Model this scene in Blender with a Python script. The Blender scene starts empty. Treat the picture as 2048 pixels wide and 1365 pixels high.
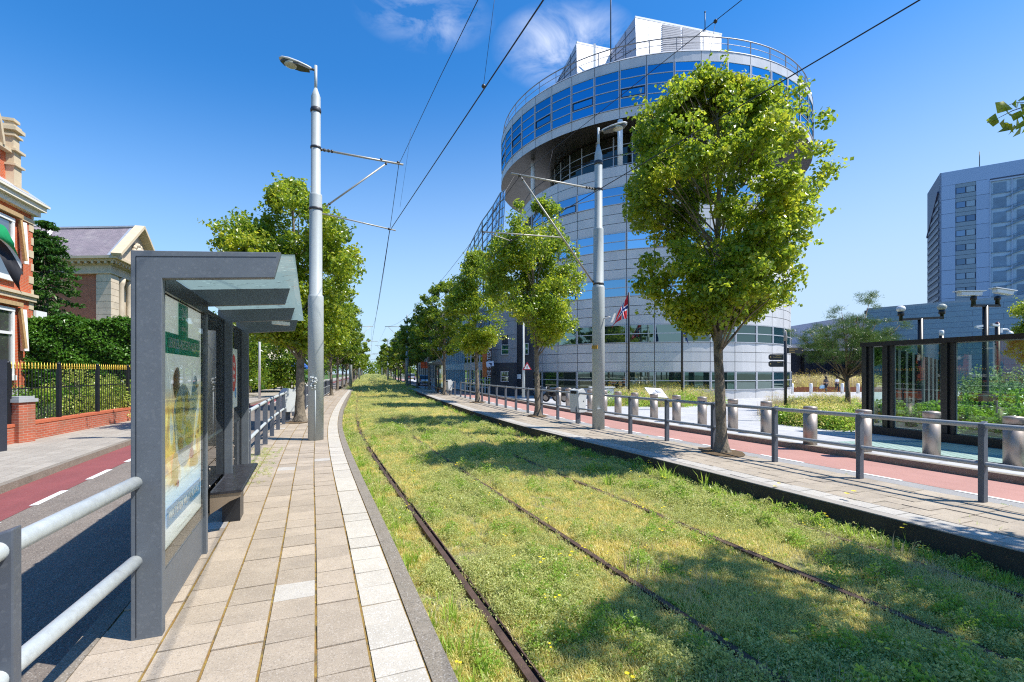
import bpy, math, random
import numpy as np
from mathutils import Vector, Matrix, noise
scene = bpy.context.scene
COL = bpy.data.collections.new("street"); scene.collection.children.link(COL)
EYE = 1.70; F = 950.0
rad = math.radians
def gp(px, py, z=0.0):
    """ground point seen at a pixel of the 2048 px photograph, at height z"""
    d = F*(EYE-z)/(py-745.0)
    return Vector(((px-1024)*d/F, d, z))
def at(px, d, z=0.0):
    return Vector(((px-1024)*d/F, d, z))
def hz(py, d):
    return EYE+(745.0-py)*d/F
# ---------------------------------------------------------------- materials
_mats = {}
def M(name, col, rough=.6, metal=0., var=.12, vs=3., bump=0., bs=60., spec=.5, isl=0., col2=None, mixs=1.0, stretch=None, coat=0., bd=.01):
    if name in _mats: return _mats[name]
    m = bpy.data.materials.new(name); m.use_nodes = True
    nt = m.node_tree; N = nt.nodes; L = nt.links; b = N['Principled BSDF']
    b.inputs['Roughness'].default_value = rough; b.inputs['Metallic'].default_value = metal
    b.inputs['Specular IOR Level'].default_value = spec
    b.inputs['Coat Weight'].default_value = coat
    tc = N.new('ShaderNodeTexCoord'); vec = tc.outputs['Object']
    if stretch:
        mp = N.new('ShaderNodeMapping'); mp.inputs['Scale'].default_value = stretch
        L.new(vec, mp.inputs['Vector']); vec = mp.outputs[0]
    n = N.new('ShaderNodeTexNoise'); n.inputs['Scale'].default_value = vs; n.inputs['Detail'].default_value = 6
    n.inputs['Roughness'].default_value = .65
    L.new(vec, n.inputs['Vector'])
    cr = N.new('ShaderNodeMapRange'); cr.inputs['From Min'].default_value = .3; cr.inputs['From Max'].default_value = .7
    L.new(n.outputs['Fac'], cr.inputs['Value'])
    mx = N.new('ShaderNodeMix'); mx.data_type = 'RGBA'
    c = Vector(col)
    if col2 is None:
        a = c*(1-var); d = Vector([min(1, v) for v in c*(1+var)])
    else:
        a = c; d = Vector(col2)
    mx.inputs[6].default_value = (*a, 1); mx.inputs[7].default_value = (*d, 1)
    L.new(cr.outputs[0], mx.inputs[0]); out = mx.outputs[2]
    if isl:
        g = N.new('ShaderNodeNewGeometry'); mr = N.new('ShaderNodeMapRange')
        mr.inputs['To Min'].default_value = 1-isl; mr.inputs['To Max'].default_value = 1+isl
        L.new(g.outputs['Random Per Island'], mr.inputs['Value'])
        hs = N.new('ShaderNodeHueSaturation'); L.new(mr.outputs[0], hs.inputs['Value']); L.new(out, hs.inputs['Color'])
        out = hs.outputs[0]
    L.new(out, b.inputs['Base Color'])
    rr = N.new('ShaderNodeMapRange'); rr.inputs['To Min'].default_value = max(.02, rough-.1); rr.inputs['To Max'].default_value = min(1, rough+.1)
    L.new(n.outputs['Fac'], rr.inputs['Value']); L.new(rr.outputs[0], b.inputs['Roughness'])
    if bump:
        n2 = N.new('ShaderNodeTexNoise'); n2.inputs['Scale'].default_value = bs; n2.inputs['Detail'].default_value = 4
        L.new(vec, n2.inputs['Vector'])
        bp = N.new('ShaderNodeBump'); bp.inputs['Strength'].default_value = bump; bp.inputs['Distance'].default_value = bd
        L.new(n2.outputs['Fac'], bp.inputs['Height']); L.new(bp.outputs[0], b.inputs['Normal'])
    _mats[name] = m
    return m
def speck(m, scale, amt, dark=(.02,.02,.02), light=(.7,.68,.62)):
    """fine aggregate speckles of a mineral surface"""
    nt = m.node_tree; N = nt.nodes; L = nt.links; b = N['Principled BSDF']
    src = b.inputs['Base Color'].links[0].from_socket
    tc = N.new('ShaderNodeTexCoord'); v = N.new('ShaderNodeTexVoronoi'); v.inputs['Scale'].default_value = scale
    L.new(tc.outputs['Object'], v.inputs['Vector'])
    sp = N.new('ShaderNodeSeparateColor'); L.new(v.outputs['Color'], sp.inputs[0])
    for ch, thr, c in ((0, .86, dark), (1, .88, light)):
        r = N.new('ShaderNodeMapRange'); r.inputs['From Min'].default_value = thr; r.inputs['From Max'].default_value = thr+.02
        r.inputs['To Max'].default_value = amt
        L.new(sp.outputs[ch], r.inputs['Value'])
        mx = N.new('ShaderNodeMix'); mx.data_type = 'RGBA'; mx.inputs[7].default_value = (*c, 1)
        L.new(r.outputs[0], mx.inputs[0]); L.new(src, mx.inputs[6]); src = mx.outputs[2]
    L.new(src, b.inputs['Base Color'])
    return m
def stain(m, scale, col, lo, hi, amt=1., stretch=None, coord='Object'):
    """patches of dirt, moss or wear with their own shape"""
    nt = m.node_tree; N = nt.nodes; L = nt.links; b = N['Principled BSDF']
    src = b.inputs['Base Color'].links[0].from_socket
    tc = N.new('ShaderNodeTexCoord'); vec = tc.outputs[coord]
    if stretch:
        mp = N.new('ShaderNodeMapping'); mp.inputs['Scale'].default_value = stretch
        L.new(vec, mp.inputs['Vector']); vec = mp.outputs[0]
    n = N.new('ShaderNodeTexNoise'); n.inputs['Scale'].default_value = scale; n.inputs['Detail'].default_value = 8; n.inputs['Roughness'].default_value = .7
    L.new(vec, n.inputs['Vector'])
    r = N.new('ShaderNodeMapRange'); r.inputs['From Min'].default_value = lo; r.inputs['From Max'].default_value = hi; r.inputs['To Max'].default_value = amt
    L.new(n.outputs['Fac'], r.inputs['Value'])
    mx = N.new('ShaderNodeMix'); mx.data_type = 'RGBA'; mx.inputs[7].default_value = (*col, 1)
    L.new(r.outputs[0], mx.inputs[0]); L.new(src, mx.inputs[6]); L.new(mx.outputs[2], b.inputs['Base Color'])
    return m
def brick(m, scale, bw, rh, mortar, mcol, c1, c2, rot=None, coord='UV', ms=.1):
    """brick courses from the mesh's own UV (metres)"""
    nt = m.node_tree; N = nt.nodes; L = nt.links; b = N['Principled BSDF']
    tc = N.new('ShaderNodeTexCoord'); t = N.new('ShaderNodeTexBrick')
    t.inputs['Scale'].default_value = scale; t.inputs['Brick Width'].default_value = bw; t.inputs['Row Height'].default_value = rh
    t.inputs['Mortar Size'].default_value = mortar; t.inputs['Mortar Smooth'].default_value = ms
    t.inputs['Color1'].default_value = (*c1, 1); t.inputs['Color2'].default_value = (*c2, 1); t.inputs['Mortar'].default_value = (*mcol, 1)
    L.new(tc.outputs[coord], t.inputs['Vector'])
    src = b.inputs['Base Color'].links[0].from_socket
    mx = N.new('ShaderNodeMix'); mx.data_type = 'RGBA'; mx.blend_type = 'MULTIPLY'; mx.inputs[0].default_value = 1
    L.new(t.outputs['Color'], mx.inputs[6]); L.new(src, mx.inputs[7]); L.new(mx.outputs[2], b.inputs['Base Color'])
    bp = N.new('ShaderNodeBump'); bp.inputs['Strength'].default_value = .4; bp.inputs['Distance'].default_value = .01; bp.invert = True
    L.new(t.outputs['Fac'], bp.inputs['Height'])
    if b.inputs['Normal'].links: L.new(b.inputs['Normal'].links[0].from_socket, bp.inputs['Normal'])
    L.new(bp.outputs[0], b.inputs['Normal'])
    return m
def glass(name, tint=(.8,.9,.87), refl=1.0, tmul=.92, rough=.0, ior=1.5, smear=0., fk=1.):
    if name in _mats: return _mats[name]
    m = bpy.data.materials.new(name); m.use_nodes = True; nt = m.node_tree; N = nt.nodes; L = nt.links; N.clear()
    o = N.new('ShaderNodeOutputMaterial'); t = N.new('ShaderNodeBsdfTransparent'); t.inputs[0].default_value = (*[c*tmul for c in tint], 1)
    g = N.new('ShaderNodeBsdfGlossy'); g.inputs['Roughness'].default_value = rough; g.inputs[0].default_value = (refl, refl, refl, 1)
    f = N.new('ShaderNodeFresnel'); f.inputs[0].default_value = ior
    mx = N.new('ShaderNodeMixShader'); fm = N.new('ShaderNodeMath'); fm.operation = 'MULTIPLY'; fm.inputs[1].default_value = fk; L.new(f.outputs[0], fm.inputs[0]); L.new(fm.outputs[0], mx.inputs[0]); L.new(t.outputs[0], mx.inputs[1]); L.new(g.outputs[0], mx.inputs[2])
    last = mx.outputs[0]
    if smear:
        tc = N.new('ShaderNodeTexCoord'); mp = N.new('ShaderNodeMapping'); mp.inputs['Scale'].default_value = (1.6, 7, 7); mp.inputs['Rotation'].default_value = (0, 0, .5)
        n = N.new('ShaderNodeTexNoise'); n.inputs['Scale'].default_value = 3.; n.inputs['Detail'].default_value = 3; n.inputs['Distortion'].default_value = 1.6
        L.new(tc.outputs['Object'], mp.inputs[0]); L.new(mp.outputs[0], n.inputs['Vector'])
        r = N.new('ShaderNodeMapRange'); r.inputs['From Min'].default_value = .64; r.inputs['From Max'].default_value = .68; r.inputs['To Max'].default_value = smear
        L.new(n.outputs['Fac'], r.inputs['Value'])
        fr = N.new('ShaderNodeBsdfTranslucent'); fr.inputs[0].default_value = (.40, .47, .455, 1)
        iv = N.new('ShaderNodeMath'); iv.operation = 'SUBTRACT'; iv.inputs[0].default_value = .86; L.new(r.outputs[0], iv.inputs[1])
        m0 = N.new('ShaderNodeMixShader'); L.new(iv.outputs[0], m0.inputs[0]); L.new(last, m0.inputs[1]); L.new(fr.outputs[0], m0.inputs[2]); last = m0.outputs[0]     # frosted film, clear where scratched
    L.new(last, o.inputs[0]); _mats[name] = m
    return m
def mirror_glass(name, tint, dark, refl=.6, rough=.02, wav=.0):
    """coated window glass: tinted reflection over a dark room"""
    if name in _mats: return _mats[name]
    m = bpy.data.materials.new(name); m.use_nodes = True; nt = m.node_tree; N = nt.nodes; L = nt.links; N.clear()
    o = N.new('ShaderNodeOutputMaterial'); d = N.new('ShaderNodeBsdfDiffuse')
    n = N.new('ShaderNodeTexNoise'); n.inputs['Scale'].default_value = .9; tc = N.new('ShaderNodeTexCoord'); L.new(tc.outputs['Object'], n.inputs['Vector'])
    mc = N.new('ShaderNodeMix'); mc.data_type = 'RGBA'; mc.inputs[6].default_value = (*[c*.4 for c in dark], 1); mc.inputs[7].default_value = (*[c*1.6 for c in dark], 1)
    L.new(n.outputs['Fac'], mc.inputs[0]); L.new(mc.outputs[2], d.inputs[0])
    g = N.new('ShaderNodeBsdfGlossy'); g.inputs['Roughness'].default_value = rough; g.inputs[0].default_value = (*tint, 1)
    oi = N.new('ShaderNodeObjectInfo'); om = N.new('ShaderNodeMapRange'); om.inputs['To Min'].default_value = .68; om.inputs['To Max'].default_value = 1.15; L.new(oi.outputs['Random'], om.inputs['Value'])
    oh = N.new('ShaderNodeHueSaturation'); oh.inputs['Color'].default_value = (*tint, 1); L.new(om.outputs[0], oh.inputs['Value']); L.new(oh.outputs[0], g.inputs[0])
    if wav:
        n2 = N.new('ShaderNodeTexNoise'); n2.inputs['Scale'].default_value = 1.3; L.new(tc.outputs['Object'], n2.inputs['Vector'])
        bp = N.new('ShaderNodeBump'); bp.inputs['Strength'].default_value = wav; bp.inputs['Distance'].default_value = .03
        L.new(n2.outputs['Fac'], bp.inputs['Height']); L.new(bp.outputs[0], g.inputs['Normal'])
    lw = N.new('ShaderNodeLayerWeight'); lw.inputs[0].default_value = .35
    mr = N.new('ShaderNodeMapRange'); mr.inputs['To Min'].default_value = refl; mr.inputs['To Max'].default_value = 1
    L.new(lw.outputs['Fresnel'], mr.inputs['Value'])
    mx = N.new('ShaderNodeMixShader'); L.new(mr.outputs[0], mx.inputs[0]); L.new(d.outputs[0], mx.inputs[1]); L.new(g.outputs[0], mx.inputs[2])
    L.new(mx.outputs[0], o.inputs[0]); _mats[name] = m
    return m
def leafmat(name, c1, c2, c3, transl=.45, gloss=.35):
    if name in _mats: return _mats[name]
    m = bpy.data.materials.new(name); m.use_nodes = True; nt = m.node_tree; N = nt.nodes; L = nt.links; N.clear()
    o = N.new('ShaderNodeOutputMaterial'); g = N.new('ShaderNodeNewGeometry')
    cr = N.new('ShaderNodeValToRGB'); e = cr.color_ramp.elements; e[0].color = (*c1, 1); e[1].color = (*c3, 1); e[1].position = 1
    x = e.new(.55); x.color = (*c2, 1)
    tc = N.new('ShaderNodeTexCoord'); nz = N.new('ShaderNodeTexNoise'); nz.inputs['Scale'].default_value = 1.1
    L.new(tc.outputs['Object'], nz.inputs['Vector'])
    ma = N.new('ShaderNodeMath'); ma.operation = 'MULTIPLY_ADD'; ma.inputs[1].default_value = 1.1; ma.inputs[2].default_value = -.3
    L.new(nz.outputs['Fac'], ma.inputs[0])
    mm = N.new('ShaderNodeMath'); mm.operation = 'MULTIPLY_ADD'; mm.inputs[1].default_value = .62
    L.new(g.outputs['Random Per Island'], mm.inputs[0]); L.new(ma.outputs[0], mm.inputs[2])
    L.new(mm.outputs[0], cr.inputs[0])
    p = N.new('ShaderNodeBsdfPrincipled'); L.new(cr.outputs[0], p.inputs['Base Color']); p.inputs['Roughness'].default_value = .33
    p.inputs['Specular IOR Level'].default_value = gloss
    t = N.new('ShaderNodeBsdfTranslucent')
    hs = N.new('ShaderNodeHueSaturation'); hs.inputs['Value'].default_value = 2.1; hs.inputs['Hue'].default_value = .485; L.new(cr.outputs[0], hs.inputs['Color']); L.new(hs.outputs[0], t.inputs[0])
    mx = N.new('ShaderNodeMixShader'); mx.inputs[0].default_value = transl; L.new(p.outputs[0], mx.inputs[1]); L.new(t.outputs[0], mx.inputs[2])
    L.new(mx.outputs[0], o.inputs[0]); _mats[name] = m
    return m
# ---------------------------------------------------------------- mesh builder
class MB:
    def __init__(s): s.v = []; s.f = []; s.uv = []; s.mi = []; s.sm = []
    def add(s, vs, fs, mi=0, uvs=None, smooth=False):
        o = len(s.v); s.v += [tuple(v) for v in vs]
        for k, f in enumerate(fs):
            s.f.append([i+o for i in f]); s.mi.append(mi); s.sm.append(smooth)
            s.uv.append(uvs[k] if uvs else None)
        return s
    def quad(s, a, b, c, d, mi=0, uv=None):
        if uv is None:
            a_, b_, d_ = Vector(a), Vector(b), Vector(d)
            w = (b_-a_).length; h = (d_-a_).length; uv = [(0, 0), (w, 0), (w, h), (0, h)]
        return s.add([a, b, c, d], [(0, 1, 2, 3)], mi, [uv])
    def box(s, c, x, y, z, mi=0):
        """centre and three half-axis vectors"""
        c, x, y, z = Vector(c), Vector(x), Vector(y), Vector(z)
        P = [c+sx*x+sy*y+sz*z for sz in (-1, 1) for sx, sy in ((-1, -1), (1, -1), (1, 1), (-1, 1))]
        X, Y, Z = 2*x.length, 2*y.length, 2*z.length
        F_ = [(0, 3, 2, 1), (4, 5, 6, 7), (0, 1, 5, 4), (1, 2, 6, 5), (2, 3, 7, 6), (3, 0, 4, 7)]
        def r(w, h): return [(0, 0), (w, 0), (w, h), (0, h)]
        o = c.z-z.length
        def rz(w): return [(0, o), (w, o), (w, o+Z), (0, o+Z)]
        return s.add(P, F_, mi, [[(0, 0), (0, Y), (X, Y), (X, 0)], r(X, Y), rz(X), rz(Y), rz(X), rz(Y)])
    def abox(s, x0, x1, y0, y1, z0, z1, mi=0):
        return s.box(((x0+x1)/2, (y0+y1)/2, (z0+z1)/2), ((x1-x0)/2, 0, 0), (0, (y1-y0)/2, 0), (0, 0, (z1-z0)/2), mi)
    def beam(s, a, b, w, h, mi=0, up=(0, 0, 1)):
        a, b = Vector(a), Vector(b); d = (b-a); L_ = d.length; d.normalize(); up = Vector(up)
        if abs(d.dot(up)) > .98: up = Vector((0, 1, 0))
        sd = d.cross(up); sd.normalize(); u = sd.cross(d)
        return s.box((a+b)/2, d*L_/2, sd*w/2, u*h/2, mi)
    def tube(s, pts, r, n=10, mi=0, cap=True, smooth=True):
        pts = [Vector(p) for p in pts]; k = len(pts)
        rs = r if isinstance(r, (list, tuple)) else [r]*k
        vs = []; prev = None
        for i, p in enumerate(pts):
            d = (pts[min(i+1, k-1)]-pts[max(i-1, 0)]).normalized()
            if prev is None:
                a = d.orthogonal().normalized()
            else:
                a = (prev-d*prev.dot(d)).normalized()
            prev = a; b = d.cross(a)
            for j in range(n):
                t = 2*math.pi*j/n; vs.append(p+(a*math.cos(t)+b*math.sin(t))*rs[i])
        fs = [(i*n+j, i*n+(j+1) % n, (i+1)*n+(j+1) % n, (i+1)*n+j) for i in range(k-1) for j in range(n)]
        s.add(vs, fs, mi, None, smooth)
        if cap:
            o = len(s.v)-len(vs)
            s.f.append([o+j for j in range(n)][::-1]); s.f.append([o+(k-1)*n+j for j in range(n)])
            s.mi += [mi, mi]; s.uv += [None, None]; s.sm += [False, False]
        return s
    def lathe(s, c, prof, n=16, mi=0, smooth=True):
        """profile [(radius, height)] about a vertical axis at c"""
        c = Vector(c); vs = [c+Vector((r*math.cos(2*math.pi*j/n), r*math.sin(2*math.pi*j/n), h)) for r, h in prof for j in range(n)]
        fs = [(i*n+j, i*n+(j+1) % n, (i+1)*n+(j+1) % n, (i+1)*n+j) for i in range(len(prof)-1) for j in range(n)]
        s.add(vs, fs, mi, None, smooth)
        o = len(s.v)-len(vs); s.f.append([o+j for j in range(n)][::-1]); s.f.append([o+(len(prof)-1)*n+j for j in range(n)])
        s.mi += [mi]*2; s.uv += [None]*2; s.sm += [False]*2
        return s
    def prism(s, poly, d, mi=0):
        """planar polygon extruded by vector d"""
        n = len(poly); d = Vector(d); P = [Vector(p) for p in poly]; Q = [p+d for p in P]
        uvs = None
        s.add(P+Q, [tuple(range(n))[::-1], tuple(range(n, 2*n))]+[(i, (i+1) % n, n+(i+1) % n, n+i) for i in range(n)], mi, uvs)
        return s
    def sphere(s, c, r, n=10, m=6, mi=0, sq=(1, 1, 1)):
        c = Vector(c); prof = []
        vs = [c+Vector((math.sin(math.pi*i/m)*math.cos(2*math.pi*j/n)*r*sq[0], math.sin(math.pi*i/m)*math.sin(2*math.pi*j/n)*r*sq[1], -math.cos(math.pi*i/m)*r*sq[2])) for i in range(m+1) for j in range(n)]
        fs = [(i*n+j, i*n+(j+1) % n, (i+1)*n+(j+1) % n, (i+1)*n+j) for i in range(m) for j in range(n)]
        return s.add(vs, fs, mi, None, True)
    def mesh(s, name, mats):
        me = bpy.data.meshes.new(name); me.from_pydata(s.v, [], s.f)
        for m in (mats if isinstance(mats, (list, tuple)) else [mats]): me.materials.append(m)
        me.polygons.foreach_set('material_index', s.mi); me.polygons.foreach_set('use_smooth', s.sm)
        ul = me.uv_layers.new(name='uv'); dat = []
        for p, u in zip(me.polygons, s.uv):
            if u is not None: 
                for q in u: dat += [q[0], q[1]]
            else:
                nrm = p.normal
                for vi in p.vertices:
                    c = s.v[vi]
                    if abs(nrm.z) > .8: dat += [c[0], c[1]]
                    elif abs(nrm.x) > abs(nrm.y): dat += [c[1], c[2]]
                    else: dat += [c[0], c[2]]
        ul.data.foreach_set('uv', dat)
        me.update(); return me
    def build(s, name, mats, parent=None, loc=None, bevel=0.):
        o = bpy.data.objects.new(name, s.mesh(name, mats)); COL.objects.link(o)
        if parent is not None: o.parent = parent
        if loc is not None: o.location = loc
        if bevel:
            b = o.modifiers.new('bevel', 'BEVEL'); b.width = bevel; b.segments = 2; b.limit_method = 'ANGLE'
        return o
def link(o, parent=None):
    COL.objects.link(o)
    if parent is not None: o.parent = parent
    return o
def tag(o, label=None, cat=None, group=None, kind=None):
    if label: o['label'] = label
    if cat: o['category'] = cat
    if group: o['group'] = group
    if kind: o['kind'] = kind
    return o
def thing(name, loc, label, cat, group=None, rz=0.):
    o = bpy.data.objects.new(name, None); o.empty_display_size = .2
    o.location = loc; o.rotation_euler = (0, 0, rz); link(o)
    return tag(o, label, cat, group)
def copy_tree(o, parent=None):
    c = o.copy(); COL.objects.link(c)
    if parent is not None: c.parent = parent
    for ch in list(o.children): copy_tree(ch, c)
    return c
def np_mesh(name, V, Fq, mats, mi=None, smooth=False):
    """V (n,3) float, Fq (m,k) int: fast mesh of equal polygons"""
    me = bpy.data.meshes.new(name); n, m, k = len(V), len(Fq), Fq.shape[1]
    me.vertices.add(n); me.vertices.foreach_set('co', np.ascontiguousarray(V, dtype=np.float32).ravel())
    me.loops.add(m*k); me.loops.foreach_set('vertex_index', np.ascontiguousarray(Fq, dtype=np.int32).ravel())
    me.polygons.add(m); me.polygons.foreach_set('loop_start', np.arange(0, m*k, k, dtype=np.int32))
    for q in (mats if isinstance(mats, (list, tuple)) else [mats]): me.materials.append(q)
    if mi is not None: me.polygons.foreach_set('material_index', np.asarray(mi, dtype=np.int32))
    me.polygons.foreach_set('use_smooth', np.full(m, smooth))
    me.update(calc_edges=True); me.validate(); return me
def text(name, s, size, mat, parent, loc, rot, depth=.004, align='CENTER', sx=1.):
    c = bpy.data.curves.new(name, 'FONT'); c.body = s; c.size = size; c.extrude = depth/2; c.align_x = align; c.align_y = 'CENTER'
    c.materials.append(mat); tmp = bpy.data.objects.new(name+'_curve', c); scene.collection.objects.link(tmp); bpy.context.view_layer.update()
    me = bpy.data.meshes.new_from_object(tmp.evaluated_get(bpy.context.evaluated_depsgraph_get())); bpy.data.objects.remove(tmp)
    o = bpy.data.objects.new(name, me); link(o, parent); o.location = loc; o.rotation_euler = rot; o.scale = (sx, 1, 1)
    return o
# ---------------------------------------------------------------- the line of the tram track
def slope(y):
    xs = [-10, 3, 8, 13, 18, 25, 40, 70, 400]; ms = [-.40, -.405, -.425, -.405, -.355, -.325, -.312, -.300, -.297]
    return float(np.interp(y, xs, ms))
_Y = np.arange(-12, 420, .25); _S = np.array([slope(y) for y in _Y])
_X = np.concatenate([[0], np.cumsum((_S[1:]+_S[:-1])/2*.25)]); _X += 1.38-np.interp(8.0, _Y, _X)
def X3(y): return float(np.interp(y, _Y, _X))
def tp(y, off, z=0.):
    m = (X3(y+.25)-X3(y-.25))/.5; n = math.sqrt(1+m*m)
    return Vector((X3(y)+off/n, y-off*m/n, z))
def tdir(y):
    m = (X3(y+.25)-X3(y-.25))/.5; return Vector((m, 1, 0)).normalized()
def koR(y): return float(np.interp(y, [0, 9, 15, 30, 50], [1.87, 1.87, 1.70, 1.78, 1.9]))
KL = -3.62
def rows(y0, y1, near=.5, far=4.):
    r = [y0]
    while r[-1] < y1: r.append(min(y1, r[-1]+max(near, min(far, abs(r[-1])*.06))))
    return r
def strip(name, offs, zs, y0, y1, mat, near=.5):
    """ribbon along the track: offsets (numbers or functions of y) and heights (numbers or functions of y)"""
    b = MB(); R = rows(y0, y1, near); n = len(offs); acc = 0.; vs = []; us = []
    for i, y in enumerate(R):
        if i: acc += (tp(y, 0)-tp(R[i-1], 0)).length
        for o, z in zip(offs, zs):
            oo = o(y) if callable(o) else o; zz = z(y) if callable(z) else z
            vs.append(tp(y, oo, zz)); us.append((acc, oo))
    fs = []; uv = []
    for i in range(len(R)-1):
        for j in range(n-1):
            f = (i*n+j, i*n+j+1, (i+1)*n+j+1, (i+1)*n+j); fs.append(f); uv.append([us[k] for k in f])
    b.add(vs, fs, 0, uv); o = b.build(name, mat); return o
# ---------------------------------------------------------------- ground, roads, platforms
ZB = -.30      # tram bed soil
ZLR = -.22     # left road
ZLS = -.10     # left pavement
ZRR = -.18     # right road
asph = speck(M('asphalt', (.195,.163,.135), .9, var=.16, vs=1.2, bump=.55, bs=130, bd=.012), 110, .55, (.03,.03,.03), (.42,.38,.33))
stain(asph, .5, (.20,.175,.15), .5, .75, .6)
asph2 = speck(M('grey_asphalt', (.30,.295,.29), .9, var=.12, vs=.9, bump=.35, bs=150), 160, .35, (.08,.08,.08), (.5,.5,.5))
redL = speck(M('red_cycle_asphalt', (.24,.062,.062), .88, var=.14, vs=1.1, bump=.35, bs=160), 150, .3, (.07,.02,.02), (.35,.2,.18))
redR = speck(M('salmon_cycle_asphalt', (.42,.22,.185), .88, var=.10, vs=.9, bump=.3, bs=160), 150, .3, (.2,.08,.07), (.55,.36,.3))
stain(redR, 2.2, (.30,.16,.13), .55, .75, .55, (1, .25, 1))
stain(asph, 1.0, (.11,.095,.08), .48, .72, .45, (.12, 2.4, 1), 'UV'); stain(redL, 1.0, (.13,.045,.045), .5, .72, .4, (.15, 2.5, 1), 'UV'); stain(redR, 1.0, (.30,.15,.125), .5, .74, .45, (.12, 2.2, 1), 'UV'); stain(asph2, 1.0, (.20,.19,.18), .5, .72, .5, (.12, 2.4, 1), 'UV')
paint = stain(M('road_paint', (.78,.78,.76), .6, var=.05, vs=8), 9, (.35,.33,.32), .60, .68, .8)
soil = M('dry_soil', (.33,.28,.15), 1., col2=(.22,.25,.08), vs=2.2, bump=.9, bs=30, bd=.05)
speck(soil, 60, .5, (.05,.05,.02), (.34,.30,.14))
conc = M('weathered_kerb_concrete', (.235,.20,.155), .9, var=.18, vs=6, bump=.5, bs=80); speck(conc, 130, .5, (.06,.055,.05), (.45,.42,.38))
stain(conc, 3, (.11,.10,.075), .55, .7, .6)
dconc = M('shaded_kerb_concrete', (.055,.045,.032), .95, var=.3, vs=4, bump=.6, bs=60); stain(dconc, 2.5, (.035,.032,.022), .5, .7, .8)  # shade on the right kerb side is put into this darker colour
tile = M('platform_paver', (.39,.32,.24), .85, var=.10, vs=5, bump=.35, bs=120, isl=.13); speck(tile, 140, .32, (.13,.11,.09), (.58,.52,.45))
stain(tile, 1.7, (.27,.225,.18), .52, .72, .5)
wtile = M('white_edge_paver', (.49,.445,.37), .8, var=.07, vs=6, bump=.3, bs=110, isl=.07); speck(wtile, 120, .35, (.3,.28,.25), (.8,.78,.72))
stain(wtile, 1.3, (.50,.46,.40), .55, .72, .45)
ptile = M('pale_paver', (.46,.425,.37), .85, var=.08, vs=5, bump=.3, bs=120, isl=.06); speck(ptile, 130, .3, (.2,.19,.18), (.65,.62,.6))
joint = M('mossy_joint_sand', (.26,.20,.05), 1., col2=(.24,.115,.03), vs=26, bump=.9, bs=60); stain(joint, 14, (.42,.30,.045), .56, .66, .9); stain(joint, 8, (.07,.06,.045), .5, .6, .7)
side = M('pavement_slab', (.9,.88,.84), .9, var=.07, vs=3, bump=.3, bs=100); brick(side, 1, .30, .30, .006, (.22,.20,.17), (.43,.395,.345), (.37,.335,.29))
stain(side, .6, (.25,.225,.19), .5, .75, .6); speck(side, 140, .25)
plz = M('plaza_slab', (.82,.82,.82), .85, var=.05, vs=1.5, bump=.2, bs=90); brick(plz, 1, 1.2, .40, .012, (.27,.27,.27), (.60,.60,.61), (.52,.525,.535))
stain(plz, .35, (.42,.42,.43), .5, .8, .6)
teal = M('green_deck_board', (.30,.42,.38), .7, var=.08, vs=3, bump=.2, bs=60); brick(teal, 1, 2.4, .14, .006, (.12,.17,.15), (1,1,1), (.85,.88,.86))

g = MB(); g.quad((-700, -300, -.75), (700, -300, -.75), (700, 900, -.75), (-700, 900, -.75)); tag(g.build('ground', M('far_ground', (.12,.12,.09), 1., var=.2, vs=.2)), kind='structure')
# tram bed (gently uneven)
b = MB(); R = rows(-9, 400, .28, 4.); C = np.linspace(KL-.05, 2.0, 22); vs = []; rng = random.Random(3)
for y in R:
    for i, o in enumerate(C):
        oo = o if y < 48 else o+(o+1.0)*min(1., (y-48)/20)*.35
        z = ZB+.035*noise.noise(Vector((o*1.2, y*.7, 3)))+.02*noise.noise(Vector((o*4, y*3, 9)))
        if y > 52: z += .12*min(1, (y-52)/30)
        for r in (-3.06, -1.60, .03, 1.39):
            if abs(oo-r) < .14: z = min(z, ZB-.005)
        vs.append(tp(y, oo, z))
n = len(C); fs = [(i*n+j, i*n+j+1, (i+1)*n+j+1, (i+1)*n+j) for i in range(len(R)-1) for j in range(n-1)]
b.add(vs, fs, 0, None, True); tag(b.build('tram_bed', soil), kind='structure')

def box_strip(name, o0, o1, z0, z1, y0, y1, mat, near=.5):
    return strip(name, [o0, o0, o1, o1], [z0, z1, z1, z0], y0, y1, mat, near)
# left side
YE = 49.
tag(box_strip('platform_kerb', KL-.13, KL, -.5, .0, -9, YE, conc), kind='structure')
tag(box_strip('platform_base', -5.62, KL-.132, -.5, -.009, -9, YE, joint), kind='structure')
tag(box_strip('platform_edging', -5.74, -5.622, -.5, -.004, -9, YE, conc), kind='structure')
tag(strip('left_road', [-8.07, -5.742], [ZLR, ZLR], -9, 300, asph), kind='structure')
tag(strip('left_cycle_lane', [-8.90, -8.072], [ZLR+.002, ZLR+.002], -9, 300, redL), kind='structure')
tag(box_strip('pavement_kerb', -9.03, -8.902, -.5, ZLS+.006, -9, 300, conc), kind='structure')
tag(strip('left_pavement', [-12.6, -9.032], [ZLS, ZLS], -9, 300, side), kind='structure')
tag(strip('left_verge', [-60, -30, -12.602], [.3, .1, ZLS+.02], -9, 300, M('garden_lawn', (.055,.12,.018), 1., var=.4, vs=5, bump=1, bs=40, bd=.05)), kind='structure')
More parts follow.
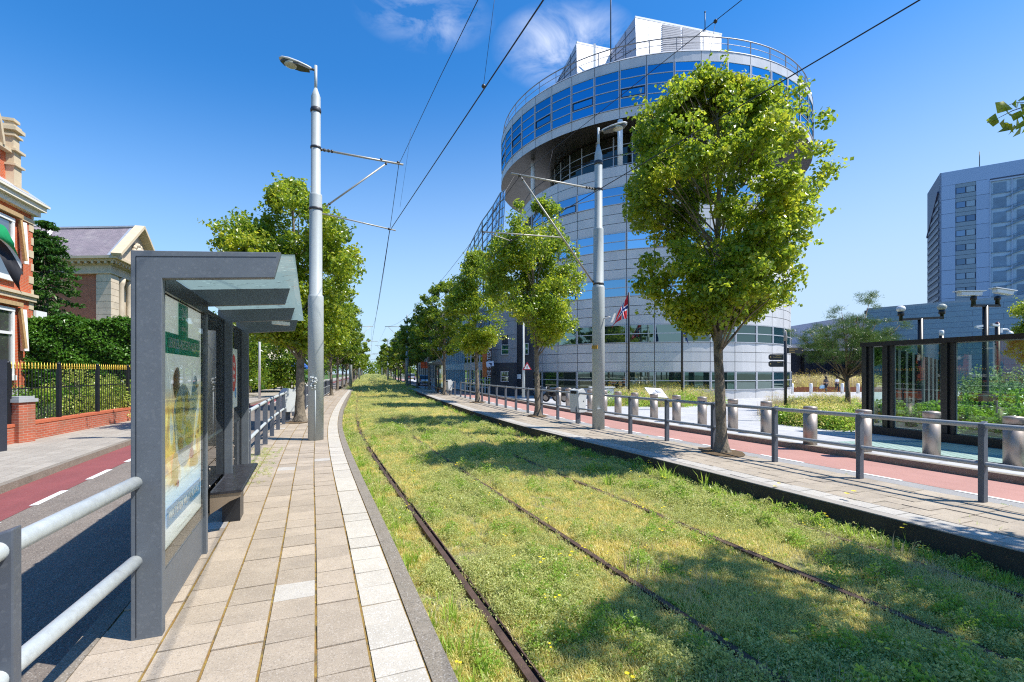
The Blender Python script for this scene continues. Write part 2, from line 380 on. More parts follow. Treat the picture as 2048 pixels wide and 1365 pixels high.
# right side
kr = lambda d: (lambda y: koR(y)+d)
tag(box_strip('right_platform_kerb', kr(0), kr(.15), -.5, .0, -9, YE+2, M('pale_kerb', (.34,.31,.27), .9, var=.12, vs=4, bump=.4, bs=70, isl=0)), kind='structure')
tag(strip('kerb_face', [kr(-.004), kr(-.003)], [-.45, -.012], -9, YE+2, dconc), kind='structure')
tag(box_strip('right_platform_base', kr(.152), kr(2.02), -.5, -.020, -9, YE+2, joint), kind='structure')
tag(strip('right_road', [kr(2.022), kr(3.18)], [ZRR, ZRR], -9, 300, asph2), kind='structure')
tag(strip('right_cycle_lane', [kr(3.182), kr(4.68)], [ZRR+.002, ZRR+.002], -9, 300, redR), kind='structure')
tag(box_strip('plaza_kerb', kr(4.682), kr(4.84), -.5, -.045, -9, 60, conc), kind='structure')
def pz(x, y):
    d = max(0, y-12); return max(-.44, -.05-.0155*d)
def zz(o): return lambda y: pz(0, y)
offs = [4.842, 5.6, 6.4, 8, 10, 13, 17, 22, 28, 36, 46, 60, 80]
tag(strip('plaza', [kr(o) for o in offs], [zz(o) for o in offs], -9, 60, plz), kind='structure')
tag(strip('far_plaza', [kr(o) for o in offs], [-.44]*len(offs), 60, 150, plz), kind='structure')
# painted dashes: one marking each
def dash(name, o, w, y0, y1, z, label, grp):
    q = MB(); R = [y0+(y1-y0)*k/4 for k in range(5)]
    for a, c in zip(R[:-1], R[1:]):
        q.quad(tp(a, o-w/2, z), tp(a, o+w/2, z), tp(c, o+w/2, z), tp(c, o-w/2, z))
    return tag(q.build(name, paint), kind='structure')
y = 8.4-.4; 
for k in range(-3, 26):
    a = 10.36-8.05*0+k*1.62
    dash('lane_dash', -8.07, .10, a-.42*1.0, a+.42, ZLR+.006, '', '')
for k in range(-2, 22):
    a = 7.9+k*1.62
    q = MB(); c0, c1 = a, a+.95
    for s0, s1 in ((c0, (c0+c1)/2), ((c0+c1)/2, c1)):
        q.quad(tp(s0, koR(s0)+3.13, ZRR+.006), tp(s0, koR(s0)+3.22, ZRR+.006), tp(s1, koR(s1)+3.22, ZRR+.006), tp(s1, koR(s1)+3.13, ZRR+.006))
    tag(q.build('lane_dash', paint), kind='structure')
# pavers as real slabs
def pavers(name, cols, y0, y1, mats, seed, length=.30, gap=.009, long_gap=.017):
    rg = random.Random(seed); b = MB()
    for ci, (o0, o1, mi) in enumerate(cols):
        y = y0+rg.random()*length; ln = length*(1 if y < 40 else 1)
        while y < y1:
            dy = ln*.93; t = .004 if y < 14 else .002
            a = y+gap/2; c = y+dy-gap/2
            def O(v, yy): return (koR(yy)+v) if callable_right else v
            z = rg.uniform(-t, t); tx = rg.uniform(-t, t)*.6; ty = rg.uniform(-t, t)*.6
            p = [tp(a, O(o0+long_gap/2, a)), tp(a, O(o1-long_gap/2, a)), tp(c, O(o1-long_gap/2, c)), tp(c, O(o0+long_gap/2, c))]
            zs = [z-tx-ty, z+tx-ty, z+tx+ty, z-tx+ty]
            top = [Vector((q.x, q.y, zz_)) for q, zz_ in zip(p, zs)]; bot = [Vector((q.x, q.y, -.05)) for q in p]
            m = mi
            if mi == 0 and rg.random() < .05: m = 2
            b.add(top+bot, [(0, 1, 2, 3), (0, 4, 5, 1), (1, 5, 6, 2), (2, 6, 7, 3), (3, 7, 4, 0)], m)
            y += dy
    o = b.build(name, mats)
    return tag(o, kind='structure')
callable_right = False
cl = [(KL-.135-.29, KL-.135, 1)]+[(KL-.135-.29-.30*(k+1), KL-.135-.29-.30*k, 0) for k in range(4)]+[(-5.618, KL-.135-.29-1.2, 0)]
pavers('left_platform_paving', cl, -3, YE-1, [tile, wtile, ptile], 5)
callable_right = True
cr_ = [(.155, .44, 1)]+[(.44+.30*k, .74+.30*k, 0) for k in range(5)]
tileR = M('right_platform_paver', (.385,.325,.25), .85, var=.10, vs=5, bump=.35, bs=120, isl=.10); speck(tileR, 140, .3, (.13,.11,.09), (.55,.5,.45))
stain(tileR, 1.3, (.24,.205,.17), .5, .7, .6)
wt2 = M('right_edge_paver', (.44,.41,.365), .85, var=.08, vs=6, bump=.3, bs=110, isl=.06); speck(wt2, 120, .3, (.2,.2,.18), (.7,.7,.65))
pavers('right_platform_paving', cr_, -3, YE, [tileR, wt2, tileR], 8, long_gap=.010)
# rails: groove rail, foot hidden in the soil
rust = M('rusty_rail_steel', (.10,.060,.045), .75, metal=.25, var=.3, vs=9, bump=.5, bs=90, stretch=(1, 1, 1)); stain(rust, 5, (.05,.03,.022), .5, .7, .8)
groove = M('rail_groove_dirt', (.012,.009,.007), 1., var=.4, vs=12)
rail_lbl = ['rusty groove rail nearest the left platform, curving along its kerb', 'rusty groove rail, second from the left platform, half hidden in weeds',
            'groove rail of the right track, third from the left platform', 'mostly overgrown groove rail closest to the dark right platform wall']
for k, off in enumerate((-3.06, -1.60, .03, 1.39)):
    q = MB(); R = rows(-8, 220, .5, 4.); sgn = 1 if k in (0, 2) else -1
    prof = [(-.035, -.10), (-.035, .040), (.022, .040), (.022, .004), (.060, .004), (.060, .028), (.072, .028), (.072, -.10)]
    prof = [(p[0]*sgn, p[1]) for p in prof]
    if sgn < 0: prof = prof[::-1]
    vs = [tp(y, off+o, ZB+z+(.12*min(1, max(0, (y-52)/30)))) for y in R for o, z in prof]; n = len(prof); fs = []; mi = []
    q.add(vs, [], 0)
    for i in range(len(R)-1):
        for j in range(n-1):
            q.f.append([i*n+j, i*n+j+1, (i+1)*n+j+1, (i+1)*n+j]); q.mi.append(1 if (j == 3) else 0); q.uv.append(None); q.sm.append(False)
    tag(q.build('tram_rail', [rust, groove]), rail_lbl[k], 'tram rail', 'rails of the two tram tracks')
# ---------------------------------------------------------------- round office building with projecting top disc
clad = M('aluminium_cladding', (.58,.57,.56), .42, metal=.15, var=.035, vs=.6, isl=.05)
stain(clad, 1.0, (.38,.385,.40), .52, .78, .35, (1.2, 1.2, .12))
clad2 = M('aluminium_cladding_top', (.58,.575,.57), .40, metal=.15, var=.03, vs=.6, isl=.05)
seam = M('cladding_seam', (.045,.045,.055), .8)
wframe = M('window_frame_alu', (.50,.51,.54), .4, metal=.3, var=.05)
sfr = M('opening_sash_frame', (.03,.04,.07), .5)
gl_hi = mirror_glass('blue_window_glass', (.09,.50,.80), (.006,.04,.08), .84)
gl_mid = mirror_glass('sky_window_glass', (.36,.68,.95), (.01,.05,.08), .74)
gl_lo = mirror_glass('clear_window_glass', (.55,.68,.62), (.009,.025,.022), .30, wav=.02)
soff = M('brown_soffit', (.062,.052,.040), .35, metal=.3, var=.15, vs=2)
white = M('white_render', (.78,.78,.78), .6, var=.04)
white_m = M('white_metal', (.72,.73,.74), .4, metal=.1, var=.04)
dkm = M('dark_metal', (.04,.045,.055), .45, metal=.5, var=.1)
BC = Vector((13.70, 48.42, 0)); BR = 12.70; BG = -.46
rb = thing('round_office_building', (BC.x, BC.y, 0), 'round grey metal-clad office building with a projecting blue-glazed top disc', 'building')
def pol(c, r, a, z): return Vector((c.x+r*math.sin(a)-rb.location.x, c.y-r*math.cos(a)-rb.location.y, z))
def arc(b, c, r, a0, a1, z0, z1, k=3, mi=0):
    for i in range(k):
        p, q = a0+(a1-a0)*i/k, a0+(a1-a0)*(i+1)/k
        b.quad(pol(c, r, p, z0), pol(c, r, q, z0), pol(c, r, q, z1), pol(c, r, p, z1), mi)
def ring(b, c, r0, r1, a0, a1, z, k=48, mi=0, flip=False):
    for i in range(k):
        p, q = a0+(a1-a0)*i/k, a0+(a1-a0)*(i+1)/k
        v = [pol(c, r0, p, z), pol(c, r0, q, z), pol(c, r1, q, z), pol(c, r1, p, z)]
        b.quad(*(v[::-1] if flip else v), mi)
A0, DA = -1.0438, .16298
# floors: (window bottom, window top)
FH = 3.60
wins = [(EYE-1.34+k*FH, EYE+.06+k*FH) for k in range(5)]     # window bands of five storeys
ZT = EYE+16.05
core = MB()
arc(core, BC, BR-.06, -math.pi, math.pi, BG-.3, ZT-.02, 96)
core.build('inner_wall', seam, rb)
cb = MB()
bands = []; z = BG+.10
for (w0, w1) in wins:
    bands.append((z, w0, w1)); z = w1
bands.append((z, ZT, None))
i0, i1 = -7, 22
for j in range(i0, i1):
    a, b_ = A0+j*DA, A0+(j+1)*DA; g_ = .022/BR
    for (z0, z1, w1) in bands:
        h = z1-z0; n = max(1, round(h/.74)) if h > 1.2 else 1
        if z0 < 1: n = 1
        for k in range(n):
            arc(cb, BC, BR, a+g_, b_-g_, z0+h*k/n+.018, z0+h*(k+1)/n-.018, 3)
cb.build('cladding', clad, rb)
pl = MB(); arc(pl, BC, BR-.12, -math.pi, math.pi, BG-.3, BG+.12, 96); pl.build('plinth', dkm, rb)
# one window unit (two lights high), copied round the drum
def win_unit(nm, c, r, da, w, h, rowsn, mat, sash=None):
    """frame mesh centred on angle 0"""
    f = MB(); hw = w/2; t = .065
    def bx(x0, x1, z0, z1, y0=-.06, y1=.03): f.abox(x0, x1, y0, y1, z0, z1)
    bx(-hw, -hw+t, 0, h); bx(hw-t, hw, 0, h); bx(-hw+t, hw-t, 0, t*.8); bx(-hw+t, hw-t, h-t*.8, h)
    for k in range(1, rowsn): bx(-hw+t, hw-t, h*k/rowsn-.03, h*k/rowsn+.03, -.055, .025)
    me = f.mesh(nm, wframe); p = MB()
    p.abox(-hw+t, hw-t, -.012, .012, .03, h-.03)
    pm = p.mesh('pane', mat); sm = None
    if sash is not None:
        s = MB(); z0, z1 = h*sash/rowsn+.04, h*(sash+1)/rowsn-.04; x = hw-t-.02
        s.abox(-x, -x+.06, -.075, -.02, z0, z1); s.abox(x-.06, x, -.075, -.02, z0, z1); s.abox(-x+.06, x-.06, -.074, -.02, z0, z0+.06); s.abox(-x+.06, x-.06, -.074, -.02, z1-.06, z1)
        sm = s.mesh('opening_sash', sfr)
    return me, pm, sm
def put_win(unit, c, r, a, z):
    me, pm, sm = unit; p = pol(c, r-.01, a, z)
    o = bpy.data.objects.new('window', me); link(o, rb); o.location = p; o.rotation_euler = (0, 0, a)
    q = bpy.data.objects.new('pane', pm); link(q, o)
    if sm: link(bpy.data.objects.new('opening_sash', sm), o)
ww = 2*BR*math.sin(DA/2)-.03
h5 = 1.40
U = {}
for nm, mt in (('lo', gl_lo), ('mid', gl_mid)):
    U[nm] = win_unit('window', BC, BR, DA, ww, h5, 2, mt); U[nm+'s'] = win_unit('window', BC, BR, DA, ww, h5, 2, mt, 0)
for k, (w0, w1) in enumerate(wins):
    for j in range(-1, 14):
        if k in (0,) and j < -1: continue
        key = 'lo' if k < 2 else 'mid'
        if k >= 2 and (j % 4 == 1): key += 's'
        if 12 <= j and k >= 2: key = 'lo'
        put_win(U[key], BC, BR, A0+(j+.5)*DA, w0)
# recessed terrace storey
RR = BR-3.0
ra = MB(); arc(ra, BC, RR, -math.pi, math.pi, ZT-.4, EYE+19.9, 72); 
ra.build('recessed_glazing', mirror_glass('terrace_glass', (.30,.36,.36), (.014,.012,.008), .18), rb)
rf = MB(); ring(rf, BC, 0, BR, -math.pi, math.pi, ZT, 72, flip=True); rf.build('terrace_floor', M('terrace_floor', (.25,.25,.25), .9), rb)
gm = MB()
for j in range(-8, 24):
    a = A0+j*DA
    gm.beam(pol(BC, RR+.03, a, ZT), pol(BC, RR+.03, a, EYE+19.85), .09, .09)
for zq in (.55, 1.35, 2.1, 3.0):
    for k in range(120):
        a, b_ = -2.2+k*.04, -2.2+(k+1)*.04
        gm.beam(pol(BC, RR+.04, a, ZT+zq), pol(BC, RR+.04, b_, ZT+zq), .05, .05)
gm.build('glazing_bars', wframe, rb)
pb = MB()
for a in (-1.30, -.44, .42, 1.28):
    pb.lathe(pol(BC, BR-.55, a, ZT), [(.21, 0), (.21, EYE+19.84-ZT)], 14)
pb.build('terrace_column', white, rb)
trl = MB()
for k in range(100):
    a, b_ = -2.0+k*.04, -2.0+(k+1)*.04
    trl.tube([pol(BC, BR-.25, a, ZT+.95), pol(BC, BR-.25, b_, ZT+.95)], .03, 6, cap=False)
trl.build('terrace_rail', dkm, rb)
# top disc
HD = 24.55; DC = Vector((.58676*HD, 2.11226*HD, 0)); DR = .63476*HD; DA0, DDA = -1.04292, .13075
zF, z1, z0, zS = EYE+HD, EYE+HD*.969, EYE+HD*.846, EYE+HD*.815
dc = MB(); arc(dc, DC, DR-.06, -math.pi, math.pi, zS, zF, 120); dc.build('disc_wall', seam, rb)
fb = MB(); fb_lo = MB()
for j in range(-12, 26):
    a, b_ = DA0+j*DDA, DA0+(j+1)*DDA; g_ = .018/DR
    arc(fb, DC, DR, a+g_, b_-g_, z1, zF-.02, 3); arc(fb_lo, DC, DR, a+g_, b_-g_, zS+.0, z0-.02, 3)
fb.build('disc_fascia', clad2, rb); fb_lo.build('disc_skirt', clad2, rb)
cp = MB()
for k in range(150):
    a, b_ = -math.pi+k*math.pi/75, -math.pi+(k+1)*math.pi/75
    cp.quad(pol(DC, DR+.03, a, zF), pol(DC, DR+.03, b_, zF), pol(DC, DR-.10, b_, zF+.16), pol(DC, DR-.10, a, zF+.16))
ring(cp, DC, DR-1.5, DR-.10, -math.pi, math.pi, zF+.16, 120, flip=True)
cp.build('disc_coping', clad2, rb)
sb_ = MB(); ring(sb_, DC, .1, DR-.01, -math.pi, math.pi, zS-.002, 120); sb_.build('soffit', soff, rb)
rfd = MB(); ring(rfd, DC, .1, DR-1.4, -math.pi, math.pi, zF-.3, 72, flip=True); rfd.build('flat_roof', M('roof_felt', (.2,.2,.2), .9), rb)
wd = 2*DR*math.sin(DDA/2)-.03; hd = z1-z0
U4 = win_unit('disc_window', DC, DR, DDA, wd, hd, 4, gl_hi); U4s = win_unit('disc_window', DC, DR, DDA, wd, hd, 4, gl_hi, 1)
for j in range(-3, 17):
    put_win(U4s if j % 2 == 1 else U4, DC, DR, DA0+(j+.5)*DDA, z0)
rl = MB()
zr = zF+.16
for zq, r_ in ((1.10, .045), (.62, .022)):
    pts = [pol(DC, DR-.25, -math.pi+k*math.pi/90, zr+zq) for k in range(181)]; rl.tube(pts, r_, 6, cap=False)
for j in range(-12, 36): 
    a = DA0+(j+.12)*DDA; rl.beam(pol(DC, DR-.25, a, zr-.1), pol(DC, DR-.25, a, zr+1.08), .05, .09)
rl.build('roof_rail', M('galvanised_rail', (.22,.22,.23), .45, metal=.6), rb)
# wedge-shaped roof penthouses
pw = M('white_panel', (.80,.80,.82), .5, var=.03, isl=.03)
pg = M('grey_blue_panel', (.42,.43,.49), .5, var=.06)
def L_(v): return Vector(v)-rb.location
def wpt(px, py, d): return Vector(((px-1024)*d/F, d, EYE+(745-py)*d/F))-Vector((rb.location.x, rb.location.y, 0))
def penthouse(A, B, B2, A2, C, nm, louv=None):
    q = MB(); n = 7; m = 5
    # white leaning front, in panels
    for i in range(n):
        for j in range(m):
            s0, s1, t0, t1 = i/n+.002, (i+1)/n-.002, j/m+.004, (j+1)/m-.004
            P = lambda s, t: (A*(1-s)+B*s)*(1-t)+(A2*(1-s)+B2*s)*t
            q.quad(P(s0, t1), P(s1, t1), P(s1, t0), P(s0, t0), 0)
    back = Vector((0, 7, 0)); off = Vector((.15, .45, -.12))
    q.add([A+off, B+off, B2+off, A2+off], [(0, 3, 2, 1)], 2)
    q.add([A, A2, C], [(0, 1, 2)], 1)
    for f in (.25, .5, .75):      # panel joints of the dark slope
        q.beam(A*(1-f)+C*f+Vector((-.02, -.03, .02)), A2*(1-f)+C*f+Vector((-.02, -.03, .02)), .03, .03, 2)
        q.beam(A*(1-f)+A2*f+Vector((-.02, -.03, .02)), C+(A2-A)*0+Vector((-.02, -.03, .02)), .03, .03, 2)
    q.add([A, C, C+back, A+back, B, B+back], [(0, 1, 2, 3), (0, 3, 5, 4)], 1)
    q.add([B, B2, B2+back, B+back], [(0, 1, 2, 3)], 0)
    q.beam(A, B, .16, .16, 0)
    if louv:
        s0, s1, t0, t1 = louv
        for k in range(17):
            t = t0+(t1-t0)*k/16; P = lambda s: (A*(1-s)+B*s)*(1-t)+(A2*(1-s)+B2*s)*t+Vector((-.03, -.12, .0))
            for u0, u1 in ((s0, (s0+s1)/2-.01), ((s0+s1)/2+.01, s1)): q.beam(P(u0), P(u1), .12, .11, 3)
    q.build(nm, [pw, pg, seam, M('louvre_slat', (.40,.40,.43), .5)], rb)
penthouse(wpt(1270,35,42), wpt(1443,70,44.2), wpt(1443,112,41), wpt(1273,120,39), wpt(1196,142,46), 'penthouse', (.30, .74, .10, .95))
penthouse(wpt(1153,86,43.2), wpt(1224,101,45), wpt(1224,135,43), wpt(1154,150,40.5), wpt(1108,176,47), 'penthouse')
an = MB(); p = wpt(1221.5, 128, 40.2); an.tube([p, p+Vector((0, 0, 9))], .05, 8); an.build('antenna', dkm, rb)
an = MB(); p = wpt(1410, 62, 43.6); an.tube([p, p+Vector((0, 0, 1.7))], .045, 8); an.sphere(p+Vector((0, 0, 1.72)), .08); an.build('antenna', dkm, rb)
an = MB(); p = wpt(1189, 140, 41); an.beam(p, p+Vector((0, 0, 2.2)), .18, .18); an.build('vent_pipe', white, rb)
# ---------------------------------------------------------------- sloping glass wing and dark entrance block behind the trees
dk = M('dark_stone_panel', (.052,.054,.066), .5, var=.15, vs=.8); gpan = M('grey_wall_panel', (.30,.31,.33), .6, var=.05, isl=.05)
gwing = mirror_glass('pale_curtain_glass', (.72,.86,.98), (.06,.12,.15), .72)
gw = thing('glass_office_wing', tuple(at(985, 46, -.46)), 'curved glass office wing sloping down behind the trees left of the round building', 'building')
def rel(o, v): return Vector(v)-o.location
# curtain wall: top falls away from the disc
Px = [(1012, 47.5, 380), (1001, 49, 386), (986, 50.5, 412), (964, 53, 443), (948, 56, 474), (934, 59, 503), (922, 62, 545), (914, 65, 585)]
b = MB(); fr = MB()
tops = [at(x, d, hz(y, d)) for x, d, y in Px]
foot = [Vector((at(996-k*9.0, 46.8+k*3.0).x, 46.8+k*3.0, 2.6)) for k in range(8)]
N_ = 10
def P_(i, t):
    f = foot[i]; c = tops[i]; s = 1-(1-t)**1.6
    return Vector((f.x*(1-t**1.5)+c.x*t**1.5, f.y*(1-t)+c.y*t, f.z+(c.z-f.z)*t))
for i in range(7):
    for k in range(N_):
        b.quad(*[rel(gw, P_(*q)) for q in ((i+1, k/N_), (i, k/N_), (i, (k+1)/N_), (i+1, (k+1)/N_))])
for i in range(8):
    pts = [rel(gw, P_(i, k/N_))+Vector((-.03, -.03, 0)) for k in range(N_+1)]; fr.tube(pts, .045, 4, cap=False)
    if i < 7:
        m = [rel(gw, (P_(i, k/N_)+P_(i+1, k/N_))/2)+Vector((-.03, -.03, 0)) for k in range(N_+1)]; fr.tube(m, .03, 4, cap=False)
for k in range(2*N_+1):
    pts = [rel(gw, P_(i, k/2/N_))+Vector((-.03, -.03, 0)) for i in range(8)]; fr.tube(pts, .03, 4, cap=False)
b.build('curtain_wall', gwing, gw); fr.build('mullions', wframe, gw)
# lower glass front with grey floor band, px 890-985
def facade(o, pts, z0, z1, mat, name, thick=.3, mi=0):
    q = MB()
    for a, c in zip(pts[:-1], pts[1:]):
        d = (Vector(c)-Vector(a)).normalized(); nrm = Vector((d.y, -d.x, 0)); mid = (Vector(a)+Vector(c))/2
        q.box(rel(o, (mid.x, mid.y, (z0+z1)/2)), d*(Vector(c)-Vector(a)).length/2, nrm*thick/2, (0, 0, (z1-z0)/2))
    return q.build(name, mat, o)
def XY(px, d): v = at(px, d); return (v.x, v.y, 0)
lowp = [XY(984, 45.5), XY(962, 47), XY(944, 49), XY(931, 52)]
facade(gw, lowp, -.46, 1.9, mirror_glass('shop_glass', (.75,.78,.75), (.03,.04,.035), .5), 'shop_glazing', .1)
facade(gw, lowp, 1.9, 2.7, clad, 'floor_band', .35)
facade(gw, [XY(983, 46), XY(962, 47.5), XY(944, 49.5), XY(931, 52.5)], 2.7, 5.2, bpy.data.materials['shop_glass'], 'upper_glazing', .1)
facade(gw, lowp, 5.2, 5.9, clad, 'floor_band', .35)
fb2 = MB()
for a, c in zip(lowp[:-1], lowp[1:]):
    for t in (0, .5):
        p = Vector(a)*(1-t)+Vector(c)*t-Vector((.12, .1, 0)); 
        fb2.beam(rel(gw, (p.x, p.y, -.46)), rel(gw, (p.x, p.y, 5.9)), .12, .12)
    for zq in (.2, .95, 3.3, 4.2):
        fb2.beam(rel(gw, (a[0]-.1, a[1]-.1, zq)), rel(gw, (c[0]-.1, c[1]-.1, zq)), .07, .07)
fb2.build('shop_frames', white_m, gw)
eb = thing('entrance_block', tuple(at(1030, 45, -.46)), 'dark stone entrance block with grey upper panels beside the round building', 'building')
ep = [XY(1089, 42.3), XY(1072, 44.2)]
ep2 = [XY(1072, 44.2), XY(1031, 43.0)]
ep3 = [XY(1031, 42.6), XY(984, 44.8)]
facade(eb, [XY(1093, 44), XY(1031, 44.4)], -.46, 8.6, dk, 'recess_wall', .4)
facade(eb, [XY(1072, 43.6), XY(1050, 43.8)], -.46, 8.6, dk, 'door_wall', .3)
facade(eb, ep3, -.46, 2.55, dk, 'ground_floor_wall', .4)
# grey panels above, in a grid
q = MB(); a, c = Vector(ep3[0]), Vector(ep3[1]); d = c-a; nr = Vector((d.y, -d.x, 0)).normalized()
for i in range(4):
    for k in range(5):
        s0, s1 = i/4+.004, (i+1)/4-.004; z0, z1_ = 2.57+k*1.25, 2.57+(k+1)*1.25-.03
        if i == 1 and k == 1: continue
        p0, p1 = a+d*s0, a+d*s1; mid = (p0+p1)/2
        q.box(rel(eb, (mid.x, mid.y, (z0+z1_)/2)), (p1-p0)/2, nr*.19, (0, 0, (z1_-z0)/2))
q.build('wall_panels', gpan, eb)
facade(eb, [tuple(a+d*.01), tuple(a+d*.99)], 2.57, 8.6, seam, 'backing_wall', .3)
def flatwin(o, px0, px1, y0, y1, d0, d1, mat, name='window', fm=None, bars=1, thick=.16):
    a, c = at(px0, d0), at(px1, d1); zt, zb = hz(y0, (d0+d1)/2), hz(y1, (d0+d1)/2)
    dd = (c-a); n_ = Vector((-dd.y, dd.x, 0)).normalized()
    if n_.y > 0: n_ = -n_
    q = MB(); mid = (a+c)/2; L__ = dd.length; u = dd.normalized(); h = zt-zb; t = .07
    def bx(x0, x1, z0, z1, e): 
        m_ = a+u*(x0+x1)/2; q.box(rel(o, (m_.x, m_.y, (z0+z1)/2))+n_*e, u*(x1-x0)/2, n_*.05, (0, 0, (z1-z0)/2))
    for x0, x1, z0, z1 in ((0, t, zb, zt), (L__-t, L__, zb, zt), (t, L__-t, zb, zb+t), (t, L__-t, zt-t, zt)): bx(x0, x1, z0, z1, thick)
    for k in range(bars): bx(t, L__-t, zb+h*(k+1)/(bars+1)-.03, zb+h*(k+1)/(bars+1)+.03, thick-.005)
    w_ = q.build(name, fm or wframe, o); w_.location = (0, 0, 0)
    q = MB(); q.box(rel(o, (mid.x, mid.y, (zt+zb)/2))+n_*(thick-.03), u*(L__/2-.02), n_*.03, (0, 0, h/2-.02)); q.build('pane', mat, w_)
    return w_
tealg = mirror_glass('teal_window_glass', (.25,.55,.62), (.02,.09,.11), .45)
flatwin(eb, 1004, 1021, 690, 710, 43.4, 43.2, tealg, thick=.26)
flatwin(eb, 1003, 1021, 743, 764, 43.4, 43.2, gl_lo, thick=.26)
flatwin(eb, 1050, 1058, 687, 710, 43.5, 43.45, gl_mid, thick=.3)
# notice signs
for px0, px1, y0, y1, nm in ((1034, 1042, 749, 758, 'notice_board'), (1078.5, 1084, 726, 732, 'number_sign')):
    q = MB(); a, c = at(px0, 43.2), at(px1, 43.2); q.abox(a.x-eb.location.x, c.x-eb.location.x, 43.0-eb.location.y, 43.06-eb.location.y, hz(y1, 43.2)+.46, hz(y0, 43.2)+.46)
    q.build(nm, white, eb)
# vertical orange banner sign reading THE STATESMAN
org = M('orange_sign_sheet', (.46,.13,.025), .5, var=.08); drk = M('brown_sign_sheet', (.075,.038,.025), .5, var=.05)
bs_ = thing('vertical_shop_sign', tuple(at(974, 43.9, 1.0)), 'tall orange and brown vertical shop sign reading THE STATESMAN', 'sign')
q = MB(); zt, zb = hz(686, 43.9)-1.0, hz(755, 43.9)-1.0
q.abox(-.42, -.02, -.15, .15, zb, zt, 0); q.abox(-.018, .42, -.15, .15, zb, zt, 1); q.build('sign_box', [org, drk], bs_)
text('sign_lettering', 'THE STATESMAN', .46, white, bs_, (.2, -.17, (zt+zb)/2), (rad(90), rad(-90), 0), .02)
q = MB(); q.beam((.3, 0, zt-.3), (.9, .5, zt-.3), .06, .06); q.beam((.3, 0, zb+.3), (.9, .5, zb+.3), .06, .06); q.build('bracket', dkm, bs_)
hs_ = thing('hanging_panel', tuple(at(980, 42.8, 2.2)), 'small white and blue hanging sign in front of the orange sign', 'sign')
q = MB(); q.box((0, 0, .25), (.34, .0, .05), (0, .03, 0), (-.03, 0, .23)); q.build('panel', M('pale_blue_sheet', (.55,.68,.85), .5), hs_, bevel=.02)
q = MB(); q.box((.1, -.04, .22), (.07, 0, 0), (0, .006, 0), (0, 0, .12)); q.box((-.02, -.04, .3), (.1, 0, .0), (0, .006, 0), (0, 0, .03)); q.build('emblem', M('navy', (.02,.04,.12), .5), hs_)
q = MB(); q.beam((.3, 0, .3), (.6, 1.0, .3), .05, .05); q.build('bracket', dkm, hs_)
# white grid building and beige building further along
def slab_building(name, label, pxs, ds, z0, z1, wall, glassm, ncol, nrow, fin, depth=12, winh=.62):
    a, c = at(pxs[0], ds[0]), at(pxs[1], ds[1]); o = thing(name, (c.x, c.y, z0), label, 'building')
    dd = c-a; u = dd.normalized(); L__ = dd.length; bk = Vector((-u.y, u.x, 0)); bk = bk if bk.x > 0 else -bk
    q = MB(); m_ = (a+c)/2+bk*(depth/2+.35); q.box((m_.x-o.location.x, m_.y-o.location.y, (z1-z0)/2), u*L__/2, bk*depth/2, (0, 0, (z1-z0)/2)); q.build('inner_wall', wall, o)
    fr = MB(); fh = (z1-z0)/nrow
    for k in range(nrow+1):
        h = fh*.30 if k < nrow else .5; p = (a+c)/2+bk*.16; fr.box((p.x-o.location.x, p.y-o.location.y, min(z1-z0, k*fh+h/2)), u*L__/2, bk*.19, (0, 0, h/2))
    for i in range(ncol+1):
        p = a+u*(L__*i/ncol)+bk*.12; fr.box((p.x-o.location.x, p.y-o.location.y, (z1-z0)/2), u*fin/2, bk*.22, (0, 0, (z1-z0)/2))
    fr.build('facade_grid', wall, o)
    for i in range(ncol):
        for k in range(nrow):
            p = a+u*(L__*(i+.5)/ncol)+bk*.30; w_ = MB(); w_.box((0, 0, 0), u*(L__/ncol/2), bk*.04, (0, 0, fh*.35))
            ob = w_.build('window', glassm, o); ob.location = (p.x-o.location.x, p.y-o.location.y, k*fh+fh*.65)
    return o
slab_building('white_office_block', 'white office block with dark blue strip windows left of the glass wing', (884, 932), (72, 58), -.46, 9.5, M('pale_green_white_wall', (.66,.70,.66), .6, var=.05), gl_mid, 14, 4, .16)
slab_building('beige_office_block', 'beige concrete office block behind the far tram shelter', (838, 884), (104, 74), -.46, 11, M('beige_concrete', (.42,.36,.31), .8, var=.1), mirror_glass('dim_glass', (.4,.42,.45), (.02,.02,.03), .35), 9, 3, 1.1)
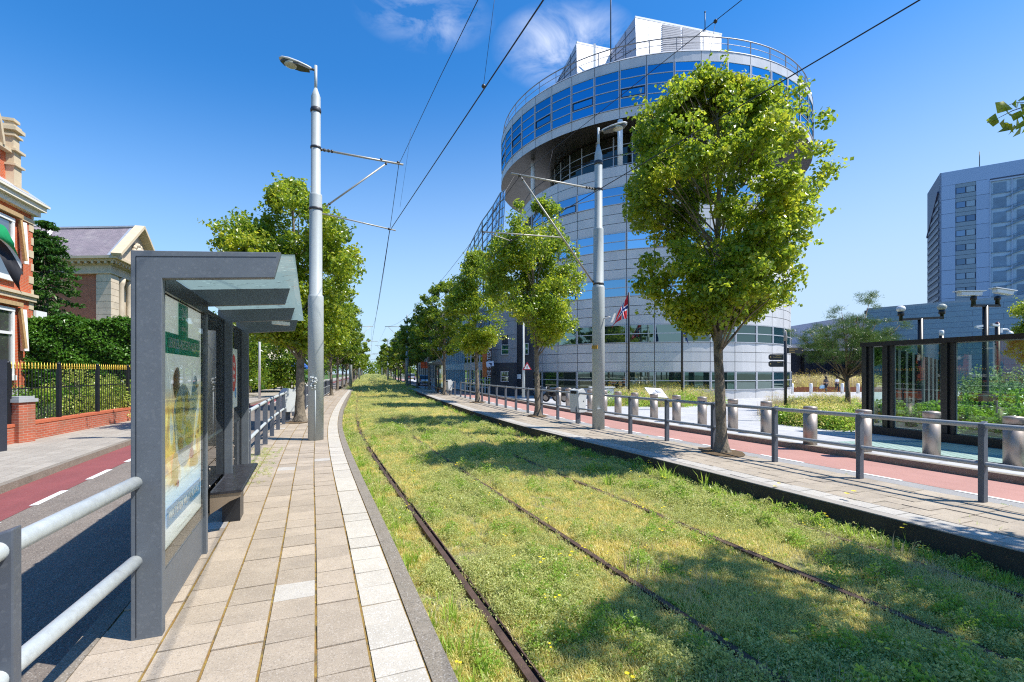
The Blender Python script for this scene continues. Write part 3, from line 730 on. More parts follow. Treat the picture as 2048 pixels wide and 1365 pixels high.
# ---------------------------------------------------------------- railings, poles, wires, bins, bollards
gpaint = M('slate_grey_paint', (.112,.130,.150), .45, var=.08, vs=6, spec=.5); speck(gpaint, 70, .10, (.06,.06,.07), (.30,.31,.32))
gpaint_d = M('slate_grey_post_paint', (.085,.098,.120), .5, var=.08, vs=6); speck(gpaint_d, 60, .12, (.05,.05,.06), (.25,.26,.28))
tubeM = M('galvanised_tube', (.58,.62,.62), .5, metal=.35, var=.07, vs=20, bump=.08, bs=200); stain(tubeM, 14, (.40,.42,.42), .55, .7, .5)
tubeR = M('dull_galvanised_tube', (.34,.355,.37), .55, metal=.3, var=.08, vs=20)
poleM = M('pole_grey_green_paint', (.42,.455,.45), .5, var=.05, vs=3, bump=.1, bs=60); stain(poleM, 2.5, (.30,.33,.32), .55, .72, .5, (1, 1, .25))
def railing(name, label, pts, z0, H, rails, tmat, group=None, proud=0., post=(.065, .10), ends=(0, 0), skip=(), capt=False):
    o = thing(name, tuple(pts[0]), label, 'railing', group); L0 = Vector(pts[0])
    for i, p in enumerate(pts):
        if i in skip: continue
        q = pts[min(i+1, len(pts)-1)]-pts[max(i-1, 0)]; u = Vector((q.x, q.y, 0)).normalized(); v = Vector((u.y, -u.x, 0))
        b = MB(); a = p-L0; a.z = z0
        poly = [a+v*(-post[1]/2)+u*(-post[0]/2)+Vector((0, 0, -.05)), a+v*(post[1]/2)-u*post[0]/2+Vector((0, 0, -.05)), a+v*(post[1]/2)-u*post[0]/2+Vector((0, 0, H)), a-v*post[1]/2-u*post[0]/2+Vector((0, 0, H-.035))]
        b.prism(poly, u*post[0]); b.build('post', gpaint_d, o, bevel=.006)
    for h, r in rails:
        q = [p-L0+Vector((0, 0, z0+h-p.z*0)) for p in pts]
        if ends[0]: d = (q[0]-q[1]).normalized(); q = [q[0]+d*ends[0]]+q
        if ends[1]: d = (q[-1]-q[-2]).normalized(); q = q+[q[-1]+d*ends[1]]
        b = MB(); b.tube(q, r, 14); b.build('rail', tmat, o)
    return o
RR_ = [(1.005, .035), (.50, .032)]
def steps(y0, n, off, s=1.5):
    out = []; y = y0
    for k in range(n):
        out.append(tp(y, off)); y += s*tdir(y).y
    return out
# right railing, behind the right platform
y = 6.21-1.5*.93*5
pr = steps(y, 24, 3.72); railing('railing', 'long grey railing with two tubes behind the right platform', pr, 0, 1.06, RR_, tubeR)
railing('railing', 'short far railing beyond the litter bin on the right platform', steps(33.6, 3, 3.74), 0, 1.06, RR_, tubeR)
# left railing in front of the shelter, passing into it
SO = Vector((-2.42, 3.03, 0)); SU = Vector((-.39, .921, 0)).normalized(); SV = Vector((.921, .39, 0)).normalized()
def S(u, v, z): return SO+SU*u+SV*v+Vector((0, 0, z))
pl_ = [S(-2.48, -.08, 0), S(-1.22, -.08, 0)]
o = railing('railing', 'near left railing with pale tubes ending at the shelter post', pl_, 0, 1.085, [], tubeM)
for h in (1.0, .50):
    b = MB(); e = S(.06, .03, h); b.tube([S(-3.6, -.10, h)-pl_[0], S(-1.22, -.08, h)-pl_[0], e-pl_[0]], .040, 20)
    b.sphere(e-pl_[0], .040, 16, 8); b.build('rail', tubeM, o)
# railing behind the glass of the shelter
b_ = MB(); o = thing('rail_tube', tuple(S(1.6, .02, 1.0)), 'pale tube rail running behind the glass of the shelter', 'rail')
b_.tube([Vector((0, 0, 0)), S(4.7, .02, 1.0)-S(1.6, .02, 1.0)], .038, 14); b_.build('tube', tubeM, o)
pL = steps(9.03, 10, -5.42); railing('railing', 'grey railing from the shelter past the bin and first tree on the left', pL, 0, 1.06, RR_, tubeM, ends=(.4, .2))
# further left: railing with bars and perforated panel
o = thing('barred_railing', tuple(tp(23.6, -5.30)), 'far left railing filled with close bars and a perforated dark panel', 'railing')
pf = steps(23.4, 13, -5.28); L0 = o.location
for i, p in enumerate(pf):
    b = MB(); b.abox(p.x-L0.x-.04, p.x-L0.x+.04, p.y-L0.y-.04, p.y-L0.y+.04, 0, 1.1); b.build('post', gpaint_d, o)
for h in (1.06, .62, .1):
    b = MB(); b.tube([p-L0+Vector((0, 0, h)) for p in pf], .03, 8); b.build('rail', tubeM, o)
b = MB()
for a, c in zip(pf[:-1], pf[1:]):
    for k in range(1, 12):
        p = a+(c-a)*k/12-L0; b.abox(p.x-.012, p.x+.012, p.y-.012, p.y+.012, .1, .62)
b.build('bars', gpaint_d, o)
b = MB(); holes = MB()
for a, c in zip(pf[:-1], pf[1:]):
    b.beam(a-L0+Vector((0, 0, .84)), c-L0+Vector((0, 0, .84)), .02, .38)
b.build('perforated_panel', M('navy_panel', (.035,.04,.075), .5), o)
# tram poles with street lamps
bandM = M('dark_clamp', (.06,.06,.065), .5, metal=.5)
lampM = M('lamp_housing', (.62,.62,.60), .4, var=.05); lensM = M('lamp_lens', (.50,.50,.42), .15, var=.08); lamp_d = M('lamp_underside', (.07,.07,.065), .5)
def lamp_head(o, p, d, up=.18):
    """lantern from point p pointing along d"""
    d = Vector(d).normalized(); s = Vector((d.y, -d.x, 0)).normalized(); z = Vector((0, 0, 1))
    st = [(0, .045, .05, .05), (.10, .10, .06, .07), (.28, .15, .075, .085), (.50, .165, .085, .08), (.66, .13, .07, .06), (.74, .06, .035, .035)]
    vs = []; n = 12
    for l, w_, h1, h2 in st:
        for k in range(n):
            t = 2*math.pi*k/n; c_, s_ = math.cos(t), math.sin(t)
            vs.append(p+d*l+s*(w_*c_)+z*((h1 if s_ > 0 else h2*.25)*s_+up*l))
    b = MB(); fs = [(i*n+j, i*n+(j+1) % n, (i+1)*n+(j+1) % n, (i+1)*n+j) for i in range(len(st)-1) for j in range(n)]
    b.add(vs, fs, 0, None, True); b.f += [list(range(n))[::-1], [(len(st)-1)*n+k for k in range(n)]]; b.mi += [0, 0]; b.uv += [None]*2; b.sm += [False]*2
    h = b.build('lamp_head', lampM, o)
    b = MB(); b.prism([p+d*.05+s*.08+z*(-.02+up*.05), p+d*.05-s*.08+z*(-.02+up*.05), p+d*.28-s*.145+z*(-.03+up*.28), p+d*.64-s*.12+z*(-.03+up*.64), p+d*.72+z*(-.02+up*.72), p+d*.64+s*.12+z*(-.03+up*.64), p+d*.28+s*.145+z*(-.03+up*.28)], (0, 0, -.035)); b.build('lamp_gasket', lamp_d, h)
    b = MB(); c = p+d*.47+z*(-.055+up*.47); b.sphere(c, .16, 12, 6, sq=(1, 1, .35)); b.build('lamp_lens', lensM, h)
def tram_pole(label, x, y, secs, top, lampdir, zb=0.):
    o = thing('tram_pole', (x, y, zb), label, 'tram pole', 'tram poles beside the track')
    b = MB(); prof = [(secs[0][0]+.0, -.1)]
    for i, (r, h) in enumerate(secs):
        prof.append((r, h-.07)); 
        if i+1 < len(secs): prof += [(r*.97, h-.03), (secs[i+1][0]+.004, h)]
    prof += [(.035, top[0])]
    b.lathe((0, 0, 0), prof, 22); b.build('pole_shaft', poleM, o)
    b = MB(); b.tube([(0, 0, top[0]-.1), (0, 0, top[1])], .036, 12); b.build('lamp_stem', poleM, o)
    b = MB(); b.lathe((0, 0, 0), [(secs[-1][0]+.012, top[0]-.62), (secs[-1][0]+.018, top[0]-.58), (secs[-1][0]+.018, top[0]-.54), (secs[-1][0]+.005, top[0]-.5)], 16); b.build('clamp', bandM, o)
    p = Vector((0, 0, top[1]-.12)); d = Vector(lampdir).normalized(); b = MB(); b.tube([p, p+d*.12+Vector((0, 0, .02))], .028, 10); b.build('lamp_arm', lamp_d, o)
    lamp_head(o, p+d*.10+Vector((0, 0, .01)), d)
    return o
def clamp(o, z, r):
    b = MB(); b.lathe((0, 0, 0), [(r+.006, z-.03), (r+.014, z-.025), (r+.014, z+.025), (r+.006, z+.03)], 18); b.build('clamp', bandM, o)
PX = Vector((.921, .39, 0))
tubeB = M('bracket_tube', (.40,.385,.34), .5, metal=.3, var=.1)
insul = M('insulator', (.05,.045,.04), .4)
def pipe(o, nm, pts, r=.027, mat=None):
    b = MB(); b.tube(pts, r, 10); b.build(nm, mat or tubeB, o)
# left pole
PL = tram_pole('tall grey tram pole with street lamp on the left platform', -4.94, 11.96, [(.185, 3.65), (.150, 6.20), (.112, 8.70)], (8.85, 9.42), (-1, -.28, 0))
v3 = lambda a: Vector(a)
def arm(o, t, z): p = PX*t; return Vector((p.x, p.y, z))
pipe(o=PL, nm='bracket_arm', pts=[arm(PL, .10, 7.33), arm(PL, 2.18, 7.30)]); pipe(PL, 'strut', [arm(PL, .25, 5.92), arm(PL, 1.72, 7.24)], .022)
pipe(PL, 'steady_arm', [arm(PL, .12, 5.72), arm(PL, 1.98, 5.50)], .018)
for z, r in ((7.35, .115), (5.80, .152)): clamp(PL, z, r)
b = MB()
for t in (.12, .2, .3, .38, 1.60, 2.04): b.sphere(arm(PL, t, 7.33), .042, 8, 5)
for t, z in ((1.72, 7.24), (.32, 5.98), (1.80, 5.52)): b.sphere(arm(PL, t, z), .035, 8, 5)
b.build('insulators', insul, PL)
# right pole, arms to the left
PR = tram_pole('tall grey tram pole with street lamp on the right platform', 2.60, 14.29, [(.185, 4.30), (.150, 6.05), (.115, 8.30)], (8.55, 9.05), (1, -.25, 0))
pipe(PR, 'bracket_arm', [arm(PR, -.10, 7.19), arm(PR, -2.85, 7.22)]); pipe(PR, 'strut', [arm(PR, -.15, 4.35), arm(PR, -2.55, 7.16)], .026)
pipe(PR, 'steady_arm', [arm(PR, -1.22, 5.62), arm(PR, -3.72, 5.50)], .018); pipe(PR, 'registration_arm', [arm(PR, -3.45, 5.46), arm(PR, -2.85, 5.34)], .012)
pipe(PR, 'stay_wire', [arm(PR, -3.72, 5.52), arm(PR, -2.75, 7.16)], .006, insul)
for z, r in ((7.19, .118), (4.35, .152)): clamp(PR, z, r)
b = MB()
for t in (-.14, -.22, -.32, -.42, -2.60): b.sphere(arm(PR, t, 7.20), .045, 8, 5)
for t, z in ((-2.5, 7.1), (-.2, 4.42), (-3.68, 5.5), (-2.85, 5.36)): b.sphere(arm(PR, t, z), .035, 8, 5)
b.build('insulators', insul, PR)
b = MB(); b.box((-.14, -.14, 2.45), (.07, -.07, 0), (.008, .008, 0), (0, 0, .05)); b.build('number_plate', M('yellow_plate', (.62,.36,.03), .5, col2=(.3,.15,.02), vs=30), PR)
b = MB(); b.tube([(.13, -.12, 3.30), (.30, -.25, 3.34)], .02, 8); b.box((.36, -.30, 3.30), (.035, .02, .0), (-.02, .035, 0), (.05, 0, .13)); b.build('small_camera', white_m, PR)
b = MB(); b.box((-.02, -.20, .62), (.05, 0, .005), (0, .02, 0), (0, 0, .015)); b.build('hook', white_m, PR)
# grey junction box and conduit on the left pole
b = MB(); b.tube([(.06, -.175, .0), (.06, -.180, 1.25)], .012, 8); b.build('conduit', poleM, PL)
b = MB(); rg = random.Random(4)
for k in range(26): b.sphere((.02+rg.uniform(-.06, .06), -.18+rg.uniform(-.05, .02), 1.42+rg.uniform(-.13, .15)), rg.uniform(.02, .045), 6, 4)
b.build('junction_box', M('grey_fitting', (.42,.44,.42), .7, var=.3, vs=40), PL)
# far poles
for k, (x, y, side_) in enumerate(((-19.2, 56.5, 1), (-12.75, 57.7, -1), (-31.5, 98.0, 1), (-25.6, 98.0, -1), (-44.6, 141, 1), (-38.6, 141, -1))):
    lb = ['first far grey tram pole on the left, beyond the platform end', 'first far grey tram pole on the right, beyond the platform end', 'second far grey tram pole in the left row', 'second far tram pole in the right row', 'most distant tram pole of the left row', 'most distant tram pole of the right row'][k]
    o = thing('tram_pole', (x, y, -.15), lb, 'tram pole', 'tram poles beside the track')
    b = MB(); b.lathe((0, 0, 0), [(.19, 0), (.18, 4.0), (.14, 4.08), (.13, 6.1), (.10, 6.2), (.09, 8.6), (.04, 8.9)], 14); b.build('pole_shaft', poleM, o)
    d = Vector((.955, .29, 0))*side_
    for h, l in ((7.35, 2.6), (5.6, 3.1)): b = MB(); b.tube([(0, 0, h), d*l+Vector((0, 0, h))], .03, 6); b.build('bracket_arm', tubeB, o)
    b = MB(); b.tube([(0, 0, 5.0), d*2.2+Vector((0, 0, 7.3))], .025, 6); b.build('strut', tubeB, o)
# overhead wires
wire = M('copper_wire', (.025,.028,.04), .5, metal=.3)
def overhead(name, label, pts, r): 
    b = MB(); L0 = Vector(pts[0]); b.tube([Vector(p)-L0 for p in pts], r, 6); o = b.build(name, wire, None, L0); return tag(o, label, 'overhead wire', 'tram overhead wires')
def w3(px, py, d): return Vector(((px-1024)*d/F, d, EYE+(745-py)*d/F))
armL, armR = Vector((-4.94, 11.96, 0))+PX*2.06, Vector((2.60, 14.29, 0))+PX*-2.6
cL, cR = Vector((-4.94, 11.96, 0))+PX*1.82, Vector((2.6, 14.29, 0))+PX*-2.85
def sag(a, c, s, n=14): return [a*(1-t)+c*t-Vector((0, 0, s*4*t*(1-t))) for t in [k/n for k in range(n+1)]]
E1 = Vector((-19.2, 56.5, 0))+Vector((.955, .29, 0))*2.45; E2 = Vector((-12.75, 57.7, 0))-Vector((.955, .29, 0))*2.45
z = lambda v, h: Vector((v.x, v.y, h))
mL = z(armL, 7.28); mR = z(armR, 7.17); kL = z(cL, 5.47); kR = z(cR, 5.33)
nL = w3(1087, 0, 4.85); nR = w3(1840, 0, 4.85)
def ext(a, c, y): t = (y-a.y)/(c.y-a.y); return a+(c-a)*t
overhead('contact_wire', 'thick black contact wire of the left track, from the top edge to the left pole', [ext(kL, nL, -14)*1., nL, kL], .0085)
overhead('contact_wire', 'black contact wire of the right track crossing in front of the big tree', [ext(kR, nR, -14), nR, kR], .0085)
mLn = w3(956, 0, 6.0); mRn = w3(1484, 0, 6.4); mR2 = w3(1105, 300, 11.2); mR1 = w3(1430, 47, 7.0)
overhead('messenger_wire', 'upper supporting wire of the left track, meeting the upper arm of the left pole', [Vector((3.2, -10, 6.9)), mLn, w3(880, 155, 9.0), mL], .006)
overhead('messenger_wire', 'upper supporting wire of the right track, in front of the round building', [Vector((6.8, -10, 6.9)), mRn, mR2, mR], .006)
kE1, kE2, mE1, mE2 = z(E1, 5.4), z(E2, 5.4), z(E1, 7.2), z(E2, 7.2)
overhead('contact_wire', 'left contact wire beyond the left pole towards the far trees', [kL, kE1, Vector((-29.2, 98.5, 5.4)), Vector((-42.2, 141, 5.4))], .010)
overhead('contact_wire', 'right contact wire beyond the right pole towards the far trees', [kR, kE2, Vector((-28, 98.5, 5.4)), Vector((-41, 141, 5.4))], .010)
overhead('messenger_wire', 'left supporting wire beyond the left pole', sag(mL, mE1, 1.1)+[Vector((-29.2, 98.5, 7.2))], .008)
overhead('messenger_wire', 'right supporting wire beyond the right pole', sag(mR, mE2, 1.1)+[Vector((-28, 98.5, 7.2))], .008)
dr = [('hanging dropper wire near the top middle of the picture', w3(990, -10, 5.75), w3(967, 172, 6.3)), ('dropper wire just right of the left upper arm end', w3(823, 257, 11.2), w3(800, 415, 11.6)),
      ('dropper wire hanging from the clamp above the round building', w3(1431, 45, 7.0), w3(1418, 118, 7.0)), ('short dropper wire above the right upper arm', w3(1106, 300, 11.3), w3(1090, 365, 11.3))]
for lb, a, c in dr: overhead('dropper_wire', lb, [a, c], .0028)
tag(MB().sphere((0, 0, 0), .028, 8, 6).build('wire_clamp', insul, None, w3(967, 173, 6.3)), 'small clamp where a dropper meets the left contact wire', 'clamp')
tag(MB().sphere((0, 0, 0), .03, 8, 6).build('wire_clamp', insul, None, w3(1431, 43, 7.0)), 'small clamp on the supporting wire above the round building', 'clamp')
# litter bins
binM = M('bin_grey_paint', (.52,.54,.53), .45, var=.05, vs=4)
def litter_bin(label, p, face, w_=.46):
    o = thing('litter_bin', tuple(p), label, 'litter bin', 'grey litter bins on posts', rz=face)
    prof = [(-.16, .36), (.10, .36), (.17, .98), (.02, 1.16), (-.20, 1.10), (-.22, .95)]
    b = MB(); b.prism([(-w_/2, y, z) for y, z in prof], (w_, 0, 0)); b.build('bin_body', binM, o, bevel=.012)
    b = MB(); b.add([(-w_*.30, -.150+.05, 1.132+.0), (w_*.30, -.10, 1.132), (w_*.30, -.0, 1.157), (-w_*.30, -.0, 1.157)], [(0, 1, 2, 3)]); b.abox(-w_*.32, w_*.32, -.228, -.214, .985, 1.075); b.build('slot', M('bin_slot', (.01,.01,.01), .8), o)
    b = MB(); b.abox(-.05, .05, -.05, .05, -.02, .365); b.build('post', gpaint_d, o)
    b = MB(); b.tube([(w_/2+.0, .02, .74), (w_/2+.012, .02, .74)], .018, 10); b.build('lock', dkm, o)
    return o
v_ = gp(1157, 846); litter_bin('grey litter bin on the right platform, left of the tall pole', v_, rad(-58))
v_ = gp(573, 845); litter_bin('grey litter bin on the left platform beside the first tree', v_, rad(140))
v_ = gp(899, 791); litter_bin('far grey litter bin by the distant tram shelter on the right', v_, rad(-60))
# stainless bollards
steel = M('brushed_steel', (.40,.345,.30), .46, metal=.62, var=.16, vs=5, bump=.05, bs=90, stretch=(1, 1, .06)); steeld = M('bollard_gap', (.03,.03,.03), .6)
bp_ = [(2120,944), (2027.6,931), (1863,910), (1727,903), (1620.3,889), (1532.7,867.2), (1465.7,857.5), (1404.4,848.5), (1353,841.8), (1308,835.7), (1269.2,831.2), (1236,826.4), (1208,821.8), (1180.8,818.5), (1159,815), (1137,811.5), (1117,809)]
ordn = ['first', 'second', 'third', 'fourth', 'fifth', 'sixth', 'seventh', 'eighth', 'ninth', 'tenth', 'eleventh', 'twelfth', 'thirteenth', 'fourteenth', 'fifteenth', 'sixteenth', 'seventeenth', 'eighteenth', 'nineteenth', 'twentieth', 'twenty-first', 'twenty-second', 'twenty-third', 'twenty-fourth']
proto = None
for k, (px, py) in enumerate(bp_):
    p = gp(px, py, -.05); lb = 'round stainless steel bollard, %s from the right along the red cycle lane' % ordn[k] if k else 'round stainless steel bollard nearest the viewer at the right edge'
    if proto is None:
        proto = thing('steel_bollard', tuple(p), lb, 'bollard', 'steel bollards along the plaza kerb')
        MB().lathe((0, 0, 0), [(.150, -.1), (.150, .76)], 28).build('bollard_body', steel, proto)
        MB().lathe((0, 0, 0), [(.142, .76), (.142, .785)], 28).build('gap_ring', steeld, proto)
        MB().lathe((0, 0, 0), [(.152, .785), (.152, .90), (.146, .915), (.05, .93), (.001, .932)], 28).build('bollard_cap', steel, proto)
    else:
        c = copy_tree(proto); c.location = p; c['label'] = lb
# fingerpost
fp = thing('fingerpost', tuple(gp(1571, 848, -.17)), 'dark pedestrian fingerpost with three black sign boards by the plaza planting', 'signpost')
blk = M('black_paint', (.018,.018,.02), .4, var=.1); gold = M('gold_lettering', (.55,.40,.16), .5)
MB().lathe((0, 0, 0), [(.05, -.1), (.05, 3.05), (.035, 3.06), (.035, 3.3), (.001, 3.32)], 14).build('post', blk, fp)
MB().lathe((0, 0, 0), [(.048, 3.0), (.055, 3.02), (.055, 3.2), (.03, 3.36), (.001, 3.40)], 12).build('finial', steel, fp)
def board(z, sgn, w_, lines, rz=0):
    b = MB(); h = .105; x0 = .07*sgn; x1 = (.07+w_)*sgn
    b.prism([(x0, -.02, z-h), (x1-.05*sgn, -.02, z-h), (x1, -.02, z-h*.5), (x1, -.02, z+h*.5), (x1-.05*sgn, -.02, z+h), (x0, -.02, z+h)], (0, .04, 0)); o = b.build('sign_board', blk, fp); o.rotation_euler = (0, 0, rz)
    for i, s in enumerate(lines):
        text('board_lettering', s, .062, gold, o, (x0+.06*sgn if sgn > 0 else x0-.06, -.023, z+.06-.062*i), (rad(90), 0, 0), .002, 'LEFT' if sgn > 0 else 'RIGHT')
    b = MB(); b.sphere((x1-.055*sgn, -.022, z), .022, 8, 5, sq=(1, .2, 1)); b.build('symbol', gold, o)
board(2.66, 1, .62, ['Scheveningen', 'Museum', 'Centrum'], rad(6)); board(2.42, -1, .52, ['Centrum', 'Vredespaleis'], rad(-4)); board(2.17, -1, .52, ['Station'], rad(-4))
# ---------------------------------------------------------------- tram shelters
shg = glass('shelter_glass', (.86,.93,.90), .9, .90, ior=1.45)
rfg = glass('roof_glass', (.74,.90,.87), .8, .88, ior=1.5, smear=.75)
frost = M('pale_seal', (.55,.62,.60), .5)
benchM = M('bench_plate', (.06,.06,.07), .28, metal=.5, var=.3, vs=14); stain(benchM, 6, (.16,.15,.17), .55, .66, .6, (1, 6, 1)); bench_u = M('bench_bracket', (.36,.28,.20), .45, metal=.5, var=.1)
casM = M('display_frame_dark', (.02,.022,.026), .35, var=.1)
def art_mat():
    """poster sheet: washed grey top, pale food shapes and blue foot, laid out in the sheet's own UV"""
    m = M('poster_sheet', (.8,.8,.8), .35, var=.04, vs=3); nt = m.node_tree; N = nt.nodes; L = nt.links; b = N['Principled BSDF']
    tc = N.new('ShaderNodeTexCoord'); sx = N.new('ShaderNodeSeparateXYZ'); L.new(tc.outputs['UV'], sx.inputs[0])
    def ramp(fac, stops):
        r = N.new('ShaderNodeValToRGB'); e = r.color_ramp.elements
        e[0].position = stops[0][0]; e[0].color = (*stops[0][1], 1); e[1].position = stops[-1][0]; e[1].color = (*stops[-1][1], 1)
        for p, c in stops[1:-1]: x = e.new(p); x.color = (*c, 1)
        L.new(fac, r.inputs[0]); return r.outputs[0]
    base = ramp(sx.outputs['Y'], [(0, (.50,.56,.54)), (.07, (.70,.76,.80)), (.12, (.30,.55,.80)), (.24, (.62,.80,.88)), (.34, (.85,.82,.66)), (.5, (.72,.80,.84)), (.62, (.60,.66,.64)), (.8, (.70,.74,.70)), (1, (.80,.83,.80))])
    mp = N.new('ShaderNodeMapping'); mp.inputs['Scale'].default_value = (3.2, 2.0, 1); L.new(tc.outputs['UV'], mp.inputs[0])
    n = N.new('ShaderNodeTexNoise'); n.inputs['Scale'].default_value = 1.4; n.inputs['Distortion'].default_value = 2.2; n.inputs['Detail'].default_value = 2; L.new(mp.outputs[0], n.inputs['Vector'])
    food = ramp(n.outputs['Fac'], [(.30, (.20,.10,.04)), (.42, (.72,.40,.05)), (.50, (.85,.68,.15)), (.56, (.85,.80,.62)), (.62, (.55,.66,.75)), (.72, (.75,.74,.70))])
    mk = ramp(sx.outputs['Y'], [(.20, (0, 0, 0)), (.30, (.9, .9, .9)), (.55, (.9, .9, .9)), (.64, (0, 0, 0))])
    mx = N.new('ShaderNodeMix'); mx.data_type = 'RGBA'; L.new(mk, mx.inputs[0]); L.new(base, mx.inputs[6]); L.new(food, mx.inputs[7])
    L.new(mx.outputs[2], b.inputs['Base Color']); L.new(mx.outputs[2], b.inputs['Emission Color']); b.inputs['Emission Strength'].default_value = .38     # weak glow added to brighten the sheet under the shading roof
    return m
def shelter(label, T, detail=True):
    """T(u, v, z) maps the shelter's own frame to the world"""
    base = T(0, 0, 0); o = thing('tram_shelter', tuple(base), label, 'tram shelter')
    R = lambda u, v, z: T(u, v, z)-base
    us = [0, 1.50, 3.05, 4.60]
    for i, u in enumerate(us):
        end = i in (0, 3); tk = .075 if end else .06; bh = .165 if end else .15; w = .165 if end else .15
        b = MB(); ztop = 2.47; zb_ = ztop-bh
        r_ = .082; L_1 = .855
        # post and cantilever roof beam as one bent frame
        poly = [(0, -.02), (w, -.02), (w, zb_), (L_1-.045, zb_+r_*L_1*.78), (L_1, ztop+r_*L_1), (0, ztop)]
        b.prism([R(u-tk/2, v, z) for v, z in poly], R(u+tk/2, 0, 0)-R(u-tk/2, 0, 0))
        b.build('frame', gpaint, o, bevel=.004)
        if end and detail:
            b = MB(); sgn = -1 if i == 0 else 1; e = (tk/2+.0015)*sgn
            for p0, p1 in (((.028, .02), (.028, ztop-.035)), ((.028, ztop-.035), (L_1-.03, ztop-.035+r_*L_1))):
                b.beam(R(u+e, p0[0], p0[1]), R(u+e, p1[0], p1[1]), .0025, .0025)
            b.build('panel_seam', casM, o)
    # glass roof
    b = MB(); z0 = 2.475; zr = lambda v: z0+.082*v
    b.prism([R(.05, .02, zr(.0)-.012), R(4.72, .02, zr(.0)-.012), R(4.72, 0.94, zr(.94)-.012), R(.05, 0.94, zr(.94)-.012)], (0, 0, .012)); b.build('glass_roof', rfg, o)
    # rear glass panes
    for u0, u1 in ((1.56, 3.0), (3.10, 4.55)):
        b = MB(); b.prism([R(u0, .055, .22), R(u1, .055, .22), R(u1, .055, 2.33), R(u0, .055, 2.33)], R(0, .010, 0)); b.build('glass_pane', shg, o)
        b = MB()
        for zq in (.22, 2.33): b.beam(R(u0, .06, zq), R(u1, .06, zq), .03, .03)
        for uq in (u0+.01, u1-.01): b.beam(R(uq, .06, .22), R(uq, .06, 2.33), .02, .02)
        b.build('pane_frame', casM, o)
        for zq in (.78, .62):
            for uq in (u0-.03, ):
                b = MB(); b.tube([R(uq, .16, zq), R(uq, .168, zq)], .012, 8); b.build('bolt', steel, o)
    # poster case
    b = MB(); u0, u1 = .06, 1.52
    b.prism([R(u0, .0, .34), R(u1, .0, .34), R(u1, .0, 2.36), R(u0, .0, 2.36)], R(0, .11, 0)); cs = b.build('poster_case', casM, o)
    b = MB(); b.prism([R(u0, .02, .02), R(u1-.07, .02, .02), R(u1-.07, .02, .338), R(u0, .02, .338)], R(0, .10, 0)); b.build('kick_panel', gpaint, o)
    b = MB(); b.beam(R(u1, .08, 0), R(u1, .08, 2.30), .07, .05); b.build('case_post', gpaint, o)
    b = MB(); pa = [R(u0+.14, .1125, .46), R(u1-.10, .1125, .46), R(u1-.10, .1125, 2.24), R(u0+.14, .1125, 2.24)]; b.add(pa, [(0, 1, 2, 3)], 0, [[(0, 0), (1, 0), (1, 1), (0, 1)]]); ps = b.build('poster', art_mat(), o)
    if detail:
        gr = M('poster_green', (.02,.42,.27), .5, var=.1); wt = M('poster_white', (.80,.85,.82), .5); bl = M('poster_blue', (.10,.38,.70), .5, var=.1)
        ang = math.atan2(SU.y, SU.x)
        def slab(nm, ua, ub, za, zb2, mt, e=.003):
            b = MB(); b.prism([R(ua, .1125+e, za), R(ub, .1125+e, za), R(ub, .1125+e, zb2), R(ua, .1125+e, zb2)], R(0, .002, 0)); return b.build(nm, mt, ps)
        slab('green_banner', .24, 1.34, 1.835, 1.985, gr); slab('green_tab', .60, .90, 1.985, 2.235, gr)
        def lab(s, u, z, size, mt=None, tilt=0, sx=1.): return text('poster_lettering', s, size, mt or wt, ps, R(u, .119, z), (rad(90), -tilt*0, ang), .002, sx=sx)
        lab('LEKKER-RECEPT-ALERT!', .79, 1.91, .105, sx=.86); lab('24', .75, 2.15, .14); lab('MENU', .75, 2.04, .05)
        slab('blue_strip', .28, 1.36, .60, .74, bl); lab('WAT ETEN WE VANDAAG?', .82, .67, .088, sx=.92); lab('Een nieuw recept, elke dag.', .82, .52, .045)
        # food on the poster
        shp = MB()
        rg = random.Random(12)
        def blob(u, z, ru, rz_, mi, e, wob=.12):
            P = [R(u+ru*math.cos(t)*(1+wob*math.sin(3*t+u*9)), .1125+e, z+rz_*math.sin(t)*(1+wob*math.cos(2*t+z*7))) for t in [2*math.pi*k/22 for k in range(22)]]; shp.prism(P, R(0, .0012, 0), mi)
        blob(.78, 1.28, .34, .30, 0, .003); blob(.80, 1.27, .26, .23, 1, .0045); blob(.62, 1.38, .10, .13, 2, .006); blob(.92, 1.20, .13, .10, 2, .006); blob(.86, 1.42, .09, .06, 3, .006); blob(.66, 1.15, .08, .05, 4, .0075)
        blob(.50, .98, .09, .14, 2, .006); blob(1.12, .96, .14, .09, 2, .006, .3); blob(1.02, 1.02, .06, .05, 4, .0075); blob(.55, 1.62, .10, .12, 3, .003); blob(1.15, 1.50, .12, .16, 5, .003)
        for k in range(14): blob(rg.uniform(.35, 1.25), rg.uniform(.86, 1.6), rg.uniform(.012, .04), rg.uniform(.01, .03), rg.choice([2, 3, 4, 1, 5]), .009+k*.0004)
        shp.build('food_picture', [M('plate_grey', (.68,.70,.70), .4), M('egg_white', (.78,.76,.70), .4, var=.08, vs=9), M('yolk_yellow', (.85,.50,.05), .4, col2=(.85,.72,.25), vs=9), M('bread_brown', (.30,.13,.05), .6, col2=(.5,.28,.1), vs=12), M('tomato_red', (.50,.12,.05), .5), M('pale_blue_print', (.35,.50,.62), .5)], ps)
    b = MB(); b.prism([R(u0+.02, .128, .36), R(u1-.02, .128, .36), R(u1-.02, .128, 2.33), R(u0+.02, .128, 2.33)], R(0, .006, 0)); b.build('case_glass', glass('case_glass', (.95, .97, .96), 1.0, .97, ior=1.5, fk=.36), o)
    b = MB(); b.prism([R(u0+.02, .1365, 2.24), R(u1-.02, .1365, 2.24), R(u1-.02, .1365, 2.36), R(u0+.02, .1365, 2.36)], R(0, .02, 0)); b.build('case_header', casM, o)
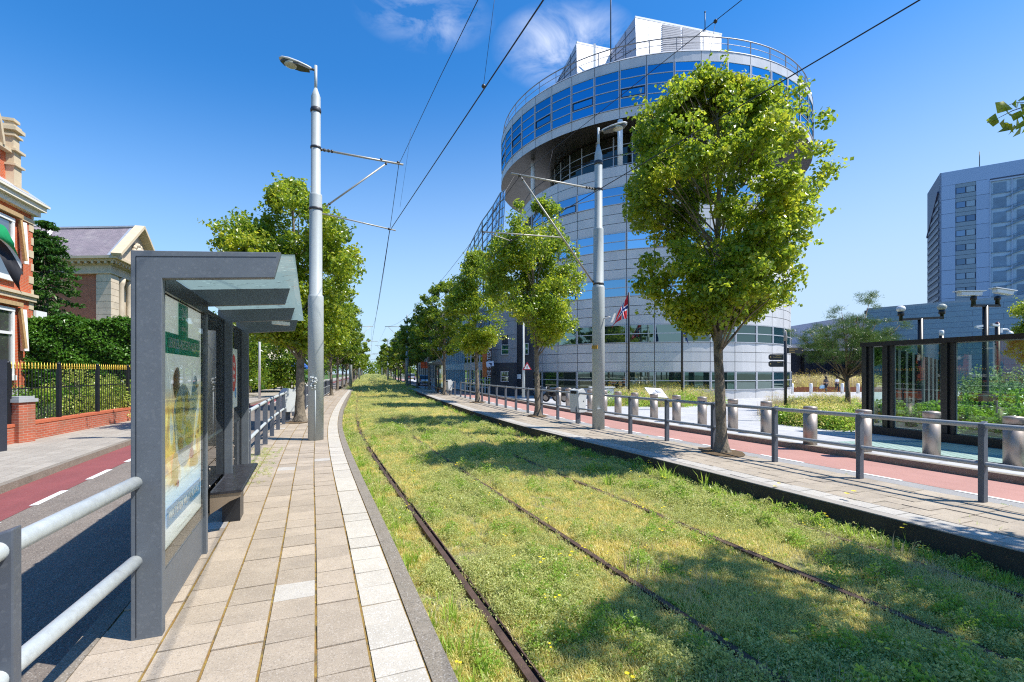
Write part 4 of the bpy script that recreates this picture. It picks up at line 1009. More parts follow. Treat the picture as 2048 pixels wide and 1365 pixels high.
    # timetable sheet with a red oval
    b = MB(); b.prism([R(3.32, .075, 1.22), R(3.98, .075, 1.22), R(3.98, .075, 2.02), R(3.32, .075, 2.02)], R(0, .012, 0)); tt = b.build('notice_sheet', M('notice_white', (.70,.74,.70), .4, var=.06), o)
    b = MB(); b.prism([R(3.63+.20*math.cos(t), .089, 1.69+.25*math.sin(t)) for t in [k*math.pi/16 for k in range(32)]], R(0, .002, 0)); b.build('red_oval', M('notice_red', (.55,.05,.05), .5), tt)
    b = MB(); b.prism([R(3.80+.08*math.cos(t), .088, 1.42+.07*math.sin(t)) for t in [k*math.pi/8 for k in range(16)]], R(0, .0015, 0)); b.build('blue_spot', M('notice_blue', (.10,.28,.50), .5), tt)
    if detail:
        ang = math.atan2(SU.y, SU.x)
        for k, s in enumerate(('Wij', 'rijden', 'door')): text('notice_lettering', s, .085, M('poster_white', (.8,.85,.82)), tt, R(3.62, .093, 1.80-.10*k), (rad(90), 0, ang), .001)
    # bench
    b = MB(); b.prism([R(2.02, .085, .425), R(2.02, .36, .425), R(2.02, .385, .44), R(2.02, .37, .462), R(2.02, .10, .45), R(2.02, .085, .46)], R(1.60, 0, 0)); b.build('bench_seat', benchM, o, bevel=.004)
    for uq in (2.035, 3.585):
        b = MB(); b.prism([R(uq, .08, .22), R(uq, .16, .27), R(uq, .26, .34), R(uq, .36, .38), R(uq, .36, .424), R(uq, .08, .424)], R(.016, 0, 0)); b.build('bench_bracket', bench_u, o)
    b = MB(); b.prism([R(2.50, .12, -.01), R(2.50, .30, -.01), R(2.50, .30, .40), R(2.50, .12, .40)], R(.30, 0, 0)); b.build('bench_foot', casM, o)
    # fluorescent tube holder under the roof
    b = MB(); b.beam(R(4.05, .55, 2.43), R(4.30, .72, 2.44), .08, .05); b.build('roof_clip', white_m, o)
    return o
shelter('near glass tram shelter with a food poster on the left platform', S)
# second shelter on the far right platform
Q0 = tp(36.5, 3.55); qu = tdir(38); qv = Vector((-qu.y, qu.x, 0))
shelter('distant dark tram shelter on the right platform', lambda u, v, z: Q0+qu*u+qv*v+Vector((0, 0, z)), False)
ss = thing('orange_sign', tuple(tp(47, 3.3)), 'small orange-red sign on a pole by the distant shelter', 'sign')
MB().tube([(0, 0, 0), (0, 0, 3.0)], .04, 8).build('post', dkm, ss); MB().abox(-.45, .25, -.03, .03, 2.1, 2.75).build('panel', M('orange_red', (.65,.10,.03), .5), ss)
# street name sign left
sn = thing('street_name_post', tuple(gp(519, 799, -.10)), 'white post with a blue street name sign on the left pavement', 'signpost')
MB().tube([(0, 0, 0), (0, 0, 3.75), (-.04, 0, 4.05), (-.3, 0, 4.3)], .075, 12).build('post', white_m, sn)
MB().abox(.05, 1.12, -.015, .015, 4.05, 4.38).build('name_plate', M('sign_blue', (.01,.08,.45), .4), sn)
text('plate_lettering', 'Javastraat', .17, white, sn, (.58, -.02, 4.27), (rad(90), 0, 0), .004); text('plate_lettering', 'Centrum', .11, white, sn, (.58, -.02, 4.12), (rad(90), 0, 0), .004)
# warning triangle post right
wp = thing('warning_sign_post', tuple(gp(1047, 795, -.25)), 'grey post with a red and white warning triangle near the dark entrance', 'signpost')
MB().lathe((0, 0, 0), [(.13, 0), (.11, 2.2), (.08, 2.3), (.07, 6.5)], 12).build('post', poleM, wp)
h = hz(735, 37)-wp.location.z; s = wp.location.y/950
def tri(r, y0, mt, nm): MB().prism([(r*math.sin(a)+.28, y0, h+r*math.cos(a)) for a in (0, 2*math.pi/3, 4*math.pi/3)], (0, -.01, 0)).build(nm, mt, wp)
tri(.42, -.12, M('warning_red', (.42,.02,.04), .5), 'triangle_rim'); tri(.27, -.135, white, 'triangle_face'); MB().abox(.25, .31, -.15, -.146, h-.10, h+.13).build('symbol', dkm, wp)
# info board
ib = thing('information_board', tuple(gp(1312, 822, -.25)), 'slanted white information board in front of the round building', 'sign')
MB().abox(-.04, .04, -.03, .03, 0, .62).build('post', dkm, ib); MB().box((0, 0, .92), (.42, .0, -.03), (-.12, .16, .22), (0, .012, -.01)).build('board', white, ib)
b = MB()
for k, (x, y) in enumerate(((-.05, .0), (.08, .1), (.15, .02), (-.1, -.1))): b.box((x, .0+y*.6-.02, .935+y*.85), (.09, 0, -.006), (-.02, .03, .035), (0, .002, -.002))
b.build('printed_map', M('print_grey', (.3,.33,.4), .5), ib)
# white utility cabinet
uc = thing('utility_cabinet', tuple(gp(1208, 812, -.25)), 'white utility cabinet behind the steel bollards near the round building', 'cabinet')
MB().abox(-.8, .55, -.2, .3, 0, 1.05).build('cabinet_body', M('cabinet_grey', (.35,.37,.39), .5), uc, bevel=.02); MB().abox(.05, .50, -.215, -.201, .15, 1.0).build('cabinet_door', white, uc); MB().abox(-.85, .6, -.25, .35, 1.05, 1.1).build('cabinet_roof', white, uc)
# ---------------------------------------------------------------- trees
bark = M('lime_bark', (.20,.165,.12), .95, var=.35, vs=7, bump=1., bs=26, stretch=(1, 1, .45), bd=.03); stain(bark, 5, (.045,.038,.03), .5, .62, .8, (1, 1, .6)); stain(bark, 2.2, (.20,.20,.05), .62, .72, .6)
leafA = leafmat('lime_leaf', (.065,.135,.012), (.185,.280,.020), (.42,.44,.035), .45, .55)
leafB = leafmat('lime_leaf_deep', (.048,.108,.012), (.115,.205,.016), (.28,.32,.022), .42, .5)
def leaf_cloud(cen, nrm, size, rg, aspect=.85, droop=.3):
    """folded four-cornered leaves at points; returns V, F"""
    n = len(cen); u = rg.normal(size=(n, 3)); u[:, 2] -= droop; u /= np.linalg.norm(u, axis=1)[:, None]
    w = np.cross(nrm+.6*rg.normal(size=(n, 3)), u); w /= np.linalg.norm(w, axis=1)[:, None]+1e-9
    k = np.cross(u, w); L_ = size*(.7+.6*rg.random(n))[:, None]
    a = cen-u*L_*.5; c = cen+u*L_*.5; b = cen+w*L_*aspect*.5+k*L_*.16-u*L_*.06; d = cen-w*L_*aspect*.5+k*L_*.16-u*L_*.06
    V = np.stack([a, b, c, d], 1).reshape(-1, 3); i = np.arange(n)*4
    Fq = np.stack([np.stack([i, i+1, i+2], 1), np.stack([i, i+2, i+3], 1)], 1).reshape(-1, 3)
    return V, Fq
def crown_profile(t, pts):
    return np.interp(t, [p[0] for p in pts], [p[1] for p in pts])
LIME = [(0, .30), (.08, .72), (.2, .88), (.4, .95), (.6, 1.0), (.75, .93), (.87, .70), (.95, .42), (1, .15)]
def make_tree(seed, H, zc, R, nclump, per, lsize, mats, prof=LIME, trunk_r=.16, lean=(0, 0), cr=(.26, .46), sides=12, hollow=.55, gap=-.10, lobe=1.):
    rg = np.random.default_rng(seed); rd = random.Random(seed)
    ph = [rd.uniform(0, 6.28) for _ in range(8)]
    def axis(z):
        t = z/H; return Vector((lean[0]*t+.10*math.sin(2.1*t*3+ph[0])*t*1.6, lean[1]*t+.10*math.sin(1.7*t*3+ph[1])*t*1.6, z))
    def rad_at(z): t = z/H; return trunk_r*max(.05, (1-t)**.8)*(1+.9*math.exp(-z/.16))
    b = MB(); nz = 46; vs = []; n = sides*2
    zs = [-.1]+[H*.93*(k/nz)**1.15 for k in range(nz+1)]
    for z in zs:
        c = axis(max(z, 0)); r = rad_at(max(z, 0))
        for j in range(n):
            a = 2*math.pi*j/n; k = 1+.13*noise.noise(Vector((math.cos(a)*1.6+seed, math.sin(a)*1.6, z*3.2)))+.07*noise.noise(Vector((math.cos(a)*4, math.sin(a)*4+seed, z*9)))
            k += .22*max(0, noise.noise(Vector((math.cos(a)*1.1, math.sin(a)*1.1+seed*3, z*2.1)))-.25)
            vs.append(c+Vector((math.cos(a), math.sin(a), 0))*r*k)
    b.add(vs, [(i*n+j, i*n+(j+1) % n, (i+1)*n+(j+1) % n, (i+1)*n+j) for i in range(len(zs)-1) for j in range(n)], 0, None, True)
    # clumps
    cl = []; Hc = H-zc; tries = 0
    while len(cl) < nclump and tries < nclump*30:
        tries += 1
        t = rd.random()**.92; th = rd.uniform(0, 2*math.pi)
        lob = 1+lobe*(.20*math.sin(3*th+ph[2]+3.4*t)+.17*math.sin(5*th-ph[3]+9*t)+.14*math.sin(11*t+ph[4]+2*th))
        re = R*crown_profile(t, prof)*lob; rr = re*math.sqrt(rd.uniform(hollow**2*.35, 1.0))
        z = zc+t*Hc; p = axis(z)+Vector((math.cos(th)*rr, math.sin(th)*rr, 0)); p.z = z+rd.uniform(-.1, .1)
        g = noise.noise(Vector((p.x*.75, p.y*.75, p.z*.75))+Vector((seed*7, 0, 0)))
        if g < gap: continue
        cl.append((p, rd.uniform(*cr)*(1 if t < .9 else .7)))
    # limbs: to a subset of clumps, from the trunk lower down
    lm = sorted(cl, key=lambda q: -q[0].z)[::max(1, len(cl)//46)]
    for p, r in lm:
        zt = max(zc*.78, p.z-(Vector((p.x, p.y)).length*.85+.25)); s = axis(min(zt, H*.9)); m = (s+p)/2+Vector((0, 0, .12))
        r0 = max(.016, rad_at(zt)*.38); b.tube([s, s*.6+m*.4+Vector((0,0,-.02)), m, m*.4+p*.6, p], [r0, r0*.75, r0*.5, r0*.33, .006], 6, cap=False)
    for p, r in cl[::3]:
        c = axis(max(zc, p.z-.5)); s = c*.4+p*.6+Vector((0, 0, -.15)); b.tube([s, p+Vector((rd.uniform(-.1, .1), rd.uniform(-.1, .1), .1))], [.010, .003], 4, cap=False)
    trunk = b.mesh('trunk', mats[0])
    P = np.repeat(np.array([tuple(p) for p, r in cl]), per, 0); Rr = np.repeat(np.array([r for p, r in cl]), per)
    d = rg.normal(size=P.shape); d /= np.linalg.norm(d, axis=1)[:, None]; q = rg.random(len(P))**.45
    d2 = d*np.array([1, 1, .72]); C = P+d2*(Rr*q)[:, None]
    # stray shoots
    ns = int(len(cl)*.2); idx = rg.integers(0, len(cl), ns); sp = []; sn = []
    for i in idx:
        p, r = cl[i]; o = Vector((p.x, p.y, (p.z-zc-Hc*.5)*.4+.25)).normalized()+Vector((rd.uniform(-.5, .5), rd.uniform(-.5, .5), rd.uniform(-.2, .5)))
        L_ = rd.uniform(.15, .38)
        for k in range(9): sp.append(tuple(p+o*(r*.6+L_*k/9)+Vector((rd.uniform(-.06, .06), rd.uniform(-.06, .06), rd.uniform(-.06, .06))))); sn.append(tuple(o))
    C = np.concatenate([C, np.array(sp)]); nr = np.concatenate([d+np.array([0, 0, .55]), np.array(sn)+np.array([0, 0, .7])])
    V, Fq = leaf_cloud(C, nr, lsize, rg)
    return trunk, np_mesh('crown', V, Fq, mats[1])
def place_tree(nm, var, loc, label, group, rz=0., sc=1., cat='tree'):
    o = thing(nm, tuple(loc), label, cat, group, rz); o.scale = (sc, sc, sc)
    link(bpy.data.objects.new('trunk', var[0]), o); link(bpy.data.objects.new('crown', var[1]), o)
    return o
V1 = make_tree(11, 8.0, 2.6, 1.80, 860, 82, .085, (bark, leafA), trunk_r=.112, lean=(-.16, 0), cr=(.17, .33), gap=-.02, lobe=.34, prof=[(0, .30), (.06, .66), (.18, .84), (.36, .90), (.5, 1.03), (.65, 1.08), (.78, 1.02), (.88, .76), (.95, .45), (1, .2)])
V2 = make_tree(23, 8.3, 2.9, 1.75, 480, 64, .102, (bark, leafA), trunk_r=.108, gap=-.04, lean=(-.25, 0))
V3 = make_tree(37, 8.6, 3.0, 1.62, 400, 60, .115, (bark, leafA), trunk_r=.115, gap=-.04, lean=(.25, .1))
V4 = make_tree(52, 8.8, 3.1, 2.15, 240, 46, .17, (bark, leafB), trunk_r=.13)
V5 = make_tree(68, 8.4, 2.9, 2.5, 90, 40, .32, (bark, leafB), trunk_r=.15, sides=6)
V6 = make_tree(81, 8.6, 2.9, 2.45, 85, 40, .32, (bark, leafA), trunk_r=.15, sides=6)
GR, GL = 'street trees along the right platform and road', 'street trees along the left road'
place_tree('lime_tree', V1, (4.45, 10.09, 0), 'large leafy lime tree with thick scarred trunk on the right platform before the round building', GR, 0)
place_tree('lime_tree', V2, (1.0, 18.46, 0), 'medium lime tree left of the right tram pole, second in the right row', GR, 0.6)
place_tree('lime_tree', V3, (-1.93, 26.92, 0), 'lime tree beside the orange shop sign, third in the right row', GR, 2.2, .98)
place_tree('lime_tree', V4, (-5.14, 36.13, 0), 'dark lime tree by the distant tram shelter, fourth in the right row', GR, 1.2, .95)
V7 = make_tree(95, 8.7, 3.0, 2.2, 330, 60, .13, (bark, leafA), trunk_r=.155)
place_tree('lime_tree', V7, (7.55, 2.45, 0), 'lime tree just outside the right edge, a leafy twig reaching into view', GR, 1.0, .94)
V8 = make_tree(44, 8.1, 2.7, 2.0, 640, 66, .115, (bark, leafA), trunk_r=.16, lean=(.1, 0), cr=(.26, .46))
place_tree('lime_tree', V8, (-7.27, 16.31, 0), 'lime tree with a knobbly burred trunk behind the left bin', GL, 3.6, .98)
ordR = ['fifth', 'sixth', 'seventh', 'eighth', 'ninth', 'tenth', 'eleventh', 'twelfth', 'thirteenth', 'fourteenth', 'fifteenth', 'sixteenth', 'seventeenth', 'eighteenth', 'nineteenth', 'twentieth']
rt = random.Random(77)
for k in range(16):
    y = 45.4+k*8.6; off = 3.45 if k < 1 else 3.2; v = (V4 if k < 3 else (V5 if k % 2 else V6))
    lb = 'small %s tree of the right row towards the vanishing point, under the wires' % ordR[k] if k < 8 else 'tiny far tree at the end of the right row near the vanishing point'
    place_tree('lime_tree', v, tp(y, off+rt.uniform(-.1, .1), -.1 if k else 0), lb, GR, rt.uniform(0, 6.28), rt.uniform(.86, 1.0))
ordL = ['second', 'third', 'fourth', 'fifth', 'sixth', 'seventh', 'eighth', 'ninth', 'tenth', 'eleventh', 'twelfth']
for k in range(19):
    y = 26.5+k*9.6; v = (V2 if k < 1 else V4 if k < 4 else (V6 if k % 2 else V5))
    lb = '%s tree from the camera in the left roadside row' % ordL[k] if k < 10 else 'tiny far tree at the end of the left row near the vanishing point'
    place_tree('lime_tree', v, tp(y, -4.95+rt.uniform(-.1, .1), -.05), lb, GL, rt.uniform(0, 6.28), rt.uniform(.84, .98))
for k, (x, y, sc_) in enumerate(((-25, 2, 1.5), (-28, 11, 1.6), (-23, -8, 1.4), (-33, 18.5, 1.3), (-19, -17, 1.4), (-8, -14, 1.1))):
    place_tree('lime_tree', V5 if k % 2 else V6, (x, y, -.1), 'large garden tree outside the frame, seen only as a green reflection in the office windows', 'garden trees reflected in the windows', rt.uniform(0, 6), sc_)
# outer row on the left pavement far away, and a far wood closing the view
for k in range(8):
    place_tree('lime_tree', V6 if k % 2 else V5, tp(62+k*15, -15.5, -.05), 'garden-side tree far left beyond the pavement' , 'garden-side trees far left', rt.uniform(0, 6), rt.uniform(.8, 1.1))
rg = np.random.default_rng(5); cn = []
for k in range(420):
    x = rg.uniform(-150, 60); yy = rg.uniform(262, 300); h = rg.uniform(0, 1)**.8*(9+3*math.sin(x*.11)+2*math.sin(x*.37)); cn.append((x, yy, h))
cn = np.array(cn); P = np.repeat(cn, 60, 0); d = rg.normal(size=P.shape); d /= np.linalg.norm(d, axis=1)[:, None]; C = P+d*2.3*rg.random(len(P))[:, None]**.5
V, Fq = leaf_cloud(C, d+np.array([0, 0, .5]), .9, rg); tag(link(bpy.data.objects.new('far_wood', np_mesh('far_wood', V, Fq, leafB))), 'hazy green wood closing the view at the end of the street', 'wood', kind='stuff')
# the twig reaching in at the top right
tw = MB(); rr = random.Random(9); A = w3(2120, 150, 4.5); pts = [w3(2160, 190, 4.6), w3(2075, 205, 4.4), w3(2025, 222, 4.25), w3(1990, 240, 4.2)]
tree0 = [o for o in COL.objects if o.get('label', '').startswith('lime tree just outside')][0]
inv = (Matrix.Translation(tree0.location) @ Matrix.Rotation(tree0.rotation_euler.z, 4, 'Z') @ Matrix.Diagonal((*tree0.scale, 1))).inverted()
root = Vector((6.9, 3.6, 4.4)); pts = [root, root*.5+pts[0]*.5+Vector((0, 0, .2))]+pts
tw.tube([inv @ p for p in pts], [.022, .016, .009, .006, .004, .002], 6); tw.tube([inv @ p for p in (pts[3], w3(2030, 205, 4.25), w3(2002, 218, 4.2))], [.004, .003, .002], 5)
tw.build('twig', bark, tree0)
cen = []
for px, py, d in ((1988,240,4.2),(1985,243,4.22),(2003,248,4.2),(2010,252,4.25),(2018,258,4.22),(2026,262,4.2),(2033,243,4.3),(2040,250,4.2),(2046,240,4.25),(2052,250,4.3),(2034,232,4.25),(2028,210,4.25),(2036,206,4.2),(2045,215,4.3),(2050,200,4.3),(2058,225,4.3),(2063,240,4.4),(2070,210,4.4),(2012,262,4.25),(2040,262,4.3),(2016,228,4.2),(2008,212,4.2)):
    cen.append(tuple(inv @ w3(px, py, d)))
g2 = np.random.default_rng(3); V, Fq = leaf_cloud(np.array(cen), np.tile([0.2, -1., .3], (len(cen), 1)), .125, g2, .9)
link(bpy.data.objects.new('twig_leaves', np_mesh('twig_leaves', V, Fq, leafB)), tree0)
# tree pits
pit = M('tree_pit_litter', (.16,.10,.045), 1., col2=(.09,.065,.04), vs=9, bump=1., bs=50, bd=.03); stain(pit, 20, (.30,.20,.07), .55, .65, .8)
def tree_pit(x, y, r, lb):
    b = MB(); n = 20; vs = [Vector((0, 0, .035))]+[Vector((math.cos(2*math.pi*k/n)*r*(1+.3*noise.noise(Vector((x+k*.7, y, 0)))), math.sin(2*math.pi*k/n)*r*1.5*(1+.3*noise.noise(Vector((x, k*.7, 0)))), .012)) for k in range(n)]
    b.add(vs, [(0, k+1, (k+1) % n+1) for k in range(n)], 0, None, True); o = b.build('tree_pit', pit, None, (x, y, 0)); tag(o, kind='structure')
tree_pit(4.45, 10.09, .42, ''); tree_pit(1.0, 18.46, .42, ''); tree_pit(-7.27, 16.31, .45, ''); tree_pit(-1.93, 26.9, .5, '')
# ---------------------------------------------------------------- left side: fence, gardens, houses
red_b = M('red_brick', (.95,.9,.85), .85, var=.12, vs=3, bump=.2, bs=80); brick(red_b, 1, .22, .066, .006, (.50,.36,.26), (.66,.125,.035), (.56,.095,.028))
red_w = M('red_wall_brick', (.95,.9,.85), .85, var=.12, vs=3, bump=.2, bs=80); brick(red_w, 1, .22, .066, .007, (.46,.30,.24), (.50,.125,.065), (.42,.095,.05)); stain(red_w, 1.2, (.20,.14,.09), .5, .7, .6)
stone = M('sand_stone', (.60,.49,.33), .8, var=.10, vs=2.5, bump=.2, bs=30); stone_p = M('pale_stone', (.62,.52,.39), .8, var=.12, vs=1.2, bump=.2, bs=20); stain(stone_p, .8, (.34,.29,.22), .5, .7, .6)
cream = M('cream_paint', (.78,.72,.58), .5, var=.04); wht = M('white_paint', (.80,.80,.78), .45, var=.03)
def local(o, v): return Vector(v)-o.location
# garden wall and iron fence along the pavement: one thing
wl = [Vector((-12.55, 11.4, 0)), Vector((-14.45, 18.06, 0)), Vector((-17.0, 25.6, 0))]
gwl = thing('garden_wall', tuple(wl[0]), 'low red brick garden wall with a capped pier along the left pavement', 'wall')
b = MB()
for a, c in zip(wl[:-1], wl[1:]): b.beam(local(gwl, a+Vector((0, 0, .06))), local(gwl, c+Vector((0, 0, .06))), .24, .52)
b.build('wall', red_w, gwl)
b = MB()
for a, c in zip(wl[:-1], wl[1:]): b.beam(local(gwl, a+Vector((0, 0, .35))), local(gwl, c+Vector((0, 0, .35))), .27, .075)
b.build('coping', M('brick_coping', (.50,.13,.06), .8, var=.2, vs=20, bump=.3), gwl)
pp = gp(26, 888, -.12); b = MB(); x, y = pp.x-gwl.location.x, pp.y+.15-gwl.location.y; b.abox(x-.21, x+.21, y-.21, y+.21, -.2, .93); b.build('pier', red_w, gwl)
b = MB(); b.abox(x-.25, x+.25, y-.25, y+.25, .932, 1.02); b.prism([(x-.2, y-.2, 1.02), (x+.2, y-.2, 1.02), (x+.2, y+.2, 1.02), (x-.2, y+.2, 1.02)], (0, 0, .06)); b.build('pier_cap', M('grey_cap_stone', (.36,.37,.38), .8), gwl)
iron = M('black_iron', (.012,.013,.017), .4, var=.1); gilt = M('gilt_tip', (.80,.52,.08), .35, metal=.35, var=.2, vs=20)
fe = thing('iron_fence', tuple(wl[0]+Vector((0, 0, .39))), 'black iron fence with gilded spear tips on the low brick wall', 'fence')
L0 = fe.location; ap = wl[0]; dr_ = (wl[1]-wl[0]).normalized(); tot = 14.6
tips = MB(); bars = MB(); n = int(tot/.125)
def fpos(s): return wl[0]+dr_*s if s < (wl[1]-wl[0]).length else wl[1]+(wl[2]-wl[1]).normalized()*(s-(wl[1]-wl[0]).length)
for k in range(n):
    s = .6+k*.125; p = fpos(s)-L0
    if k % 16 == 0:
        q = MB(); q.abox(p.x-.045, p.x+.045, p.y-.045, p.y+.045, -.1, 1.52); q.sphere((p.x, p.y, 1.55), .05, 8, 5); q.build('fence_post', iron, fe); continue
    bars.tube([(p.x, p.y, .02), (p.x, p.y, 1.40)], .010, 5, cap=False)
    tips.lathe((p.x, p.y, 0), [(.008, 1.40), (.019, 1.42), (.012, 1.44), (.010, 1.46), (.022, 1.48), (.012, 1.51), (.003, 1.585)], 6)
bars.build('fence_bars', iron, fe); tips.build('spear_tips', gilt, fe)
for h in (.10, 1.27):
    q = MB(); pts = [fpos(s)-L0+Vector((0, 0, h)) for s in (.4, 3, 6.9, 10, 14.5)]
    for a, c in zip(pts[:-1], pts[1:]): q.beam(a, c, .035, .03)
    q.build('fence_rail', iron, fe)
q = MB(); g0 = gp(-2, 905, -.12)-L0; q.abox(g0.x-.09, g0.x+.09, g0.y-.09, g0.y+.09, -.5, 1.6); q.build('gate_post', M('gate_blue_black', (.03,.035,.05), .4), fe)
# brick town house ---------------------------------------------------
bh = thing('brick_townhouse', (-22.2, 21.6, 0), 'ornate red brick town house with cream stone trim at the left edge', 'house')
hd = Vector((.33, -.944, 0)).normalized(); hn = Vector((.944, .33, 0)).normalized()     # along the front towards us, and outward
C0 = Vector((-22.3, 22.1, 0))
def H(s, e, z): return C0+hd*s+hn*e+Vector((0, 0, z))-bh.location
def wall_seg(b, s0, s1, z0, z1, e0=0., e1=.3, mi=0):
    b.box((H((s0+s1)/2, (e0+e1)/2, (z0+z1)/2)), hd*(s1-s0)/2, hn*(e1-e0)/2, (0, 0, (z1-z0)/2), mi)
b = MB(); zt = 9.3
wall_seg(b, 0, 9, .7, zt, -8, .0); b.build('wall', red_b, bh)
b = MB(); wall_seg(b, -.04, 9, .2, 1.0, -8, .12); b.build('plinth', M('grey_plinth', (.40,.41,.43), .8), bh)
# gable above the cornice
b = MB(); gp_ = [H(s, -.25, z) for s, z in ((.9, zt+.4), (7.5, zt+.4), (7.5, 11.8), (6.9, 12.6), (6.0, 13.2), (5.0, 13.55), (4.1, 13.6), (3.3, 13.4), (2.7, 13.0), (2.3, 12.4), (2.05, 11.6), (.9, 11.3))]
b.prism(gp_, hn*-.35); b.build('gable', red_b, bh)
b = MB()
arcp = [(2.0, 11.4), (2.25, 12.4), (2.65, 13.05), (3.3, 13.5), (4.1, 13.7), (5.0, 13.65)]
for (a0, z0), (a1, z1) in zip(arcp[:-1], arcp[1:]): b.beam(H(a0, -.2, z0), H(a1, -.2, z1), .50, .13)
arcq = [(2.35, 11.7), (2.55, 12.3), (2.9, 12.8), (3.5, 13.15), (4.2, 13.3)]
for (a0, z0), (a1, z1) in zip(arcq[:-1], arcq[1:]): b.beam(H(a0, -.14, z0), H(a1, -.14, z1), .22, .22)
wall_seg(b, .9, 2.5, 11.28, 11.42, -.35, .0); wall_seg(b, 2.4, 7.5, 11.42, 11.62, -.35, .02)
b.build('gable_trim', stone, bh)
# stone finial tower on the corner
b = MB(); c = H(1.15, -.2, 0)
for z0, z1, w_ in ((9.6, 9.85, .42), (9.85, 10.75, .25), (10.75, 10.84, .34), (10.84, 11.4, .235), (11.4, 11.5, .35), (11.5, 12.05, .20), (12.05, 12.13, .29), (12.13, 12.3, .18), (12.3, 12.45, .34), (12.45, 12.56, .26), (12.56, 12.72, .15), (12.72, 12.84, .22)):
    b.box((c.x, c.y, (z0+z1)/2), hd*w_, hn*w_, (0, 0, (z1-z0)/2))
b.build('corner_pinnacle', stone, bh)
b = MB()
for k in range(14): wall_seg(b, -.03, .14 if k % 2 else .30, 1.0+k*.6, 1.0+k*.6+.33, -.35, .025)
wall_seg(b, -.06, 9, 4.95, 5.15, -.3, .12); wall_seg(b, -.06, 9, 5.15, 5.28, -.3, .2)
wall_seg(b, -.03, 9, 8.55, 8.75, -.3, .06)
b.build('stone_bands', stone, bh)
b = MB()
wall_seg(b, -.10, 9, 8.95, 9.2, -8, .25); wall_seg(b, -.22, 9, 9.2, 9.42, -8.2, .42); wall_seg(b, -.30, 9, 9.42, 9.52, -8.4, .52)
b.build('cornice', cream, bh)
b = MB(); b.add([H(-.3, .52, 9.53), H(9, .52, 9.53), H(9, -.3, 10.15), H(-.2, -.3, 10.15)], [(0, 1, 2, 3)]); b.add([H(-.3, .52, 9.53), H(-.2, -.3, 10.15), H(-.2, -8, 10.15), H(-.3, -8.4, 9.53)], [(0, 1, 2, 3)])
b.build('zinc_gutter_roof', M('zinc_roof', (.50,.53,.58), .45, metal=.3, var=.08), bh)
# windows with blinds
cur = M('net_curtain_glass', (.36,.37,.36), .12, var=.3, vs=3, stretch=(6, 6, .5))
for s0, s1, z0, z1 in ((1.45, 3.0, 1.45, 4.5), (1.45, 3.0, 5.75, 8.4), (4.2, 5.8, 1.45, 4.5), (4.2, 5.8, 5.75, 8.4)):
    f = MB()
    wall_seg(f, s0, s0+.16, z0, z1, -.05, .10); wall_seg(f, s1-.16, s1, z0, z1, -.05, .10); wall_seg(f, s0, s1, z1-.16, z1, -.05, .11); wall_seg(f, s0-.06, s1+.06, z0-.10, z0+.12, -.05, .14); wall_seg(f, s0+.16, s1-.16, z0+(z1-z0)*.62, z0+(z1-z0)*.62+.12, -.05, .095)
    w_ = f.build('window', wht, bh)
    g_ = MB(); wall_seg(g_, s0+.15, s1-.15, z0+.1, z1-.15, 0, .035); g_.build('pane', mirror_glass('house_glass', (.6, .65, .7), (.08, .085, .08), .35), w_)
    # retracted awning box and side arm
    a_ = MB(); wall_seg(a_, s0-.35, s1+.3, z1+.10, z1+.28, .0, .22); w2 = a_.build('awning_box', M('awning_wood', (.48,.32,.15), .6, var=.2, vs=8), bh)
    a_ = MB(); a_.beam(H(s0-.30, .12, z1+.05), H(s0-.30, .30, z1-1.75), .14, .10); a_.build('awning_arm', M('awning_timber', (.42,.27,.12), .6, var=.25, vs=14), bh)
    a_ = MB(); a_.beam(H(s0-.52, .10, z1+.0), H(s0-.52, .18, z1-1.85), .16, .22); a_.build('awning_cheek', wht, bh)
# green and black flags
b = MB()
def cloth(nm, label, cat, f, nu, nv, mt, loc, uvs=True, thick=.0):
    vs = [f(u/nu, v/nv) for v in range(nv+1) for u in range(nu+1)]; b = MB()
    fs = [(v*(nu+1)+u, v*(nu+1)+u+1, (v+1)*(nu+1)+u+1, (v+1)*(nu+1)+u) for v in range(nv) for u in range(nu)]
    uv = [[((i % (nu+1))/nu, (i//(nu+1))/nv) for i in q] for q in fs]
    b.add(vs, fs, 0, uv, True); return b
fz = at(20, 15.6, 0); fl = thing('house_flag', (at(-30, 15.8).x, 15.8, 6.3), 'green, white and black flag hanging at the left edge before the brick house', 'flag')
w_g = [M('flag_green', (.01,.36,.12), .7, var=.06), M('flag_white', (.78,.78,.78), .7), M('flag_black', (.012,.012,.016), .7)]
def droop(u, v): x = u*1.12; return Vector((x, .08*math.sin(5*u+3*v)+.1*u, .35-1.15*u*u*.75-.30*v*.95-.28*u*v-.05*math.sin(9*u+5*v)+.18*(1-u)))
for mi, (v0, v1, nm) in enumerate(((0, .36, 'green_band'), (.36, .5, 'white_band'), (.5, 1.0, 'black_band'))):
    q = cloth('x', '', '', lambda u, v: (droop(u*(1. if mi == 0 else 1.0)*(.86+.14*mi/2), (v0+(v1-v0)*v)*2.6)), 16, 4, w_g[mi], None); q.build(nm, w_g[mi], fl)
MB().tube([(-.02, 0, .75), (-2.4, 1.5, -.1)], .025, 8).build('flag_staff', white_m, fl)
# lantern box on the house corner
b = MB(); b.box(H(-.55, .02, 3.55), hd*.42, hn*.05, (0, 0, 1.05)); b.build('white_side_panel', wht, bh)
